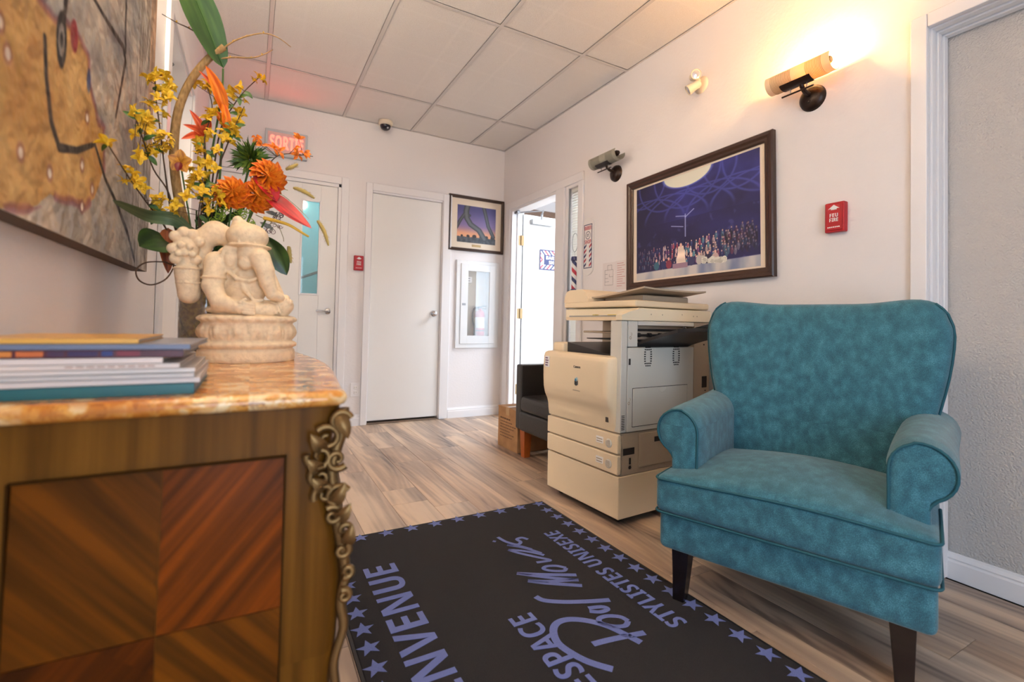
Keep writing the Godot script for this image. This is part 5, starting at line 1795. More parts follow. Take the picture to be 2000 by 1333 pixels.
	obj("door", mb, white, cab)
	mb = MB.new()
	mb.box(Vector3(-0.172, -0.012, 0.029), Vector3(-0.136, 0.008, 0.034), 0.001)
	obj("latch", mb, M.steel, cab)
	mb = MB.new()
	mb.box(Vector3(-0.114, -0.315, 0.021), Vector3(0.124, 0.335, 0.024))
	obj("pane", mb, M.glass, cab)
	mb = MB.new()
	var lining := paint(rgb8(206, 196, 180), 0.6)
	mb.box(Vector3(-0.135, -0.342, -0.118), Vector3(0.15, 0.362, -0.112))
	mb.box(Vector3(-0.14, -0.342, -0.118), Vector3(-0.132, 0.362, 0.004))
	mb.box(Vector3(0.146, -0.342, -0.118), Vector3(0.154, 0.362, 0.004))
	mb.box(Vector3(-0.135, -0.345, -0.118), Vector3(0.15, -0.337, 0.004))
	mb.box(Vector3(-0.135, 0.356, -0.118), Vector3(0.15, 0.364, 0.004))
	obj("lining", mb, lining, cab)
	var box := thing("cabinet_sensor", "small white switch box inside the extinguisher cabinet", "switch box")
	box.transform = on_back(1.94, 1.372, -0.1)
	mb = MB.new()
	mb.box(Vector3(-0.034, -0.03, -0.012), Vector3(0.03, 0.034, 0.016), 0.003)
	obj("case", mb, M.white_ink, box)
	mb = MB.new()
	for y in [-0.012, 0.012]:
		mb.box(Vector3(-0.014, y, 0.0155), Vector3(0.008, y + 0.006, 0.017), 0.0)
	obj("slots", mb, M.black, box)
	var ex := thing("fire_extinguisher", "red fire extinguisher with black hose inside the wall cabinet", "fire extinguisher", P3(2.05, 0.7835, DB + 0.048))
	mb = MB.new()
	mb.lathe([Vector2(0, 0.0), Vector2(0.046, 0.0), Vector2(0.05, 0.008), Vector2(0.05, 0.235), Vector2(0.044, 0.262), Vector2(0.026, 0.28), Vector2(0.016, 0.286), Vector2(0.016, 0.3), Vector2(0, 0.3)], 24)
	obj("cylinder", mb, M.red, ex)
	mb = MB.new()
	mb.lathe([Vector2(0.0505, 0.07), Vector2(0.0508, 0.071), Vector2(0.0508, 0.079), Vector2(0.0505, 0.08)], 24)
	obj("band", mb, M.black, ex)
	mb = MB.new()
	mb.lathe([Vector2(0.0503, 0.1), Vector2(0.0506, 0.101), Vector2(0.0506, 0.21), Vector2(0.0503, 0.211)], 24)
	obj("paper_label", mb, paint(rgb8(214, 196, 186), 0.6), ex)
	mb = MB.new()
	mb.box(Vector3(-0.02, 0.296, -0.012), Vector3(0.02, 0.32, 0.012), 0.004)
	mb.tube(smooth_path([Vector3(0.015, 0.318, 0), Vector3(0.04, 0.326, 0.01), Vector3(0.06, 0.322, 0.015)], 4), 0.006, 0.005, 6)
	mb.tube(smooth_path([Vector3(0.015, 0.303, 0), Vector3(0.04, 0.302, 0.01), Vector3(0.058, 0.295, 0.015)], 4), 0.005, 0.005, 6)
	obj("valve", mb, M.black, ex)
	mb = MB.new()
	mb.tube(smooth_path([Vector3(-0.015, 0.308, 0), Vector3(-0.06, 0.305, 0.01), Vector3(-0.085, 0.26, 0.015), Vector3(-0.085, 0.19, 0.016), Vector3(-0.07, 0.12, 0.015), Vector3(-0.065, 0.055, 0.014)], 6), 0.009, 0.009, 8)
	mb.tube(PackedVector3Array([Vector3(-0.065, 0.06, 0.014), Vector3(-0.064, 0.02, 0.014)]), 0.011, 0.014, 8)
	obj("hose", mb, M.black, ex)
	# duplex socket low between the doors
	var so := thing("wall_outlet", "white double socket low on the far wall between the doors", "outlet")
	so.transform = on_back(0.828, 0.318, 0.0)
	mb = MB.new()
	mb.box(Vector3(-0.043, -0.062, 0), Vector3(0.043, 0.062, 0.006), 0.003)
	obj("cover_plate", mb, M.trim, so)
	for y in [-0.022, 0.022]:
		mb = MB.new()
		mb.lathe([Vector2(0, 0.008), Vector2(0.015, 0.008), Vector2(0.017, 0.005)], 18, along(Vector3(0, y, 0), Vector3(0, 0, 1)))
		var s := obj("receptacle", mb, M.white_ink, so)
		mb = MB.new()
		mb.box(Vector3(-0.008, y - 0.004, 0.0075), Vector3(-0.006, y + 0.006, 0.0084))
		mb.box(Vector3(0.006, y - 0.004, 0.0075), Vector3(0.008, y + 0.006, 0.0084))
		obj("slots", mb, M.black, s)
	# dome camera at the ceiling
	var dc := thing("dome_camera", "white dome security camera on the ceiling near the far wall", "camera", P3(1.005, HC - 0.0045, 4.305))
	mb = MB.new()
	mb.lathe([Vector2(0.0, 0.003), Vector2(0.058, 0.003), Vector2(0.062, -0.004), Vector2(0.062, -0.026), Vector2(0.056, -0.034), Vector2(0.046, -0.037)], 28)
	obj("housing", mb, M.cream_plastic, dc)
	mb = MB.new()
	mb.lathe([Vector2(0.047, -0.034), Vector2(0.046, -0.05), Vector2(0.038, -0.066), Vector2(0.022, -0.077), Vector2(0.0, -0.081)], 24)
	obj("bubble", mb, paint(rgb8(36, 32, 40), 0.08), dc)
	mb = MB.new()
	mb.lathe([Vector2(0, 0.004), Vector2(0.008, 0.003), Vector2(0.009, 0.0)], 14, along(Vector3(0.012, -0.064, 0.036), Vector3(0.25, -0.5, 0.8)))
	obj("lens", mb, M.chrome, dc)
	build_signs()


# a plate with a rectangular hole, in the xy plane
func bx2(mb: MB, x0: float, x1: float, y0: float, y1: float, z0: float, z1: float, hx0: float, hx1: float, hy0: float, hy1: float, bev: float) -> void:
	mb.box(Vector3(x0, y0, z0), Vector3(hx0, y1, z1), bev)
	mb.box(Vector3(hx1, y0, z0), Vector3(x1, y1, z1), bev)
	mb.box(Vector3(hx0 - bev, hy1, z0), Vector3(hx1 + bev, y1, z1), bev)
	mb.box(Vector3(hx0 - bev, y0, z0), Vector3(hx1 + bev, hy0, z1), bev)


func stripes(parent: Node3D, x0: float, x1: float, y0: float, y1: float, z: float, pitch: float, slope: float, cols: Array) -> void:
	# slanting coloured stripes clipped to a rectangle
	var rect := PackedVector2Array([Vector2(x0, y0), Vector2(x1, y0), Vector2(x1, y1), Vector2(x0, y1)])
	var k := 0
	var y := y0 - absf(slope) * (x1 - x0) - pitch
	while y < y1 + absf(slope) * (x1 - x0) + pitch:
		var m: Material = cols[k % cols.size()]
		if m:
			var s := slope * (x1 - x0)
			var q := PackedVector2Array([Vector2(x0, y), Vector2(x1, y + s), Vector2(x1, y + s + pitch), Vector2(x0, y + pitch)])
			for poly in Geometry2D.intersect_polygons(q, rect):
				if poly.size() > 2:
					var mb := MB.new()
					mb.prism(poly, z, z + 0.0006)
					obj("stripe", mb, m, parent)
		y += pitch
		k += 1


func build_signs() -> void:
	var navy := paint(rgb8(34, 40, 92), 0.35)
	var crimson := paint(rgb8(186, 40, 58), 0.35)
	var enamel := paint(rgb8(236, 232, 228), 0.3)
	# tin plaque shaped like a barber pole, on the right wall
	var s := thing("pole_plaque", "narrow rounded tin barber sign on the wall left of the big photograph", "sign")
	s.transform = on_right(1.548, 2.952, 0.002)
	var cap := PackedVector2Array()
	for k in 25:
		var w := PI * k / 24.0
		cap.append(Vector2(cos(w) * 0.064, 0.165 + sin(w) * 0.058))
	for k in 25:
		var w := PI + PI * k / 24.0
		cap.append(Vector2(cos(w) * 0.064, -0.165 + sin(w) * 0.058))
	var mb := MB.new()
	mb.prism(cap, 0, 0.008, Transform3D.IDENTITY, true)
	obj("plate", mb, enamel, s)
	mb = MB.new()
	mb.box(Vector3(-0.046, -0.168, 0.007), Vector3(0.046, 0.168, 0.0086))
	obj("field", mb, enamel, s)
	mb = MB.new()
	mb.box(Vector3(-0.05, -0.17, 0.0078), Vector3(-0.044, 0.17, 0.0094))
	mb.box(Vector3(0.044, -0.17, 0.0078), Vector3(0.05, 0.17, 0.0094))
	mb.box(Vector3(-0.05, 0.164, 0.0078), Vector3(0.05, 0.17, 0.0094))
	mb.box(Vector3(-0.05, -0.17, 0.0078), Vector3(0.05, -0.164, 0.0094))
	obj("border_line", mb, navy, s)
	stripes(s, -0.044, -0.018, -0.16, 0.02, 0.0086, 0.018, 0.8, [crimson, null, navy, null])
	stripes(s, 0.018, 0.044, -0.16, 0.02, 0.0086, 0.018, 0.8, [navy, null, crimson, null])
	mb = MB.new()
	mb.lathe([Vector2(0.026, 0.0), Vector2(0.0285, 0.001), Vector2(0.031, 0.0)], 24, along(Vector3(0, 0.085, 0.0086), Vector3(0, 0, 1)))
	obj("ring", mb, navy, s)
	words("BARBER", s, crimson, Transform3D(Basis.IDENTITY, Vector3(0, 0.142, 0.009)), 0.082, 0.03, 0.0008, "lettering", 700)
	words("SHOP", s, crimson, Transform3D(Basis.IDENTITY, Vector3(0, 0.035, 0.009)), 0.078, 0.03, 0.0008, "lettering", 700)
	words("IT", s, navy, Transform3D(Basis.IDENTITY, Vector3(0, 0.085, 0.009)), 0.022, 0.022, 0.0008, "lettering", 700)
	# two printed sheets
	var ink := paint(rgb8(120, 112, 112), 0.8)
	var pink := paint(rgb8(196, 130, 130), 0.8)
	var sh := thing("evacuation_plan", "thin printed floor plan sheet taped beside the big photograph", "paper")
	sh.transform = on_right(1.293, 2.708, 0.0)
	var sheet := paint(rgb8(226, 218, 216), 0.8)
	mb = MB.new()
	mb.box(Vector3(-0.07, -0.105, 0), Vector3(0.07, 0.105, 0.0012))
	obj("sheet", mb, sheet, sh)
	mb = MB.new()
	for q in [[-0.045, -0.06, 0.045, -0.06], [-0.045, 0.05, 0.045, 0.05], [-0.045, -0.06, -0.045, 0.05], [0.045, -0.06, 0.045, 0.05], [-0.045, -0.01, -0.01, -0.01], [0.005, 0.0, 0.045, 0.0], [0.005, 0.0, 0.005, 0.02], [-0.045, 0.02, -0.015, 0.02], [-0.015, 0.05, -0.015, 0.085], [0.03, 0.05, 0.03, 0.085], [-0.015, 0.085, 0.03, 0.085], [-0.045, -0.035, 0.0, -0.035]]:
		mb.tube(PackedVector3Array([Vector3(q[0], q[1], 0.0014), Vector3(q[2], q[3], 0.0014)]), 0.001, 0.001, 4)
	obj("plan_lines", mb, ink, sh)
	sh = thing("notice_sheet", "narrow notice with rows of small red print beside the photo frame", "paper")
	sh.transform = on_right(1.298, 2.578, 0.0)
	mb = MB.new()
	mb.box(Vector3(-0.056, -0.102, 0), Vector3(0.056, 0.102, 0.0012))
	obj("sheet", mb, sheet, sh)
	mb = MB.new()
	for k in 11:
		mb.box(Vector3(-0.042, 0.082 - 0.016 * k, 0.001), Vector3(-0.036 + 0.06 + 0.018 * sin(k * 2.3), 0.0855 - 0.016 * k, 0.0018))
	obj("print_lines", mb, pink, sh)
	# square sign on the open shop door
	s = thing("shop_sign", "striped red, white and blue BARBER SHOP sign on the open door", "sign", P3(2.772, 1.607, 4.1985))
	mb = MB.new()
	mb.box(Vector3(-0.178, -0.106, 0), Vector3(0.178, 0.106, 0.006), 0.003)
	obj("plate", mb, enamel, s)
	mb = MB.new()
	bx2(mb, -0.178, 0.178, -0.106, 0.106, 0.0055, 0.0072, -0.166, 0.166, -0.094, 0.094, 0.0005)
	obj("border_line", mb, navy, s)
	stripes(s, -0.166, 0.166, 0.052, 0.094, 0.006, 0.024, -1.1, [crimson, null, navy, null])
	stripes(s, -0.166, 0.166, -0.094, -0.052, 0.006, 0.024, 1.1, [crimson, null, navy, null])
	for e in [-1.0, 1.0]:
		mb = MB.new()
		mb.prism(PackedVector2Array([Vector2(e * 0.166, 0.034), Vector2(e * 0.135, 0.0), Vector2(e * 0.166, -0.034), Vector2(e * 0.166, -0.012), Vector2(e * 0.155, 0.0), Vector2(e * 0.166, 0.012)]), 0.006, 0.0068)
		obj("chevron", mb, crimson, s)
	mb = MB.new()
	mb.box(Vector3(-0.125, -0.052, 0.006), Vector3(0.125, 0.052, 0.0076))
	obj("name_field", mb, navy, s)
	words("BARBER", s, enamel, Transform3D(Basis.IDENTITY, Vector3(0, 0.024, 0.008)), 0.2, 0.036, 0.001, "lettering", 700)
	words("SHOP", s, enamel, Transform3D(Basis.IDENTITY, Vector3(0.0, -0.024, 0.008)), 0.13, 0.036, 0.001, "lettering", 700)
	# hanging pole ornament in the side light
	s = thing("barber_pole_hanger", "small striped barber pole hanging from a wire ring in the narrow window", "ornament")
	s.transform = on_right(0.0, 3.118, 0.012)
	mb = MB.new()
	var ring := PackedVector3Array()
	for k in 33:
		var w := TAU * k / 32.0
		ring.append(Vector3(cos(w) * 0.036, 1.6 + sin(w) * 0.075, 0))
	mb.tube(ring, 0.0022, 0.0022, 5)
	mb.tube(PackedVector3Array([Vector3(0, 1.525, 0), Vector3(0, 1.485, 0)]), 0.002, 0.002, 5)
	obj("wire_ring", mb, M.steel, s)
	mb = MB.new()
	mb.lathe([Vector2(0, 1.488), Vector2(0.026, 1.485), Vector2(0.029, 1.47), Vector2(0.03, 1.455), Vector2(0.024, 1.45)], 18)
	obj("top_cap", mb, navy, s)
	mb = MB.new()
	mb.lathe([Vector2(0.024, 1.225), Vector2(0.034, 1.215), Vector2(0.036, 1.19), Vector2(0.02, 1.178), Vector2(0.008, 1.16), Vector2(0, 1.15)], 18)
	obj("bottom_cap", mb, navy, s)
	var turns := 36
	for band in 4:
		mb = MB.new()
		var rows := []
		for k in turns + 1:
			var t := float(k) / turns
			var row := PackedVector3Array()
			for j in 4:
				var y := 1.222 + 0.228 * t
				var w := TAU * (1.6 * t) + PI * 0.5 * (band + j / 3.0)
				row.append(Vector3(cos(w) * 0.0235, y, sin(w) * 0.0235))
			rows.append(row)
		mb.surf(rows)
		mb._fix(rows, PackedVector3Array([Vector3(0, 1.222, 0), Vector3(0, 1.23, 0)]))
		obj("stripe", mb, [crimson, enamel, navy, enamel][band], s)


# ---------------------------------------------------------------- wall lamps

func sconce(label: String, d: float, y: float, lit: bool, left := false, power := 0.26) -> void:
	var s := thing("wall_sconce", label, "wall lamp", P3(XL if left else XR, y, d), PI if left else 0.0, "tubular wall sconces")
	# own axes as the room: -x into the room, z towards the camera
	var mb := MB.new()
	mb.lathe([Vector2(0, 0.034), Vector2(0.02, 0.033), Vector2(0.042, 0.026), Vector2(0.056, 0.014), Vector2(0.06, 0.0)], 32, along(Vector3.ZERO, Vector3(-1, 0, 0)))
	obj("wall_plate", mb, M.bronze, s)
	mb = MB.new()
	mb.lathe([Vector2(0, 0.006), Vector2(0.006, 0.005), Vector2(0.0075, 0.0)], 12, along(Vector3(-0.032, -0.022, 0.0), Vector3(-1, 0, 0)))
	obj("cap_nut", mb, M.bronze, s)
	mb = MB.new()
	mb.tube(smooth_path([Vector3(-0.025, 0.01, 0.0), Vector3(-0.06, 0.014, 0.0), Vector3(-0.085, 0.03, 0.0), Vector3(-0.095, 0.05, 0.0)], 5), 0.011, 0.01, 10)
	obj("arm", mb, M.bronze, s)
	mb = MB.new()
	mb.tube(PackedVector3Array([Vector3(-0.102, 0.012, -0.085), Vector3(-0.102, 0.012, 0.06)]), 0.0042, 0.0042, 8)
	obj("rod", mb, M.bronze, s)
	for z in [-0.045, 0.03]:
		mb = MB.new()
		mb.tube(PackedVector3Array([Vector3(-0.102, 0.012, z), Vector3(-0.1, 0.045, z)]), 0.0032, 0.0032, 6)
		obj("pin", mb, M.chrome, s)
	# saddle under the shade
	var cx := -0.098
	var cy := 0.092
	mb = MB.new()
	var rows := []
	for k in 9:
		var w := lerpf(-2.35, -0.85, k / 8.0)
		rows.append(PackedVector3Array([Vector3(cx + cos(w) * 0.0485, cy + sin(w) * 0.0485, -0.08), Vector3(cx + cos(w) * 0.0485, cy + sin(w) * 0.0485, 0.055)]))
	mb.surf(rows)
	rows = []
	for k in 9:
		var w := lerpf(-2.35, -0.85, k / 8.0)
		rows.append(PackedVector3Array([Vector3(cx + cos(w) * 0.053, cy + sin(w) * 0.053, -0.08), Vector3(cx + cos(w) * 0.053, cy + sin(w) * 0.053, 0.055)]))
	mb.surf(rows, false, false, true)
	obj("saddle", mb, M.bronze, s)
	# frosted trough, open above
	var frost := paint(rgb8(232, 214, 178), 0.55)
	frost.backlight_enabled = true
	frost.backlight = Color(0.5, 0.41, 0.24)
	var grid := paint(rgb8(186, 160, 112), 0.4, 0.3)
	grid.backlight_enabled = true
	grid.backlight = Color(0.25, 0.18, 0.08)
	if not lit:
		frost = paint(rgb8(158, 154, 138), 0.5)
		grid = paint(rgb8(150, 144, 128), 0.45)
	mb = MB.new()
	rows = []
	for k in 21:
		var w := lerpf(-3.65, 0.15, k / 20.0)
		rows.append(PackedVector3Array([Vector3(cx + cos(w) * 0.047, cy + sin(w) * 0.047, -0.145), Vector3(cx + cos(w) * 0.047, cy + sin(w) * 0.047, 0.145)]))
	mb.surf(rows)
	rows = []
	for k in 21:
		var w := lerpf(-3.65, 0.15, k / 20.0)
		rows.append(PackedVector3Array([Vector3(cx + cos(w) * 0.0445, cy + sin(w) * 0.0445, -0.145), Vector3(cx + cos(w) * 0.0445, cy + sin(w) * 0.0445, 0.145)]))
	mb.surf(rows, false, false, true)
	obj("shade", mb, frost, s)
	# ribbed sleeves at both ends of the trough
	for q in [[-0.118, -0.02], [0.045, 0.112]]:
		mb = MB.new()
		var z: float = q[0]
		while z < q[1]:
			var arc := PackedVector3Array()
			for k in 17:
				var w := lerpf(-3.5, -0.05, k / 16.0)
				arc.append(Vector3(cx + cos(w) * 0.0478, cy + sin(w) * 0.0478, z))
			mb.tube(arc, 0.0011, 0.0011, 4, false)
			z += 0.0055
		var rb := obj("ribs", mb, grid, s)
		rb.set_meta("kind", "stuff")
	# lamp holder at the near end and the bulb
	mb = MB.new()
	mb.lathe([Vector2(0, 0.03), Vector2(0.014, 0.03), Vector2(0.019, 0.02), Vector2(0.021, 0.0), Vector2(0, 0.0)], 6, along(Vector3(cx, cy + 0.004, 0.102), Vector3(0, 0, 1)))
	obj("lamp_holder", mb, M.bronze, s)
	mb = MB.new()
	mb.lathe([Vector2(0, 0.072), Vector2(0.012, 0.07), Vector2(0.021, 0.06), Vector2(0.025, 0.045), Vector2(0.02, 0.026), Vector2(0.012, 0.012), Vector2(0.011, 0.0), Vector2(0, 0)], 18, along(Vector3(cx, cy + 0.004, 0.1), Vector3(0, 0, -1)))
	var bulb := paint(rgb8(250, 240, 220), 0.3)
	if lit:
		bulb.emission_enabled = true
		bulb.emission = Color(1.0, 0.72, 0.34)
		bulb.emission_energy_multiplier = 14.0
	obj("bulb", mb, bulb, s)
	if lit:
		var l := OmniLight3D.new()
		l.name = "sconce_light"
		add_child(l)
		l.position = s.transform * Vector3(cx, cy + 0.004, 0.055)
		l.light_color = Color(1.0, 0.92, 0.8) if left else Color(1.0, 0.76, 0.46)
		l.light_energy = power
		l.light_size = 0.02
		l.omni_range = 12.0
		l.omni_attenuation = 2.0
		l.shadow_enabled = true


func build_lamps() -> void:
	sconce("lit tubular wall sconce with bronze plate above the big photograph", 1.275, 2.024, true)
	sconce("unlit tubular wall sconce beside the shop door, left of the photograph", 2.646, 2.034, false)
	sconce("lit tubular wall sconce high on the left wall above the near end of the canvas", 0.6, 2.2, true, true, 1.05)
	sconce("lit tubular wall sconce high on the left wall above the far end of the canvas", 1.6, 2.2, true, true, 1.05)
	# unseen fill panel added in the shop to brighten far wall and door
	var sp := thing("shop_fill_panel", "added flat fill panel, out of view in the shop beyond the open door", "added fill light", P3(3.55, HC, 3.5))
	var fb := MB.new()
	fb.box(Vector3(-0.62, -0.05, -0.32), Vector3(0.62, -0.001, 0.32), 0.01)
	obj("housing", fb, M.trim, sp)
	fb = MB.new()
	fb.box(Vector3(-0.6, -0.058, -0.3), Vector3(0.6, -0.05, 0.3), 0.002)
	var gl := paint(Color.WHITE, 0.4)
	gl.emission_enabled = true
	gl.emission = Color(0.92, 0.96, 1.0)
	gl.emission_energy_multiplier = 3.0
	obj("diffuser", fb, gl, sp)
	var sa := AreaLight3D.new()
	sa.name = "shop_fill_light"  # added fill light just under the panel
	add_child(sa)
	sa.position = P3(3.55, HC - 0.07, 3.5)
	sa.rotation.x = -PI / 2
	sa.area_size = Vector2(1.2, 0.6)
	sa.light_color = Color(0.92, 0.96, 1.0)
	sa.light_energy = 4.5
	sa.shadow_enabled = true
	# twin-head emergency light
	var e := thing("emergency_light", "small cream twin-head emergency light high on the right wall", "wall lamp", P3(XR, 2.362, 1.912))
	var mb := MB.new()
	mb.lathe([Vector2(0, 0.018), Vector2(0.034, 0.016), Vector2(0.046, 0.008), Vector2(0.05, 0.0)], 26, along(Vector3.ZERO, Vector3(-1, 0, 0)))
	obj("base", mb, M.cream_plastic, e)
	for k in 2:
		var h := Node3D.new()
		h.name = "lamp_head"
		e.add_child(h, true)
		var at: Vector3 = [Vector3(-0.062, 0.036, 0.004), Vector3(-0.062, -0.026, -0.002)][k]
		var ax: Vector3 = [Vector3(-0.55, -0.22, 0.8), Vector3(-0.62, -0.5, -0.55)][k]
		mb = MB.new()
		mb.tube(PackedVector3Array([Vector3(-0.015, at.y * 0.55, 0), at]), 0.01, 0.009, 8)
		obj("swivel", mb, M.cream_plastic, h)
		mb = MB.new()
		mb.lathe([Vector2(0, -0.042), Vector2(0.018, -0.04), Vector2(0.023, -0.03), Vector2(0.024, 0.0), Vector2(0.027, 0.02), Vector2(0.03, 0.036), Vector2(0.028, 0.038), Vector2(0.026, 0.034), Vector2(0.0, 0.03)], 22, along(at, ax))
		obj("can", mb, M.cream_plastic, h)
		mb = MB.new()
		mb.lathe([Vector2(0, 0.0375), Vector2(0.014, 0.0365), Vector2(0.025, 0.033), Vector2(0.025, 0.031)], 18, along(at, ax))
		obj("lens", mb, paint(rgb8(206, 206, 212), 0.12, 0.6), h)


# ---------------------------------------------------------------- statue

func smin(a: float, b: float, k: float) -> float:
	var h := maxf(k - absf(a - b), 0.0) / k
	return minf(a, b) - h * h * k * 0.25


func figure_field(p: Vector3, caps: Array, ells: Array) -> float:
	var d := 1.0
	for c in caps:
		var a: Vector3 = c[0]
		var ba: Vector3 = c[2] - a
		var h := clampf((p - a).dot(ba) / ba.length_squared(), 0.0, 1.0)
		d = smin(d, (p - a - ba * h).length() - lerpf(c[1], c[3], h), c[4])
	for e in ells:
		var r: Vector3 = e[1]
		var q: Vector3 = (p - e[0]) / r
		var k0 := q.length()
		var k1 := (q / r).length()
		d = smin(d, k0 * (k0 - 1.0) / maxf(k1, 1e-6), e[2])
	return d


# surface nets of a field on a grid, worked block by block
func field_mesh(lo: Vector3, hi: Vector3, cell: float, caps: Array, ells: Array) -> ArrayMesh:
	var nx := int((hi.x - lo.x) / cell) + 1
	var ny := int((hi.y - lo.y) / cell) + 1
	var nz2 := int((hi.z - lo.z) / cell) + 1
	var val := PackedFloat32Array()
	val.resize(nx * ny * nz2)
	val.fill(1.0)
	var B := 6
	for bz in range(0, nz2, B):
		for by in range(0, ny, B):
			for bx0 in range(0, nx, B):
				var c := lo + Vector3(bx0 + B * 0.5, by + B * 0.5, bz + B * 0.5) * cell
				var reach := B * cell * 0.9 + 0.012
				var near_c := []
				var near_e := []
				for q in caps:
					var a: Vector3 = q[0]
					var ba: Vector3 = q[2] - a
					var h := clampf((c - a).dot(ba) / ba.length_squared(), 0.0, 1.0)
					if (c - a - ba * h).length() - maxf(q[1], q[3]) < reach:
						near_c.append(q)
				for q in ells:
					var r: Vector3 = q[1]
					var o: Vector3 = (c - q[0]).abs() - r
					if maxf(o.x, maxf(o.y, o.z)) < reach:
						near_e.append(q)
				if near_c.is_empty() and near_e.is_empty():
					continue
				for k in range(bz, mini(bz + B, nz2)):
					for j in range(by, mini(by + B, ny)):
						for i in range(bx0, mini(bx0 + B, nx)):
							val[(k * ny + j) * nx + i] = figure_field(lo + Vector3(i, j, k) * cell, near_c, near_e)
	var mb := MB.new()
	var id := PackedInt32Array()
	id.resize(val.size())
	id.fill(-1)
	for k in nz2 - 1:
		for j in ny - 1:
			for i in nx - 1:
				var at := (k * ny + j) * nx + i
				var inside := 0
				for s in 8:
					if val[at + (s & 1) + ((s >> 1) & 1) * nx + (s >> 2) * nx * ny] < 0.0:
						inside += 1
				if inside == 0 or inside == 8:
					continue
				var sum := Vector3.ZERO
				var cnt := 0
				for e in EDGES:
					var a: float = val[at + (e[0] & 1) + ((e[0] >> 1) & 1) * nx + (e[0] >> 2) * nx * ny]
					var b: float = val[at + (e[1] & 1) + ((e[1] >> 1) & 1) * nx + (e[1] >> 2) * nx * ny]
					if (a < 0.0) != (b < 0.0):
						var t := a / (a - b)
						var pa := Vector3(e[0] & 1, (e[0] >> 1) & 1, e[0] >> 2)
						var pb := Vector3(e[1] & 1, (e[1] >> 1) & 1, e[1] >> 2)
						sum += pa.lerp(pb, t)
						cnt += 1
				var g := Vector3(val[at + 1] - val[at] + val[at + 1 + nx + nx * ny] - val[at + nx + nx * ny], val[at + nx] - val[at] + val[at + 1 + nx + nx * ny] - val[at + 1 + nx * ny], val[at + nx * ny] - val[at] + val[at + 1 + nx + nx * ny] - val[at + 1 + nx])
				id[at] = mb.vert(lo + (Vector3(i, j, k) + sum / cnt) * cell, g.normalized())
	for k in range(1, nz2 - 1):
		for j in range(1, ny - 1):
			for i in range(1, nx - 1):
				var at := (k * ny + j) * nx + i
				var s0 := val[at] < 0.0
				if s0 != (val[at + 1] < 0.0):
					_net(mb, id[at], id[at - nx], id[at - nx - nx * ny], id[at - nx * ny])
				if s0 != (val[at + nx] < 0.0):
					_net(mb, id[at], id[at - 1], id[at - 1 - nx * ny], id[at - nx * ny])
				if s0 != (val[at + nx * ny] < 0.0):
					_net(mb, id[at], id[at - 1], id[at - 1 - nx], id[at - nx])
	return mb.mesh()


func _net(mb: MB, a: int, b: int, c: int, d: int) -> void:
	if a < 0 or b < 0 or c < 0 or d < 0:
		return
	mb.tri(a, b, c)
	mb.tri(a, c, d)


const EDGES := [[0, 1], [2, 3], [4, 5], [6, 7], [0, 2], [1, 3], [4, 6], [5, 7], [0, 4], [1, 5], [2, 6], [3, 7]]


func build_statue() -> void:
	var stone := paint(rgb8(246, 220, 182), 0.85)
	stone.albedo_texture = noise_tex(0.05, 141, [[0.0, rgb8(226, 220, 214)], [0.5, rgb8(246, 243, 240)], [1.0, rgb8(255, 255, 253)]], 256, 4)
	stone.uv1_triplanar = true
	stone.uv1_scale = Vector3(4, 4, 4)
	stone.normal_enabled = true
	stone.normal_texture = noise_tex(0.12, 142, [], 256, 4, true, 5.0)
	stone.normal_scale = 0.18
	var s := thing("stone_statue", "cream carved stone statue of a seated elephant-headed figure on the commode", "statue", P3(0, 0.83, 1.447))
	s.scale = Vector3.ONE * 0.851
	# round pedestal: plain band, bead ring, ring of lotus petals, flared rim
	var prof := [Vector2(0.13, 0.0), Vector2(0.134, 0.003), Vector2(0.134, 0.012), Vector2(0.134, 0.024), Vector2(0.132, 0.034), Vector2(0.127, 0.037), Vector2(0.128, 0.041), Vector2(0.136, 0.046), Vector2(0.137, 0.054), Vector2(0.132, 0.059), Vector2(0.124, 0.062), Vector2(0.126, 0.068), Vector2(0.13, 0.076), Vector2(0.132, 0.086), Vector2(0.131, 0.096), Vector2(0.128, 0.106), Vector2(0.125, 0.114), Vector2(0.127, 0.119), Vector2(0.134, 0.124), Vector2(0.136, 0.13), Vector2(0.13, 0.137), Vector2(0.11, 0.142), Vector2(0.0, 0.144)]
	var mb := MB.new()
	var rows := []
	for p in prof:
		var row := PackedVector3Array()
		for k in 128:
			var w := TAU * k / 128.0
			var r: float = p.x
			var y: float = p.y
			if y > 0.064 and y < 0.114:
				var t := (y - 0.064) / 0.05
				var a := absf(fmod(w * 14.0 / TAU + 100.0, 1.0) - 0.5) * 2.0
				var petal := smoothstep(0.15, 0.0, absf(a - (1.0 - t * t) * 0.9)) 
				r += 0.0045 * cos(w * 14.0) * sin(PI * t) - 0.004 * petal
				r += 0.002 * cos(w * 42.0)
			elif y > 0.005 and y < 0.033:
				r += 0.0025 * smoothstep(0.2, 0.0, absf(absf(fmod(w * 12.0 / TAU + 50.0, 1.0) - 0.5) * 2.0 - y / 0.033)) * -1.0
			elif y > 0.044 and y < 0.058:
				r += 0.0018 * sin(w * 40.0)
			elif y > 0.122 and y < 0.134:
				r += 0.003 * sin(w * 24.0 + 1.0)
			row.append(Vector3(cos(w) * r - 0.008, y, sin(w) * r * 0.94))
		rows.append(row)
	mb.surf(rows, true, false, false)
	mb._fix(rows, PackedVector3Array([Vector3.ZERO, Vector3(0, 0.003, 0)]))
	obj("pedestal", mb, stone, s)
	show_mesh("figure", field_mesh(Vector3(-0.26, 0.1, -0.12), Vector3(0.16, 0.47, 0.155), 0.0036, FIGURE_CAPS, FIGURE_ELLS), stone, s)


# ---------------------------------------------------------------- magazines

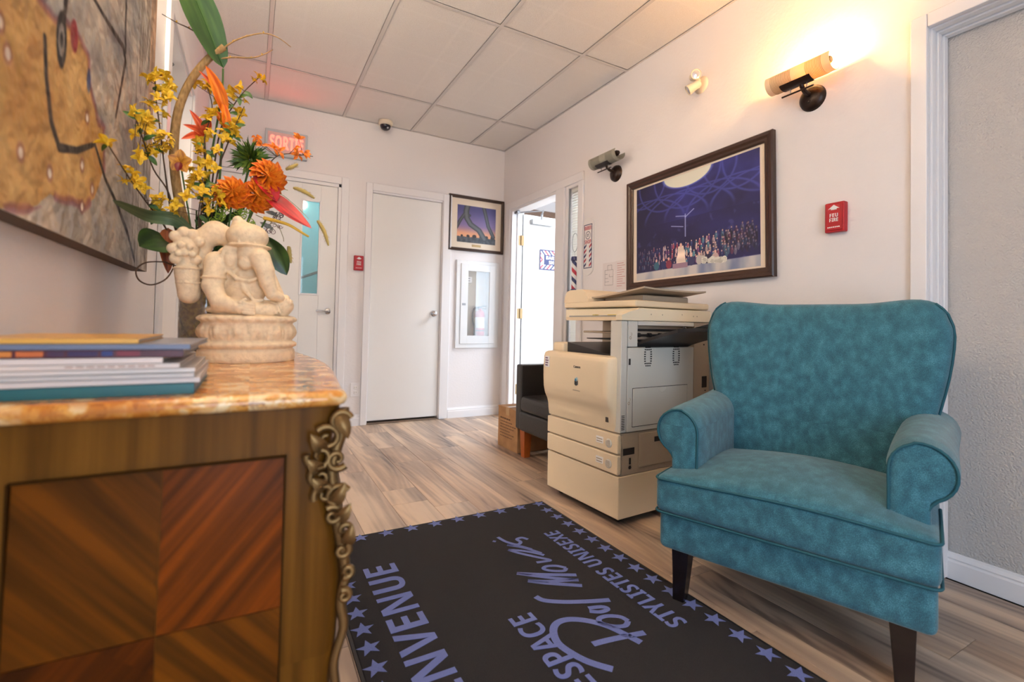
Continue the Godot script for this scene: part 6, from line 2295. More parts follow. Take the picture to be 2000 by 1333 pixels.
func booklet(called: String, label: String, x0: float, x1: float, d0: float, d1: float, y0: float, y1: float, turn: float, cover: Color, spine: Color, pages := Color(0.86, 0.82, 0.78)) -> void:
	var c := P3((x0 + x1) * 0.5, y0, (d0 + d1) * 0.5)
	var b := thing(called, label, "book" if called == "hardcover_book" else "magazine", c, turn, "reading matter stacked on the commode")
	var hx := (x1 - x0) * 0.5
	var hd := (d1 - d0) * 0.5
	var h := y1 - y0 - 0.0006
	var t := minf(0.0012, h * 0.2)
	var mb := MB.new()
	mb.box(Vector3(-hx + 0.001, t, -hd + 0.001), Vector3(hx - 0.002, h - t, hd - 0.0015), 0.0008)
	obj("pages", mb, paint(pages, 0.85), b)
	var cm := paint(cover, 0.3)
	mb = MB.new()
	mb.box(Vector3(-hx, 0, -hd), Vector3(hx, t, hd), 0.0)
	obj("back_cover", mb, cm, b)
	mb = MB.new()
	mb.box(Vector3(-hx, h - t, -hd), Vector3(hx, h, hd), 0.0)
	obj("front_cover", mb, cm, b)
	mb = MB.new()
	mb.box(Vector3(-hx, 0, hd - 0.001), Vector3(hx, h, hd + 0.0008), 0.0004)
	obj("spine", mb, paint(spine, 0.35), b)
	# leaves between the covers show as fine edges on the sides
	mb = MB.new()
	var k := 0
	var y := t + 0.0012
	while y < h - t:
		mb.box(Vector3(hx - 0.0025, y, -hd + 0.002), Vector3(hx - 0.0012 + 0.0012 * (k % 2), y + 0.0006, hd - 0.002), 0.0)
		y += 0.0022
		k += 1
	if k > 0:
		var e := obj("page_edges", mb, paint(pages.darkened(0.15), 0.85), b)
		e.set_meta("kind", "stuff")


func build_magazines() -> void:
	booklet("hardcover_book", "thick book with teal spine at the bottom of the stack", -0.322, -0.0706, 0.8382, 1.0808, 0.8303, 0.8463, 0, rgb8(30, 96, 100), rgb8(28, 92, 94), Color(0.8, 0.82, 0.84))
	booklet("magazine", "white magazine lying directly on the teal book", -0.320, -0.0664, 0.8391, 1.0808, 0.8465, 0.8542, 0.02, rgb8(210, 200, 196), rgb8(206, 192, 184))
	booklet("magazine", "pale grey magazine, second above the teal book", -0.319, -0.0698, 0.8382, 1.0791, 0.8544, 0.8613, -0.01, rgb8(186, 182, 180), rgb8(190, 182, 176))
	booklet("magazine", "off-white magazine, third above the teal book", -0.319, -0.0723, 0.8408, 1.0808, 0.8615, 0.8681, 0.015, rgb8(212, 200, 190), rgb8(210, 196, 186))
	booklet("magazine", "white magazine with brown spine print, in the middle of the stack", -0.319, -0.0894, 0.8391, 1.0637, 0.8683, 0.8756, 0, rgb8(226, 214, 206), rgb8(214, 196, 184))
	booklet("magazine", "cream magazine with a short cover under the dark spine", -0.319, -0.1106, 0.8391, 1.0637, 0.8757, 0.8841, 0.01, rgb8(222, 206, 196), rgb8(216, 198, 188))
	booklet("magazine", "magazine with dark red, orange and blue spine near the top", -0.320, -0.0851, 0.8408, 1.0808, 0.8843, 0.8948, 0, rgb8(120, 120, 130), rgb8(78, 22, 34))
	booklet("magazine", "glossy grey-blue magazine, second from the top of the stack", -0.319, -0.0749, 0.8425, 1.0893, 0.8950, 0.9030, -0.02, rgb8(128, 132, 146), rgb8(110, 116, 136))
	booklet("magazine", "thin yellow magazine topmost on the stack", -0.318, -0.1387, 0.8442, 1.0637, 0.9032, 0.9105, 0, rgb8(206, 150, 62), rgb8(214, 158, 66))
	# printed blocks on the dark spine and the brown line on the white one
	var host := get_node("magazine_005")
	var x := -0.105
	for q in [[0.045, rgb8(206, 122, 44)], [0.03, rgb8(196, 98, 40)], [0.02, rgb8(64, 30, 60)], [0.035, rgb8(52, 26, 70)], [0.016, rgb8(34, 46, 106)], [0.03, rgb8(120, 30, 44)]]:
		var mb := MB.new()
		mb.box(Vector3(x, 0.002, 0.1205), Vector3(x + q[0] - 0.004, 0.0088, 0.1216), 0.0)
		obj("spine_print", mb, paint(q[1], 0.4), host)
		x += q[0]
	host = get_node("magazine_003")
	var m2 := MB.new()
	for k in 9:
		m2.box(Vector3(-0.01 + 0.011 * k, 0.003, 0.1128), Vector3(-0.002 + 0.011 * k, 0.0045, 0.1138), 0.0)
	obj("spine_print", m2, paint(rgb8(150, 112, 92), 0.6), host)


# ---------------------------------------------------------------- flowers

const FS := 0.85

func pts3(a: Array) -> Array:
	var o := []
	for p in a:
		o.append(P3(p[0], p[1], p[2]))
	return o


func blossom_mesh(sd: int) -> ArrayMesh:
	var r2 := RandomNumberGenerator.new()
	r2.seed = sd
	var mb := MB.new()
	for k in 4:
		var w := TAU * k / 4.0 + r2.randf_range(-0.25, 0.25)
		var out := Vector3(cos(w), r2.randf_range(0.15, 0.5), sin(w)).normalized()
		mb.leaf(Vector3.ZERO, out * r2.randf_range(0.017, 0.024), 0.0115, Vector3.UP, 0.18, 0.35, 5, 4, 0.95)
	mb.lathe([Vector2(0, 0.006), Vector2(0.0025, 0.004), Vector2(0.002, 0.0), Vector2(0, -0.004)], 6)
	return mb.mesh()


func any_turn(r2: RandomNumberGenerator) -> Basis:
	return Basis.from_euler(Vector3(r2.randf_range(0.1, 1.6), r2.randf_range(0, TAU), r2.randf_range(-0.7, 0.7)))


func stem_thing(called: String, label: String, cat: String, path: Array, r0: float, r1: float, m: Material, group := "") -> Node3D:
	var p := pts3(path)
	var at: Vector3 = p[0]
	var t := thing(called, label, cat, at, 0.0, group)
	t.scale = Vector3.ONE * FS
	var loc := []
	for q in p:
		loc.append((q - at) / FS)
	var mb := MB.new()
	mb.tube(smooth_path(loc, 5), r0, r1, 7)
	obj("stem", mb, m, t)
	return t


func leaf_mat(a: Color, b: Color, back: Color, rough := 0.5) -> StandardMaterial3D:
	var m := paint(Color.WHITE, rough)
	m.albedo_texture = noise_tex(0.02, 151, [[0.2, a], [0.8, b]], 128, 3)
	m.uv1_scale = Vector3(1.0, 0.4, 1)
	m.backlight_enabled = true
	m.backlight = back
	return m


func grass_tail(label: String, pts: Array, straw: Material, stemm: Material) -> void:
	var t := stem_thing("grass_plume", label, "dried grass", pts.slice(0, 4), 0.0012, 0.001, stemm, "dried grass plumes in the bouquet")
	var mb := MB.new()
	var body := smooth_path(pts3(pts.slice(3, 6)), 6)
	var rr := PackedFloat32Array()
	for k in body.size():
		var s := float(k) / (body.size() - 1)
		rr.append(0.0065 * pow(sin(PI * clampf(0.12 + 0.85 * s, 0, 1)), 0.6) + 0.0004)
	for k in body.size():
		body[k] = ((body[k] - t.position) / FS) / FS
	mb.tube_r(body, rr, 8)
	obj("seed_head", mb, straw, t)
	var r2 := RandomNumberGenerator.new()
	r2.seed = 9
	mb = MB.new()
	for k in 90:
		var f := r2.randf() * (body.size() - 2)
		var i := int(f)
		var c := body[i].lerp(body[i + 1], f - i)
		var ax := (body[i + 1] - body[i]).normalized()
		var side := ax.cross(Vector3(r2.randf() - 0.5, r2.randf() - 0.5, r2.randf() - 0.5)).normalized()
		mb.tube(PackedVector3Array([c + side * 0.005, c + side * 0.011 + ax * 0.007]), 0.0004, 0.0002, 3, false)
	var h := obj("bristles", mb, straw, t)
	h.set_meta("kind", "stuff")


func build_flowers() -> void:
	var r2 := RandomNumberGenerator.new()
	r2.seed = 77
	# glass cylinder with moss
	var vase := thing("glass_vase", "clear glass cylinder vase filled with moss behind the statue", "vase", P3(-0.119, 0.83, 1.702))
	vase.scale = Vector3.ONE * FS
	var gm := glass(Color(0.95, 1.0, 0.98, 0.05))
	var mb := MB.new()
	mb.lathe([Vector2(0, 0.0), Vector2(0.086, 0.0), Vector2(0.09, 0.004), Vector2(0.09, 0.3), Vector2(0.088, 0.303), Vector2(0.083, 0.3), Vector2(0.083, 0.014), Vector2(0, 0.014)], 40)
	obj("wall", mb, gm, vase)
	var moss := thing("vase_moss", "dark moss and roots packed inside the glass vase", "moss", P3(-0.119, 0.843, 1.702))
	moss.scale = Vector3.ONE * FS
	mb = MB.new()
	var rows := []
	var nn := noise(0.9, 161, 3)
	for i in 25:
		var row := PackedVector3Array()
		for k in 48:
			var w := TAU * k / 48.0
			var y := 0.255 * i / 24.0
			var r := 0.079 + 0.004 * nn.get_noise_3d(cos(w) * 6.0, y * 60.0, sin(w) * 6.0)
			if i == 24:
				r = 0.02
			row.append(Vector3(cos(w) * r, y, sin(w) * r))
		rows.append(row)
	mb.surf(rows, true)
	mb._fix(rows, PackedVector3Array([Vector3.ZERO, Vector3(0, 0.01, 0)]))
	var moss_m := leaf_mat(rgb8(96, 66, 26), rgb8(150, 130, 58), Color(0, 0, 0), 0.95)
	moss_m.uv1_triplanar = true
	moss_m.uv1_scale = Vector3(20, 20, 20)
	obj("bed", mb, moss_m, moss)
	mb = MB.new()
	for k in 70:
		var w := r2.randf() * TAU
		var y := r2.randf_range(0.01, 0.2)
		var p := []
		for i in 4:
			p.append(Vector3(cos(w + 0.25 * i) * 0.0815, y + r2.randf_range(-0.02, 0.03) + 0.012 * i, sin(w + 0.25 * i) * 0.0815))
		mb.tube(smooth_path(p, 4), 0.0016, 0.001, 4, false)
	var fib := obj("fibres", mb, leaf_mat(rgb8(140, 122, 50), rgb8(80, 54, 24), Color(0, 0, 0), 0.9), moss)
	fib.set_meta("kind", "stuff")
	moss.set_meta("kind", "stuff")

	var bark := paint(rgb8(206, 166, 108), 0.75)
	bark.albedo_texture = noise_tex(0.04, 162, [[0.0, rgb8(170, 160, 140)], [1.0, rgb8(255, 255, 255)]], 256)
	bark.uv1_triplanar = true
	bark.uv1_scale = Vector3(10, 3, 10)
	var twig := paint(rgb8(84, 60, 40), 0.8)
	var green := leaf_mat(rgb8(50, 86, 30), rgb8(84, 116, 48), Color(0.1, 0.16, 0.04))
	var stemg := paint(rgb8(78, 108, 44), 0.6)
	var yellow := leaf_mat(rgb8(216, 160, 16), rgb8(246, 206, 48), Color(0.3, 0.22, 0.02), 0.6)
	var orange := leaf_mat(rgb8(206, 84, 6), rgb8(250, 146, 24), Color(0.3, 0.12, 0.01), 0.6)
	var coral := leaf_mat(rgb8(206, 64, 32), rgb8(240, 118, 62), Color(0.2, 0.06, 0.03), 0.45)
	# crooked bough
	var t := stem_thing("crooked_bough", "thick tan crooked bough curving up through the bouquet", "branch", BOUGH, 0.0165, 0.0115, bark)
	for q in [TWIG_A, TWIG_B, TWIG_C]:
		mb = MB.new()
		var p := []
		for a in pts3(q):
			p.append((a - t.position) / FS)
		mb.tube(smooth_path(p, 5), 0.0032, 0.0012, 6)
		obj("twig", mb, bark if q != TWIG_C else twig, t)
		for k in 5:
			mb = MB.new()
			var f: Vector3 = p[1].lerp(p[p.size() - 1], k / 5.0)
			var i := int(1 + k * 0.7)
			i = mini(i, p.size() - 1)
			mb.lathe([Vector2(0, 0.007), Vector2(0.0022, 0.003), Vector2(0.0016, 0.0)], 6, along(p[i] + Vector3(0, 0.001, 0), Vector3(r2.randf() - 0.5, 1, r2.randf() - 0.5)))
			obj("bud", mb, yellow, t)
	# forsythia-like branches
	var bl := [blossom_mesh(1), blossom_mesh(2), blossom_mesh(3)]
	for b in BRANCHES:
		t = stem_thing("blossom_branch", b[0], "branch", b[1], 0.0034, 0.0014, twig, "yellow blossom branches")
		for q in b[2]:
			var at := (P3(q[0], q[1], q[2]) - t.position) / FS
			var n2 := 2 if r2.randf() < 0.6 else 1
			for k in n2:
				var off := Vector3(r2.randf_range(-0.012, 0.012), r2.randf_range(-0.012, 0.012), r2.randf_range(-0.01, 0.01)) * k
				show_mesh("blossom", bl[r2.randi() % 3], yellow, t, Transform3D(any_turn(r2).scaled(Vector3.ONE * r2.randf_range(0.95, 1.4)), at + off))
			# stalk back to the branch
			var best: Vector3 = Vector3.ZERO
			var bd := 9.0
			var path := smooth_path(pts3(b[1]), 5)
			for s in path:
				if ((s - t.position) / FS).distance_to(at) < bd:
					bd = ((s - t.position) / FS).distance_to(at)
					best = (s - t.position) / FS
			if bd > 0.004:
				mb = MB.new()
				mb.tube(PackedVector3Array([best, at]), 0.0011, 0.0009, 5)
				obj("stalk", mb, twig, t)
			if r2.randf() < 0.4:
				mb = MB.new()
				var dir := Vector3(r2.randf_range(-1, 1), r2.randf_range(-0.6, 0.4), r2.randf_range(-0.4, 0.8)).normalized()
				mb.leaf(best, best + dir * 0.036, 0.015, Vector3(0, 0.3, 1), 0.12, 0.2, 6, 4)
				obj("leaf", mb, green, t)
	# long lance leaf leaving the picture at the top
	t = stem_thing("lance_leaf", "long dark green lance-shaped leaf at the top of the bouquet", "leaf", _rev(LANCE_STEM, [-0.111, 0.91, 1.693]), 0.004, 0.003, stemg)
	mb = MB.new()
	rows = []
	var mid := smooth_path(pts3(LANCE), 5)
	for i in mid.size():
		var s := float(i) / (mid.size() - 1)
		var ax := (mid[mini(i + 1, mid.size() - 1)] - mid[maxi(i - 1, 0)]).normalized()
		var side := ax.cross(Vector3(0.35, 0.1, 1)).normalized()
		var w := 0.057 * pow(sin(PI * clampf(pow(s, 0.85), 0, 1)), 0.85) + 0.0006
		var row := PackedVector3Array()
		for j in 9:
			var q := j / 4.0 - 1.0
			row.append((mid[i] - t.position) / FS + side * q * w + Vector3(0, 0, 1) * (absf(q) * 0.22 * w))
		rows.append(row)
	mb.surf(rows)
	obj("blade", mb, leaf_mat(rgb8(38, 70, 26), rgb8(66, 98, 40), Color(0.05, 0.1, 0.02), 0.4), t)
	mb = MB.new()
	var rib := PackedVector3Array()
	for p in mid:
		rib.append((p - t.position) / FS + Vector3(0, 0, 0.001))
	mb.tube(rib, 0.0022, 0.0008, 5)
	obj("midrib", mb, green, t)
	# orange bract flower
	t = stem_thing("heliconia", "tall orange bract flower in the top of the bouquet", "flower", _rev(BRACT_UP.slice(3, 5), [-0.102, 0.91, 1.702]), 0.004, 0.004, stemg, "orange bract flowers")
	var bp := pts3(BRACT_UP)
	var bt := pts3(BRACT_TIPS)
	for q in [[bp[3], bt[0], 0.042], [bp[2], bt[1], 0.016], [bp[4].lerp(bp[3], 0.6), bt[2], 0.016], [bt[2] + Vector3(0.0, -0.03, 0), bp[2], 0.028], [bp[3] + Vector3(-0.01, -0.02, 0), bt[3], 0.022]]:
		mb = MB.new()
		mb.leaf((q[0] - t.position) / FS, (q[1] - t.position) / FS, q[2], Vector3(0.3, 0, 1), 0.1, 0.75, 10, 6, 0.8)
		obj("bract", mb, orange if q[2] > 0.02 else coral, t)
	t = stem_thing("heliconia", "coral star-shaped bract flower left of the bouquet's middle", "flower", _rev([STAR_BRACT[0]], [-0.111, 0.91, 1.702]), 0.004, 0.004, stemg, "orange bract flowers")
	var sb := pts3(STAR_BRACT)
	for k in range(1, 5):
		mb = MB.new()
		mb.leaf((sb[0] - t.position) / FS, (sb[k] - t.position) / FS, 0.026, Vector3(0.2, 0.2, 1), 0.12, 0.7, 9, 6, 0.75)
		obj("bract", mb, coral, t)
	# orchid
	t = stem_thing("orchid", "amber orchid with dark red lip beside the crooked bough", "flower", _rev([ORCHID[0]], [-0.136, 0.91, 1.693]), 0.003, 0.0025, stemg)
	var oc: Vector3 = (P3(ORCHID[0][0], ORCHID[0][1], ORCHID[0][2]) - t.position) / FS
	var amber := leaf_mat(rgb8(176, 104, 24), rgb8(220, 156, 48), Color(0.15, 0.08, 0.01))
	for k in 5:
		var w := TAU * k / 5.0 + 0.3
		mb = MB.new()
		mb.leaf(oc, oc + Vector3(cos(w) * 0.034, sin(w) * 0.04, 0.014), 0.032, Vector3(0, 0, 1), 0.12, 0.1, 7, 5, 1.0)
		obj("petal", mb, amber, t)
	mb = MB.new()
	mb.leaf(oc + Vector3(0, 0, 0.006), oc + Vector3(-0.004, -0.036, 0.024), 0.022, Vector3(0, 0.3, 1), 0.1, 0.4, 7, 5, 1.1)
	obj("lip", mb, paint(rgb8(110, 14, 24), 0.4), t)
	# spiky green head
	t = stem_thing("green_spider_mum", "spiky green flower head beside the exit sign", "flower", _rev([SPIKY[0]], [-0.085, 0.91, 1.685]), 0.004, 0.0035, stemg)
	var sc: Vector3 = (P3(SPIKY[0][0], SPIKY[0][1], SPIKY[0][2]) - t.position) / FS
	for layer in 3:
		mb = MB.new()
		for k in 70:
			var dir := Vector3(r2.randfn(), r2.randfn() + 0.35, r2.randfn() + 0.2).normalized()
			var l := r2.randf_range(0.055, 0.084) * (1.0 - 0.12 * layer)
			mb.leaf(sc + dir * 0.008, sc + dir * l, 0.009 if layer != 1 else 0.013, Vector3(dir.z, 0.4, -dir.x) + Vector3(0, 0, 0.3), 0.12 * r2.randf_range(-1, 1), 0.3, 4, 2, 0.8)
		var ne := obj("needles", mb, leaf_mat([rgb8(40, 68, 20), rgb8(70, 100, 26), rgb8(104, 126, 34)][layer], [rgb8(66, 92, 28), rgb8(104, 132, 40), rgb8(140, 156, 56)][layer], Color(0.06, 0.1, 0.01)), t)
		ne.set_meta("kind", "stuff")
	# orange ruffled blooms
	var labels := ["orange ruffled bloom low in the middle, right above the statue", "largest orange ruffled bloom on the right of the bouquet", "darker orange ruffled bloom tucked under the largest one"]
	for b in 3:
		var q: Array = POMS[b]
		t = stem_thing("ruffled_bloom", labels[b], "flower", _rev([q], [-0.085, 0.91, 1.685]), 0.0035, 0.003, stemg, "orange ruffled blooms")
		var c: Vector3 = (P3(q[0], q[1], q[2]) - t.position) / FS
		var rad: float = [0.062, 0.07, 0.062][b]
		for ring in 4:
			mb = MB.new()
			for k in 15 - 2 * ring:
				var w := TAU * (k + 0.37 * ring) / (15.0 - 2 * ring)
				var tilt: float = [0.05, 0.5, 0.95, 1.3][ring]
				var out := Vector3(cos(w) * cos(tilt), sin(w) * cos(tilt), sin(tilt)).normalized()
				out = Basis.from_euler(Vector3(-0.25, 0.45 if b > 0 else -0.1, 0)) * out
				var ll: float = rad * [1.0, 0.95, 0.85, 0.62][ring] * r2.randf_range(0.9, 1.08)
				mb.leaf(c, c + out * ll, ll * 0.62, Vector3(out.y, -out.x, 0.8), 0.16, 0.3 * r2.randf_range(0.3, 1.4), 6, 5, 1.35)
			obj("petals", mb, orange if ring != 2 else leaf_mat(rgb8(220, 104, 10), rgb8(250, 160, 40), Color(0.3, 0.12, 0.01), 0.6), t)
		mb = MB.new()
		for k in 22:
			var dir := (Vector3(r2.randfn() * 0.4, r2.randfn() * 0.4, 1.0)).normalized()
			mb.tube(PackedVector3Array([c, c + dir * rad * 0.5]), 0.0008, 0.0014, 4)
		obj("stamens", mb, paint(rgb8(190, 40, 14), 0.6), t)
	# lime curls
	t = stem_thing("lime_curls", "lime green curly foliage behind the statue's head", "foliage", _rev([CURLY[0]], [-0.085, 0.91, 1.659]), 0.003, 0.002, stemg)
	var cc: Vector3 = (P3(CURLY[0][0], CURLY[0][1], CURLY[0][2]) - t.position) / FS
	var lime := leaf_mat(rgb8(110, 150, 24), rgb8(160, 190, 60), Color(0.12, 0.18, 0.02))
	for k in 26:
		var o := cc + Vector3(r2.randf_range(-0.07, 0.05), r2.randf_range(-0.03, 0.03), r2.randf_range(-0.03, 0.03))
		obj("curl", scroll(o, r2.randf_range(0.008, 0.016), 1.4, r2.randf() * TAU, 1.0, Vector3(1, 0, 0.3).normalized(), Vector3(0, 1, 0.2).normalized(), 0.0018), lime, t)
	# orange spray crossing the exit sign
	t = stem_thing("orange_spray", "thin spray of small orange flowers crossing the exit sign", "branch", _rev2([[-0.085, 0.91, 1.693]], SPRAY), 0.0024, 0.0012, twig)
	for q in SPRAY_FLOWERS:
		var at := (P3(q[0], q[1], q[2]) - t.position) / FS
		mb = MB.new()
		for k in 5:
			var dir := Vector3(r2.randfn(), r2.randfn(), r2.randfn() * 0.5).normalized()
			mb.leaf(at, at + dir * r2.randf_range(0.02, 0.032), 0.012, Vector3(0.2, 0.2, 1), 0.15, 0.4, 5, 4, 0.95)
		obj("floret", mb, orange, t)
		var near := SPRAY[0]
		var bd := 9.0
		for s in SPRAY:
			var ds := P3(s[0], s[1], s[2]).distance_to(at * FS + t.position)
			if ds < bd:
				bd = ds
				near = s
		mb = MB.new()
		mb.tube(PackedVector3Array([(P3(near[0], near[1], near[2]) - t.position) / FS, at]), 0.0012, 0.001, 5)
		obj("stalk", mb, twig, t)
	# anthurium
	t = stem_thing("anthurium", "red anthurium with yellow spadix at the right of the bouquet", "flower", _rev([ANTHURIUM[0]], [-0.077, 0.91, 1.668]), 0.0035, 0.003, stemg)
	var an := pts3(ANTHURIUM)
	for k in 3:
		an[k] = ((an[k] - t.position) / FS) / FS
	var redm := leaf_mat(rgb8(150, 16, 30), rgb8(206, 46, 50), Color(0.12, 0.01, 0.02), 0.18)
	var axis: Vector3 = (an[1] - an[0]).normalized()
	var face := Vector3(0.1, 0.75, 0.65)
	mb = MB.new()
	mb.leaf(an[0] - axis * 0.035, an[1], 0.08, face, -0.04, 0.25, 14, 8, 0.62)
	obj("spathe", mb, redm, t)
	mb = MB.new()
	mb.leaf(an[0] + axis * 0.012, an[2] + Vector3(-0.016, 0.02, 0), 0.08, face, 0.06, 0.3, 10, 8, 0.95)
	obj("spathe_lobe", mb, redm, t)
	mb = MB.new()
	var sp := []
	for p in pts3(SPADIX):
		sp.append((p - t.position) / FS)
	var spp := smooth_path(sp, 5)
	mb.tube(spp, 0.0065, 0.0035, 10)
	obj("spadix", mb, leaf_mat(rgb8(206, 150, 30), rgb8(238, 196, 80), Color(0, 0, 0), 0.7), t)
	# grass plumes
	var straw := paint(rgb8(196, 170, 96), 0.85)
	var pale := paint(rgb8(150, 140, 96), 0.8)
	grass_tail("pale grass plume arching past the top of the narrow door pane", TAIL_A, straw, pale)
	grass_tail("long-stemmed grass plume hanging in front of the narrow door pane", TAIL_B, straw, pale)
	grass_tail("grass plume hanging straight down below the anthurium", TAIL_C, straw, pale)
	grass_tail("short grass plume pointing right under the exit sign", TAIL_D, straw, pale)
	# large leaves
	var deep := leaf_mat(rgb8(22, 48, 16), rgb8(54, 84, 28), Color(0.03, 0.06, 0.01), 0.35)
	t = stem_thing("broad_leaf", "broad dark green leaf hanging right of the statue's head", "leaf", _rev([DARK_LEAF_R[0]], [-0.077, 0.91, 1.676]), 0.003, 0.002, stemg, "broad dark leaves")
	var la := pts3(DARK_LEAF_R)
	mb = MB.new()
	mb.leaf((la[0] - t.position) / FS, (la[1] - t.position) / FS, 0.072, Vector3(-0.3, 0.35, 1), 0.08, 0.2, 12, 6, 1.15)
	obj("blade", mb, deep, t)
	t = stem_thing("broad_leaf", "broad dark green leaf at the left below the long pale leaf", "leaf", _rev([DARK_LEAF_L[0]], [-0.145, 0.91, 1.685]), 0.003, 0.002, stemg, "broad dark leaves")
	la = pts3(DARK_LEAF_L)
	mb = MB.new()
	mb.leaf((la[0] - t.position) / FS, (la[1] - t.position) / FS, 0.1, Vector3(0.1, 0.25, 1), 0.06, 0.15, 12, 6, 1.2)
	obj("blade", mb, deep, t)
	t = stem_thing("rust_leaf", "rust brown autumn leaf hanging at the left of the vase", "leaf", _rev([RUST_LEAF[0]], [-0.145, 0.91, 1.685]), 0.0025, 0.002, twig)
	la = pts3(RUST_LEAF)
	mb = MB.new()
	mb.leaf((la[0] - t.position) / FS, (la[1] - t.position) / FS, 0.05, Vector3(0.1, 0, 1), 0.08, 0.35, 12, 6, 0.7)
	mb.leaf((la[0].lerp(la[1], 0.35) - t.position) / FS, (la[0].lerp(la[1], 0.5) - t.position) / FS + Vector3(0.045, 0.0, 0.0), 0.03, Vector3(0.1, 0, 1), 0.08, 0.3, 7, 4)
	obj("blade", mb, leaf_mat(rgb8(110, 46, 14), rgb8(166, 84, 28), Color(0.1, 0.03, 0)), t)
	t = stem_thing("long_leaf", "long grey-green leaf reaching left across the canvas", "leaf", _rev([LONG_LEAF[0]], [-0.119, 0.91, 1.668]), 0.003, 0.0025, stemg)
	var lm := smooth_path(pts3(LONG_LEAF), 6)
	mb = MB.new()
	rows = []
	for i in lm.size():
		var s := float(i) / (lm.size() - 1)
		var ax := (lm[mini(i + 1, lm.size() - 1)] - lm[maxi(i - 1, 0)]).normalized()
		var side := ax.cross(Vector3(0.1, -0.25, 1)).normalized()
		var w := 0.021 * pow(sin(PI * clampf(pow(s, 0.9), 0, 1)), 0.7) + 0.0005
		var row := PackedVector3Array()
		for j in 7:
			var q := j / 3.0 - 1.0
			row.append((lm[i] - t.position) / FS + side * q * w + Vector3(0, 0, 0.25) * absf(q) * w)
		rows.append(row)
	mb.surf(rows)
	obj("blade", mb, leaf_mat(rgb8(74, 96, 62), rgb8(106, 124, 84), Color(0.05, 0.08, 0.03)), t)
	# curled vine
	var wl := pts3(WIRE_LOOP)
	t = thing("curled_vine", "thin brown curled vine looping beside the vase", "vine", wl[0])
	t.scale = Vector3.ONE * FS
	mb = MB.new()
	var lp := []
	for p in wl:
		lp.append((p - wl[0]) / FS)
	mb.tube(smooth_path([Vector3(0.1, -0.02, -0.08)] + lp, 6), 0.0022, 0.0022, 6)
	obj("tendril", mb, twig, t)
	# grey-violet thistle curls
	t = stem_thing("thistle_sprig", "small grey-violet curly sprig beside the anthurium", "foliage", _rev([SEA_HOLLY[0]], [-0.077, 0.91, 1.676]), 0.0022, 0.0016, pale)
	var plum := paint(rgb8(86, 40, 60), 0.7)
	for q in SEA_HOLLY:
		var o0 := (P3(q[0], q[1], q[2]) - t.position) / FS
		for k in 9:
			var o := o0 + Vector3(r2.randf_range(-0.02, 0.035), r2.randf_range(-0.016, 0.016), r2.randf_range(-0.01, 0.01))
			obj("curl", scroll(o, r2.randf_range(0.005, 0.01), 1.3, r2.randf() * TAU, -1.0, Vector3(1, 0, 0), Vector3(0, 1, 0), 0.0011), plum, t)
		for k in 3:
			mb = MB.new()
			mb.leaf(o0, o0 + Vector3(r2.randf_range(-0.04, 0.01), r2.randf_range(-0.01, 0.03), 0.005), 0.016, Vector3(0, 0.2, 1), 0.1, 0.2, 6, 4)
			obj("leaf", mb, leaf_mat(rgb8(110, 112, 104), rgb8(146, 148, 138), Color(0, 0, 0)), t)
	# sheaf of bare stems rising from the vase
	for k in 24:
		var x := r2.randf_range(-0.055, 0.055)
		var z := r2.randf_range(-0.05, 0.05)
		var top := Vector3(x * 1.5 + 0.01, r2.randf_range(0.36, 0.5), z * 1.2)
		var st := thing("flower_stem", "leafy stem in the sheaf rising out of the vase", "stem", P3(-0.115, 0.88, 1.702), 0.0, "leafy stems in the vase")
		st.scale = Vector3.ONE * FS
		mb = MB.new()
		mb.tube(smooth_path([Vector3(x * 0.9, 0.02, z * 0.9), Vector3(x * 1.05, 0.16, z), top], 5), 0.004, 0.0028, 7)
		obj("stalk", mb, [stemg, twig, paint(rgb8(58, 74, 30), 0.7)][k % 3], st)
		for j in 3:
			mb = MB.new()
			var lb := top + Vector3(0, -0.16 + 0.06 * j, 0)
			mb.leaf(lb, lb + Vector3(r2.randf_range(-0.06, 0.06), r2.randf_range(0.02, 0.06), r2.randf_range(0, 0.04)), 0.024, Vector3(0, 0.2, 1), 0.1, 0.2, 7, 4)
			obj("leaf", mb, [deep, green, deep][j], st)


func _rev(tops: Array, root: Array) -> Array:
	# from the vase up to the given points, which are listed from the top down
	var o := [root]
	var t := tops.duplicate()
	t.reverse()
	var first: Array = t[0]
	o.append([lerpf(root[0], first[0], 0.35), lerpf(root[1], first[1], 0.5), lerpf(root[2], first[2], 0.4)])
	o.append_array(t)
	return o


func _rev2(root: Array, path: Array) -> Array:
	return root + path


# ---------------------------------------------------------------- mesh builder

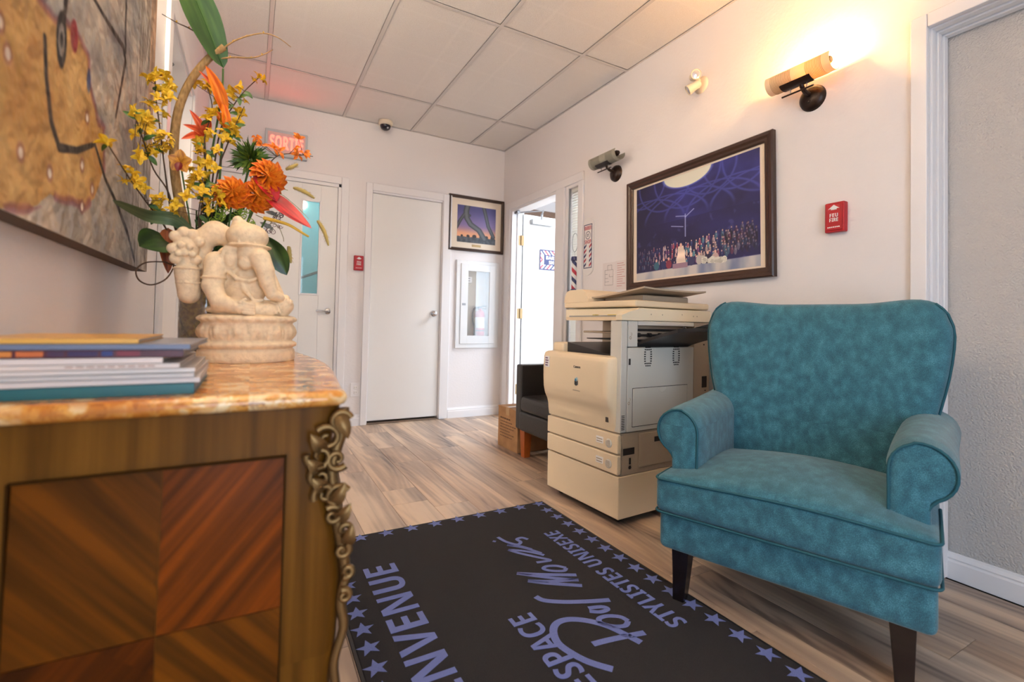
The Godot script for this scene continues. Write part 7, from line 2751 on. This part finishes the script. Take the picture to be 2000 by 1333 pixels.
class MB:
	var v := PackedVector3Array()
	var n := PackedVector3Array()
	var u := PackedVector2Array()
	var ix := PackedInt32Array()

	func vert(p: Vector3, nn: Vector3, uv := Vector2.ZERO) -> int:
		v.append(p)
		n.append(nn)
		u.append(uv)
		return v.size() - 1

	func tri(a: int, b: int, c: int) -> void:
		var g := (v[b] - v[a]).cross(v[c] - v[a])
		if g.dot(n[a] + n[b] + n[c]) > 0.0:
			ix.append_array(PackedInt32Array([a, c, b]))
		else:
			ix.append_array(PackedInt32Array([a, b, c]))

	func quad(a: Vector3, b: Vector3, c: Vector3, d: Vector3, nn: Vector3) -> void:
		var i := vert(a, nn, Vector2(0, 1))
		vert(b, nn, Vector2(1, 1))
		vert(c, nn, Vector2(1, 0))
		vert(d, nn, Vector2(0, 0))
		tri(i, i + 1, i + 2)
		tri(i, i + 2, i + 3)

	# box given by two corners, with softened edges
	func box(lo: Vector3, hi: Vector3, bev := 0.0, x := Transform3D.IDENTITY) -> void:
		var c := (lo + hi) * 0.5
		var h := (hi - lo).abs() * 0.5
		var b := minf(bev, minf(h.x, minf(h.y, h.z)) * 0.95)
		var base := v.size()
		for s in 8:
			var sg := Vector3(1 if s & 1 else -1, 1 if s & 2 else -1, 1 if s & 4 else -1)
			for k in 3:
				var p := sg * h
				var nn := Vector3.ZERO
				for j in 3:
					if j != k:
						p[j] -= sg[j] * b
				nn[k] = sg[k]
				var q := c + p
				var uv := Vector2(q.z, q.y) if k == 0 else (Vector2(q.x, q.z) if k == 1 else Vector2(q.x, q.y))
				vert(x * q, x.basis * nn, uv)
		for k in 3:
			var a := (k + 1) % 3
			var d := (k + 2) % 3
			for s in 2:
				var o := s << k
				var i0 := base + o * 3 + k
				var i1 := base + (o | (1 << a)) * 3 + k
				var i2 := base + (o | (1 << a) | (1 << d)) * 3 + k
				var i3 := base + (o | (1 << d)) * 3 + k
				tri(i0, i1, i2)
				tri(i0, i2, i3)
		if b <= 0.0:
			return
		for k in 3:
			var a := (k + 1) % 3
			var d := (k + 2) % 3
			for s in 4:
				var o := (1 << a if s & 1 else 0) | (1 << d if s & 2 else 0)
				var p0 := base + o * 3
				var p1 := base + (o | (1 << k)) * 3
				tri(p0 + a, p1 + a, p1 + d)
				tri(p0 + a, p1 + d, p0 + d)
		for s in 8:
			tri(base + s * 3, base + s * 3 + 1, base + s * 3 + 2)

	# smooth sheet through rows of points
	func surf(rows: Array, close_u := false, close_v := false, flip := false) -> void:
		var nv := rows.size()
		var nu: int = rows[0].size()
		var base := v.size()
		for i in nv:
			for j in nu:
				var jp := (j + 1) % nu if close_u else mini(j + 1, nu - 1)
				var jm := (j - 1 + nu) % nu if close_u else maxi(j - 1, 0)
				var ip := (i + 1) % nv if close_v else mini(i + 1, nv - 1)
				var im := (i - 1 + nv) % nv if close_v else maxi(i - 1, 0)
				var du: Vector3 = rows[i][jp] - rows[i][jm]
				var dv: Vector3 = rows[ip][j] - rows[im][j]
				if du.length_squared() < 1e-14:
					var i2 := i + 1 if i == 0 else i - 1
					du = rows[i2][jp] - rows[i2][jm]
				if dv.length_squared() < 1e-14:
					var j2 := j + 1 if j == 0 else j - 1
					dv = rows[ip][j2] - rows[im][j2]
				var nn := du.cross(dv).normalized()
				if flip:
					nn = -nn
				vert(rows[i][j], nn, Vector2(float(j) / maxf(1.0, nu - 1), float(i) / maxf(1.0, nv - 1)))
		for i in nv - (0 if close_v else 1):
			for j in nu - (0 if close_u else 1):
				var a := base + i * nu + j
				var b := base + i * nu + (j + 1) % nu
				var c := base + ((i + 1) % nv) * nu + (j + 1) % nu
				var d := base + ((i + 1) % nv) * nu + j
				if v[a].distance_squared_to(v[b]) > 1e-16:
					tri(a, b, c)
				if v[c].distance_squared_to(v[d]) > 1e-16:
					tri(a, c, d)

	func fan(ring: PackedVector3Array, nn: Vector3) -> void:
		var c := Vector3.ZERO
		for p in ring:
			c += p
		c /= ring.size()
		var base := vert(c, nn, Vector2(0.5, 0.5))
		for p in ring:
			vert(p, nn, Vector2(0.5, 0.5))
		for i in ring.size():
			tri(base, base + 1 + i, base + 1 + (i + 1) % ring.size())

	func tube(path: PackedVector3Array, r0: float, r1 := -1.0, sides := 8, caps := true) -> void:
		var rr := PackedFloat32Array()
		var e := r0 if r1 < 0.0 else r1
		for i in path.size():
			rr.append(lerpf(r0, e, float(i) / maxf(1.0, path.size() - 1)))
		tube_r(path, rr, sides, caps)

	func tube_r(path: PackedVector3Array, rr: PackedFloat32Array, sides := 8, caps := true, flat := 1.0, close := false) -> void:
		var rows := []
		var m := path.size()
		var t0 := (path[1] - path[0]).normalized()
		var up := Vector3.UP if absf(t0.y) < 0.9 else Vector3.RIGHT
		var a := t0.cross(up).normalized()
		for i in m:
			var t := (path[mini(i + 1, m - 1)] - path[maxi(i - 1, 0)]).normalized()
			a = (a - t * a.dot(t)).normalized()
			var b := t.cross(a)
			var row := PackedVector3Array()
			for k in sides:
				var w := TAU * k / sides
				row.append(path[i] + (a * cos(w) + b * sin(w) * flat) * rr[i])
			rows.append(row)
		surf(rows, true, close, false)
		_fix(rows, path)
		if caps and not close:
			fan(rows[0], (path[0] - path[1]).normalized())
			fan(rows[m - 1], (path[m - 1] - path[m - 2]).normalized())

	# normals of the last tube point away from its path
	func _fix(rows: Array, path: PackedVector3Array) -> void:
		var nu: int = rows[0].size()
		var base := v.size() - rows.size() * nu
		if n[base].dot(v[base] - path[0]) < 0.0 or n[base + nu].dot(v[base + nu] - path[1]) < 0.0:
			for i in range(base, v.size()):
				n[i] = -n[i]
			# turn the triangles that used them
			var k := ix.size() - 3
			while k >= 0 and ix[k] >= base:
				var s := ix[k + 1]
				ix[k + 1] = ix[k + 2]
				ix[k + 2] = s
				k -= 3

	# profile of (radius, height) points turned about an axis
	func lathe(prof: Array, seg := 24, x := Transform3D.IDENTITY, arc := TAU) -> void:
		var m := prof.size()
		var fn := []
		for i in m - 1:
			var d: Vector2 = prof[i + 1] - prof[i]
			fn.append(Vector2(d.y, -d.x).normalized())
		for i in m - 1:
			var n0: Vector2 = fn[i]
			var n1: Vector2 = fn[i]
			if i > 0 and fn[i - 1].dot(fn[i]) > 0.7:
				n0 = (fn[i - 1] + fn[i]).normalized()
			if i < m - 2 and fn[i + 1].dot(fn[i]) > 0.7:
				n1 = (fn[i + 1] + fn[i]).normalized()
			var base := v.size()
			for k in seg + 1:
				var w := arc * k / seg
				var c := cos(w)
				var s := sin(w)
				vert(x * Vector3(prof[i].x * c, prof[i].y, prof[i].x * s), x.basis * Vector3(n0.x * c, n0.y, n0.x * s), Vector2(float(k) / seg, float(i) / m))
				vert(x * Vector3(prof[i + 1].x * c, prof[i + 1].y, prof[i + 1].x * s), x.basis * Vector3(n1.x * c, n1.y, n1.x * s), Vector2(float(k) / seg, float(i + 1) / m))
			for k in seg:
				var a := base + k * 2
				if prof[i].x > 1e-6:
					tri(a, a + 2, a + 1)
				if prof[i + 1].x > 1e-6:
					tri(a + 1, a + 2, a + 3)

	# polygon in x, y pushed from z0 to z1
	func prism(poly: PackedVector2Array, z0: float, z1: float, x := Transform3D.IDENTITY, smooth_sides := false) -> void:
		var p := poly
		if not Geometry2D.is_polygon_clockwise(p):
			p = p.duplicate()
			p.reverse()
		var t := Geometry2D.triangulate_polygon(p)
		for side in 2:
			var base := v.size()
			var z := z0 if side == 0 else z1
			var nn := Vector3(0, 0, signf(z - (z0 + z1) * 0.5))
			for q in p:
				vert(x * Vector3(q.x, q.y, z), x.basis * nn, q)
			for k in range(0, t.size(), 3):
				tri(base + t[k], base + t[k + 1], base + t[k + 2])
		var m := p.size()
		var run := 0.0
		for i in m:
			var a := p[i]
			var b := p[(i + 1) % m]
			var d := (b - a).normalized()
			var nn := Vector2(-d.y, d.x)
			var na := nn
			var nb := nn
			if smooth_sides:
				var dp := (a - p[(i - 1 + m) % m]).normalized()
				var dn := (p[(i + 2) % m] - b).normalized()
				if dp.dot(d) > 0.6:
					na = (nn + Vector2(-dp.y, dp.x)).normalized()
				if dn.dot(d) > 0.6:
					nb = (nn + Vector2(-dn.y, dn.x)).normalized()
			# outward: away from the middle of the polygon edge pair
			var e := nn * 0.0005
			if Geometry2D.is_point_in_polygon((a + b) * 0.5 + e, p):
				na = -na
				nb = -nb
			var i0 := vert(x * Vector3(a.x, a.y, z0), x.basis * Vector3(na.x, na.y, 0), Vector2(run, z0))
			vert(x * Vector3(b.x, b.y, z0), x.basis * Vector3(nb.x, nb.y, 0), Vector2(run + a.distance_to(b), z0))
			vert(x * Vector3(b.x, b.y, z1), x.basis * Vector3(nb.x, nb.y, 0), Vector2(run + a.distance_to(b), z1))
			vert(x * Vector3(a.x, a.y, z1), x.basis * Vector3(na.x, na.y, 0), Vector2(run, z1))
			run += a.distance_to(b)
			tri(i0, i0 + 1, i0 + 2)
			tri(i0, i0 + 2, i0 + 3)

	# rounded block whose points can be bent by a function
	func rbox(lo: Vector3, hi: Vector3, r: float, seg := 8, warp = null) -> void:
		var c := (lo + hi) * 0.5
		var h := (hi - lo) * 0.5
		var steps := [PackedFloat32Array(), PackedFloat32Array(), PackedFloat32Array()]
		for k in 3:
			var q := PackedFloat32Array()
			for i in 4:
				q.append(-h[k] + r * (1.0 - cos(PI * 0.5 * i / 3.0)) * 0.999)
			for i in range(1, seg):
				q.append(lerpf(-h[k] + r, h[k] - r, float(i) / seg))
			for i in 4:
				q.append(h[k] - r * (1.0 - cos(PI * 0.5 * (3 - i) / 3.0)) * 0.999)
			steps[k] = q
		for k in 3:
			var a := (k + 1) % 3
			var b := (k + 2) % 3
			for s in [-1.0, 1.0]:
				var rows := []
				for jb in steps[b]:
					var row := PackedVector3Array()
					for ja in steps[a]:
						var p := Vector3.ZERO
						p[k] = s * h[k]
						p[a] = ja
						p[b] = jb
						var inner := p.clamp(-h + Vector3(r, r, r), h - Vector3(r, r, r))
						var d := p - inner
						var q := inner + d.normalized() * r + c
						if warp != null:
							q = warp.call(q)
						row.append(q)
					rows.append(row)
				surf(rows, false, false, s < 0.0)

	func leaf(base_p: Vector3, tip: Vector3, width: float, face: Vector3, bend := 0.0, fold := 0.15, nl := 8, nw := 4, shape := 0.8) -> void:
		var ax := tip - base_p
		var side := ax.cross(face).normalized()
		var up := side.cross(ax).normalized()
		var rows := []
		for i in nl + 1:
			var t := float(i) / nl
			var w := width * 0.5 * pow(maxf(sin(PI * pow(t, shape)), 0.0), 0.75) + 0.0002
			var row := PackedVector3Array()
			for j in nw + 1:
				var s := 2.0 * j / nw - 1.0
				row.append(base_p + ax * t + up * (bend * sin(PI * t) * ax.length() + absf(s) * fold * w) + side * (s * w))
			rows.append(row)
		surf(rows)

	func planar_uv(ex: Vector3, ey: Vector3, off := Vector2.ZERO) -> void:
		for i in v.size():
			u[i] = Vector2(v[i].dot(ex), v[i].dot(ey)) + off

	func moved(x: Transform3D) -> void:
		for i in v.size():
			v[i] = x * v[i]
			n[i] = (x.basis * n[i]).normalized()

	func mesh() -> ArrayMesh:
		var a := []
		a.resize(Mesh.ARRAY_MAX)
		a[Mesh.ARRAY_VERTEX] = v
		a[Mesh.ARRAY_NORMAL] = n
		a[Mesh.ARRAY_TEX_UV] = u
		a[Mesh.ARRAY_INDEX] = ix
		var m := ArrayMesh.new()
		m.add_surface_from_arrays(Mesh.PRIMITIVE_TRIANGLES, a)
		return m


func P3(x: float, y: float, d: float) -> Vector3:
	return Vector3(x, y, -d)


func numbered(called: String) -> String:
	var k: int = taken.get(called, 0)
	taken[called] = k + 1
	return called if k == 0 else "%s_%03d" % [called, k]


func show_mesh(called: String, m: Mesh, material: Material, parent: Node3D = null, x := Transform3D.IDENTITY) -> MeshInstance3D:
	var o := MeshInstance3D.new()
	o.mesh = m
	o.material_override = material
	o.transform = x
	if parent == null:
		o.name = numbered(called)
		add_child(o)
	else:
		o.name = called
		parent.add_child(o, true)
	return o


func obj(called: String, mb: MB, material: Material, parent: Node3D = null, x := Transform3D.IDENTITY) -> MeshInstance3D:
	return show_mesh(called, mb.mesh(), material, parent, x)


func tag(o: Node3D, label: String, category: String, group := "") -> Node3D:
	o.set_meta("label", label)
	o.set_meta("category", category)
	if group:
		o.set_meta("group", group)
	return o


func thing(called: String, label: String, category: String, at := Vector3.ZERO, turn := 0.0, group := "") -> Node3D:
	var o := Node3D.new()
	o.name = numbered(called)
	add_child(o)
	o.position = at
	o.rotation.y = turn
	return tag(o, label, category, group)


func setting(o: Node3D) -> Node3D:
	o.set_meta("kind", "structure")
	return o


func setting_root(called: String) -> Node3D:
	var o := Node3D.new()
	o.name = numbered(called)
	add_child(o)
	return setting(o)


# box from room measures: x range, height range, depth range
func bx(mb: MB, x0: float, x1: float, y0: float, y1: float, d0: float, d1: float, bev := 0.0) -> void:
	mb.box(Vector3(minf(x0, x1), minf(y0, y1), -maxf(d0, d1)), Vector3(maxf(x0, x1), maxf(y0, y1), -minf(d0, d1)), bev)


func one_box(x0: float, x1: float, y0: float, y1: float, d0: float, d1: float, bev := 0.0) -> MB:
	var mb := MB.new()
	bx(mb, x0, x1, y0, y1, d0, d1, bev)
	return mb


func smooth_path(pts: Array, steps := 6) -> PackedVector3Array:
	var out := PackedVector3Array()
	var m := pts.size()
	for i in m - 1:
		var p0: Vector3 = pts[maxi(i - 1, 0)]
		var p1: Vector3 = pts[i]
		var p2: Vector3 = pts[i + 1]
		var p3: Vector3 = pts[mini(i + 2, m - 1)]
		for k in steps:
			out.append(p1.cubic_interpolate(p2, p0, p3, float(k) / steps))
	out.append(pts[m - 1])
	return out


func bar(a: Vector3, b: Vector3, r: float, sides := 10) -> MB:
	var mb := MB.new()
	mb.tube(PackedVector3Array([a, b]), r, r, sides)
	return mb


# transform that carries local y onto an axis
func along(at: Vector3, axis: Vector3) -> Transform3D:
	var y := axis.normalized()
	var h := Vector3.RIGHT if absf(y.x) < 0.9 else Vector3.BACK
	var z := h.cross(y).normalized()
	return Transform3D(Basis(y.cross(z), y, z), at)


# lettering of a given width or cap height, centred, facing +z of x
func words(s: String, parent: Node3D, material: Material, x: Transform3D, wide: float, tall: float, deep := 0.0012, called := "lettering", bold := 0, face := "Droid Sans") -> MeshInstance3D:
	var t := TextMesh.new()
	var f := SystemFont.new()
	f.font_names = PackedStringArray([face])
	if bold:
		f.font_weight = bold
	t.font = f
	t.text = s
	t.font_size = 48
	t.pixel_size = 0.01
	t.depth = 0.05
	t.curve_step = 2.0
	var a := t.get_aabb()
	var sc := Vector3(wide / a.size.x, tall / a.size.y, deep / 0.05)
	var am := ArrayMesh.new()
	for k in t.get_surface_count():
		am.add_surface_from_arrays(Mesh.PRIMITIVE_TRIANGLES, t.surface_get_arrays(k))
	var o := show_mesh(called, am, material, parent)
	o.transform = x * Transform3D(Basis.from_scale(sc), Vector3.ZERO) * Transform3D(Basis.IDENTITY, -(a.position + a.size * 0.5))
	return o


# ---------------------------------------------------------------- materials

func paint(c: Color, rough := 0.6, metal := 0.0, spec := 0.5) -> StandardMaterial3D:
	var m := StandardMaterial3D.new()
	m.albedo_color = c
	m.roughness = rough
	m.metallic = metal
	m.metallic_specular = spec
	return m


func rgb8(r: int, g: int, b: int) -> Color:
	return Color(r / 255.0, g / 255.0, b / 255.0)


func noise(freq: float, sd: int, oct := 4, kind := FastNoiseLite.TYPE_SIMPLEX_SMOOTH) -> FastNoiseLite:
	var f := FastNoiseLite.new()
	f.noise_type = kind
	f.seed = sd
	f.frequency = freq
	f.fractal_type = FastNoiseLite.FRACTAL_FBM
	f.fractal_octaves = oct
	return f


func noise_tex(freq: float, sd: int, stops: Array, size := 512, oct := 4, normal := false, bump := 4.0) -> NoiseTexture2D:
	var t := NoiseTexture2D.new()
	t.width = size
	t.height = size
	t.seamless = true
	t.noise = noise(freq, sd, oct)
	if normal:
		t.as_normal_map = true
		t.bump_strength = bump
	elif stops:
		var g := Gradient.new()
		var off := PackedFloat32Array()
		var col := PackedColorArray()
		for s in stops:
			off.append(s[0])
			col.append(s[1])
		g.offsets = off
		g.colors = col
		t.color_ramp = g
	return t


func picture(w: int, h: int, f: Callable) -> ImageTexture:
	var b := PackedByteArray()
	b.resize(w * h * 3)
	var k := 0
	for y in h:
		for x in w:
			var c: Color = f.call(float(x) / w, float(y) / h)
			b[k] = int(clampf(c.r, 0, 1) * 255.0)
			b[k + 1] = int(clampf(c.g, 0, 1) * 255.0)
			b[k + 2] = int(clampf(c.b, 0, 1) * 255.0)
			k += 3
	return ImageTexture.create_from_image(Image.create_from_data(w, h, false, Image.FORMAT_RGB8, b))


func printed(t: Texture2D, rough := 0.4) -> StandardMaterial3D:
	var m := paint(Color.WHITE, rough)
	m.albedo_texture = t
	return m


func glass(tint := Color(1, 1, 1, 0.06)) -> StandardMaterial3D:
	var m := paint(tint, 0.03)
	m.transparency = BaseMaterial3D.TRANSPARENCY_ALPHA
	return m


func seg_dist(p: Vector2, a: Vector2, b: Vector2) -> float:
	var t := clampf((p - a).dot(b - a) / maxf((b - a).length_squared(), 1e-9), 0.0, 1.0)
	return p.distance_to(a.lerp(b, t))


func path_dist(p: Vector2, pts: Array) -> float:
	var d := 9.0
	for i in pts.size() - 1:
		d = minf(d, seg_dist(p, pts[i], pts[i + 1]))
	return d
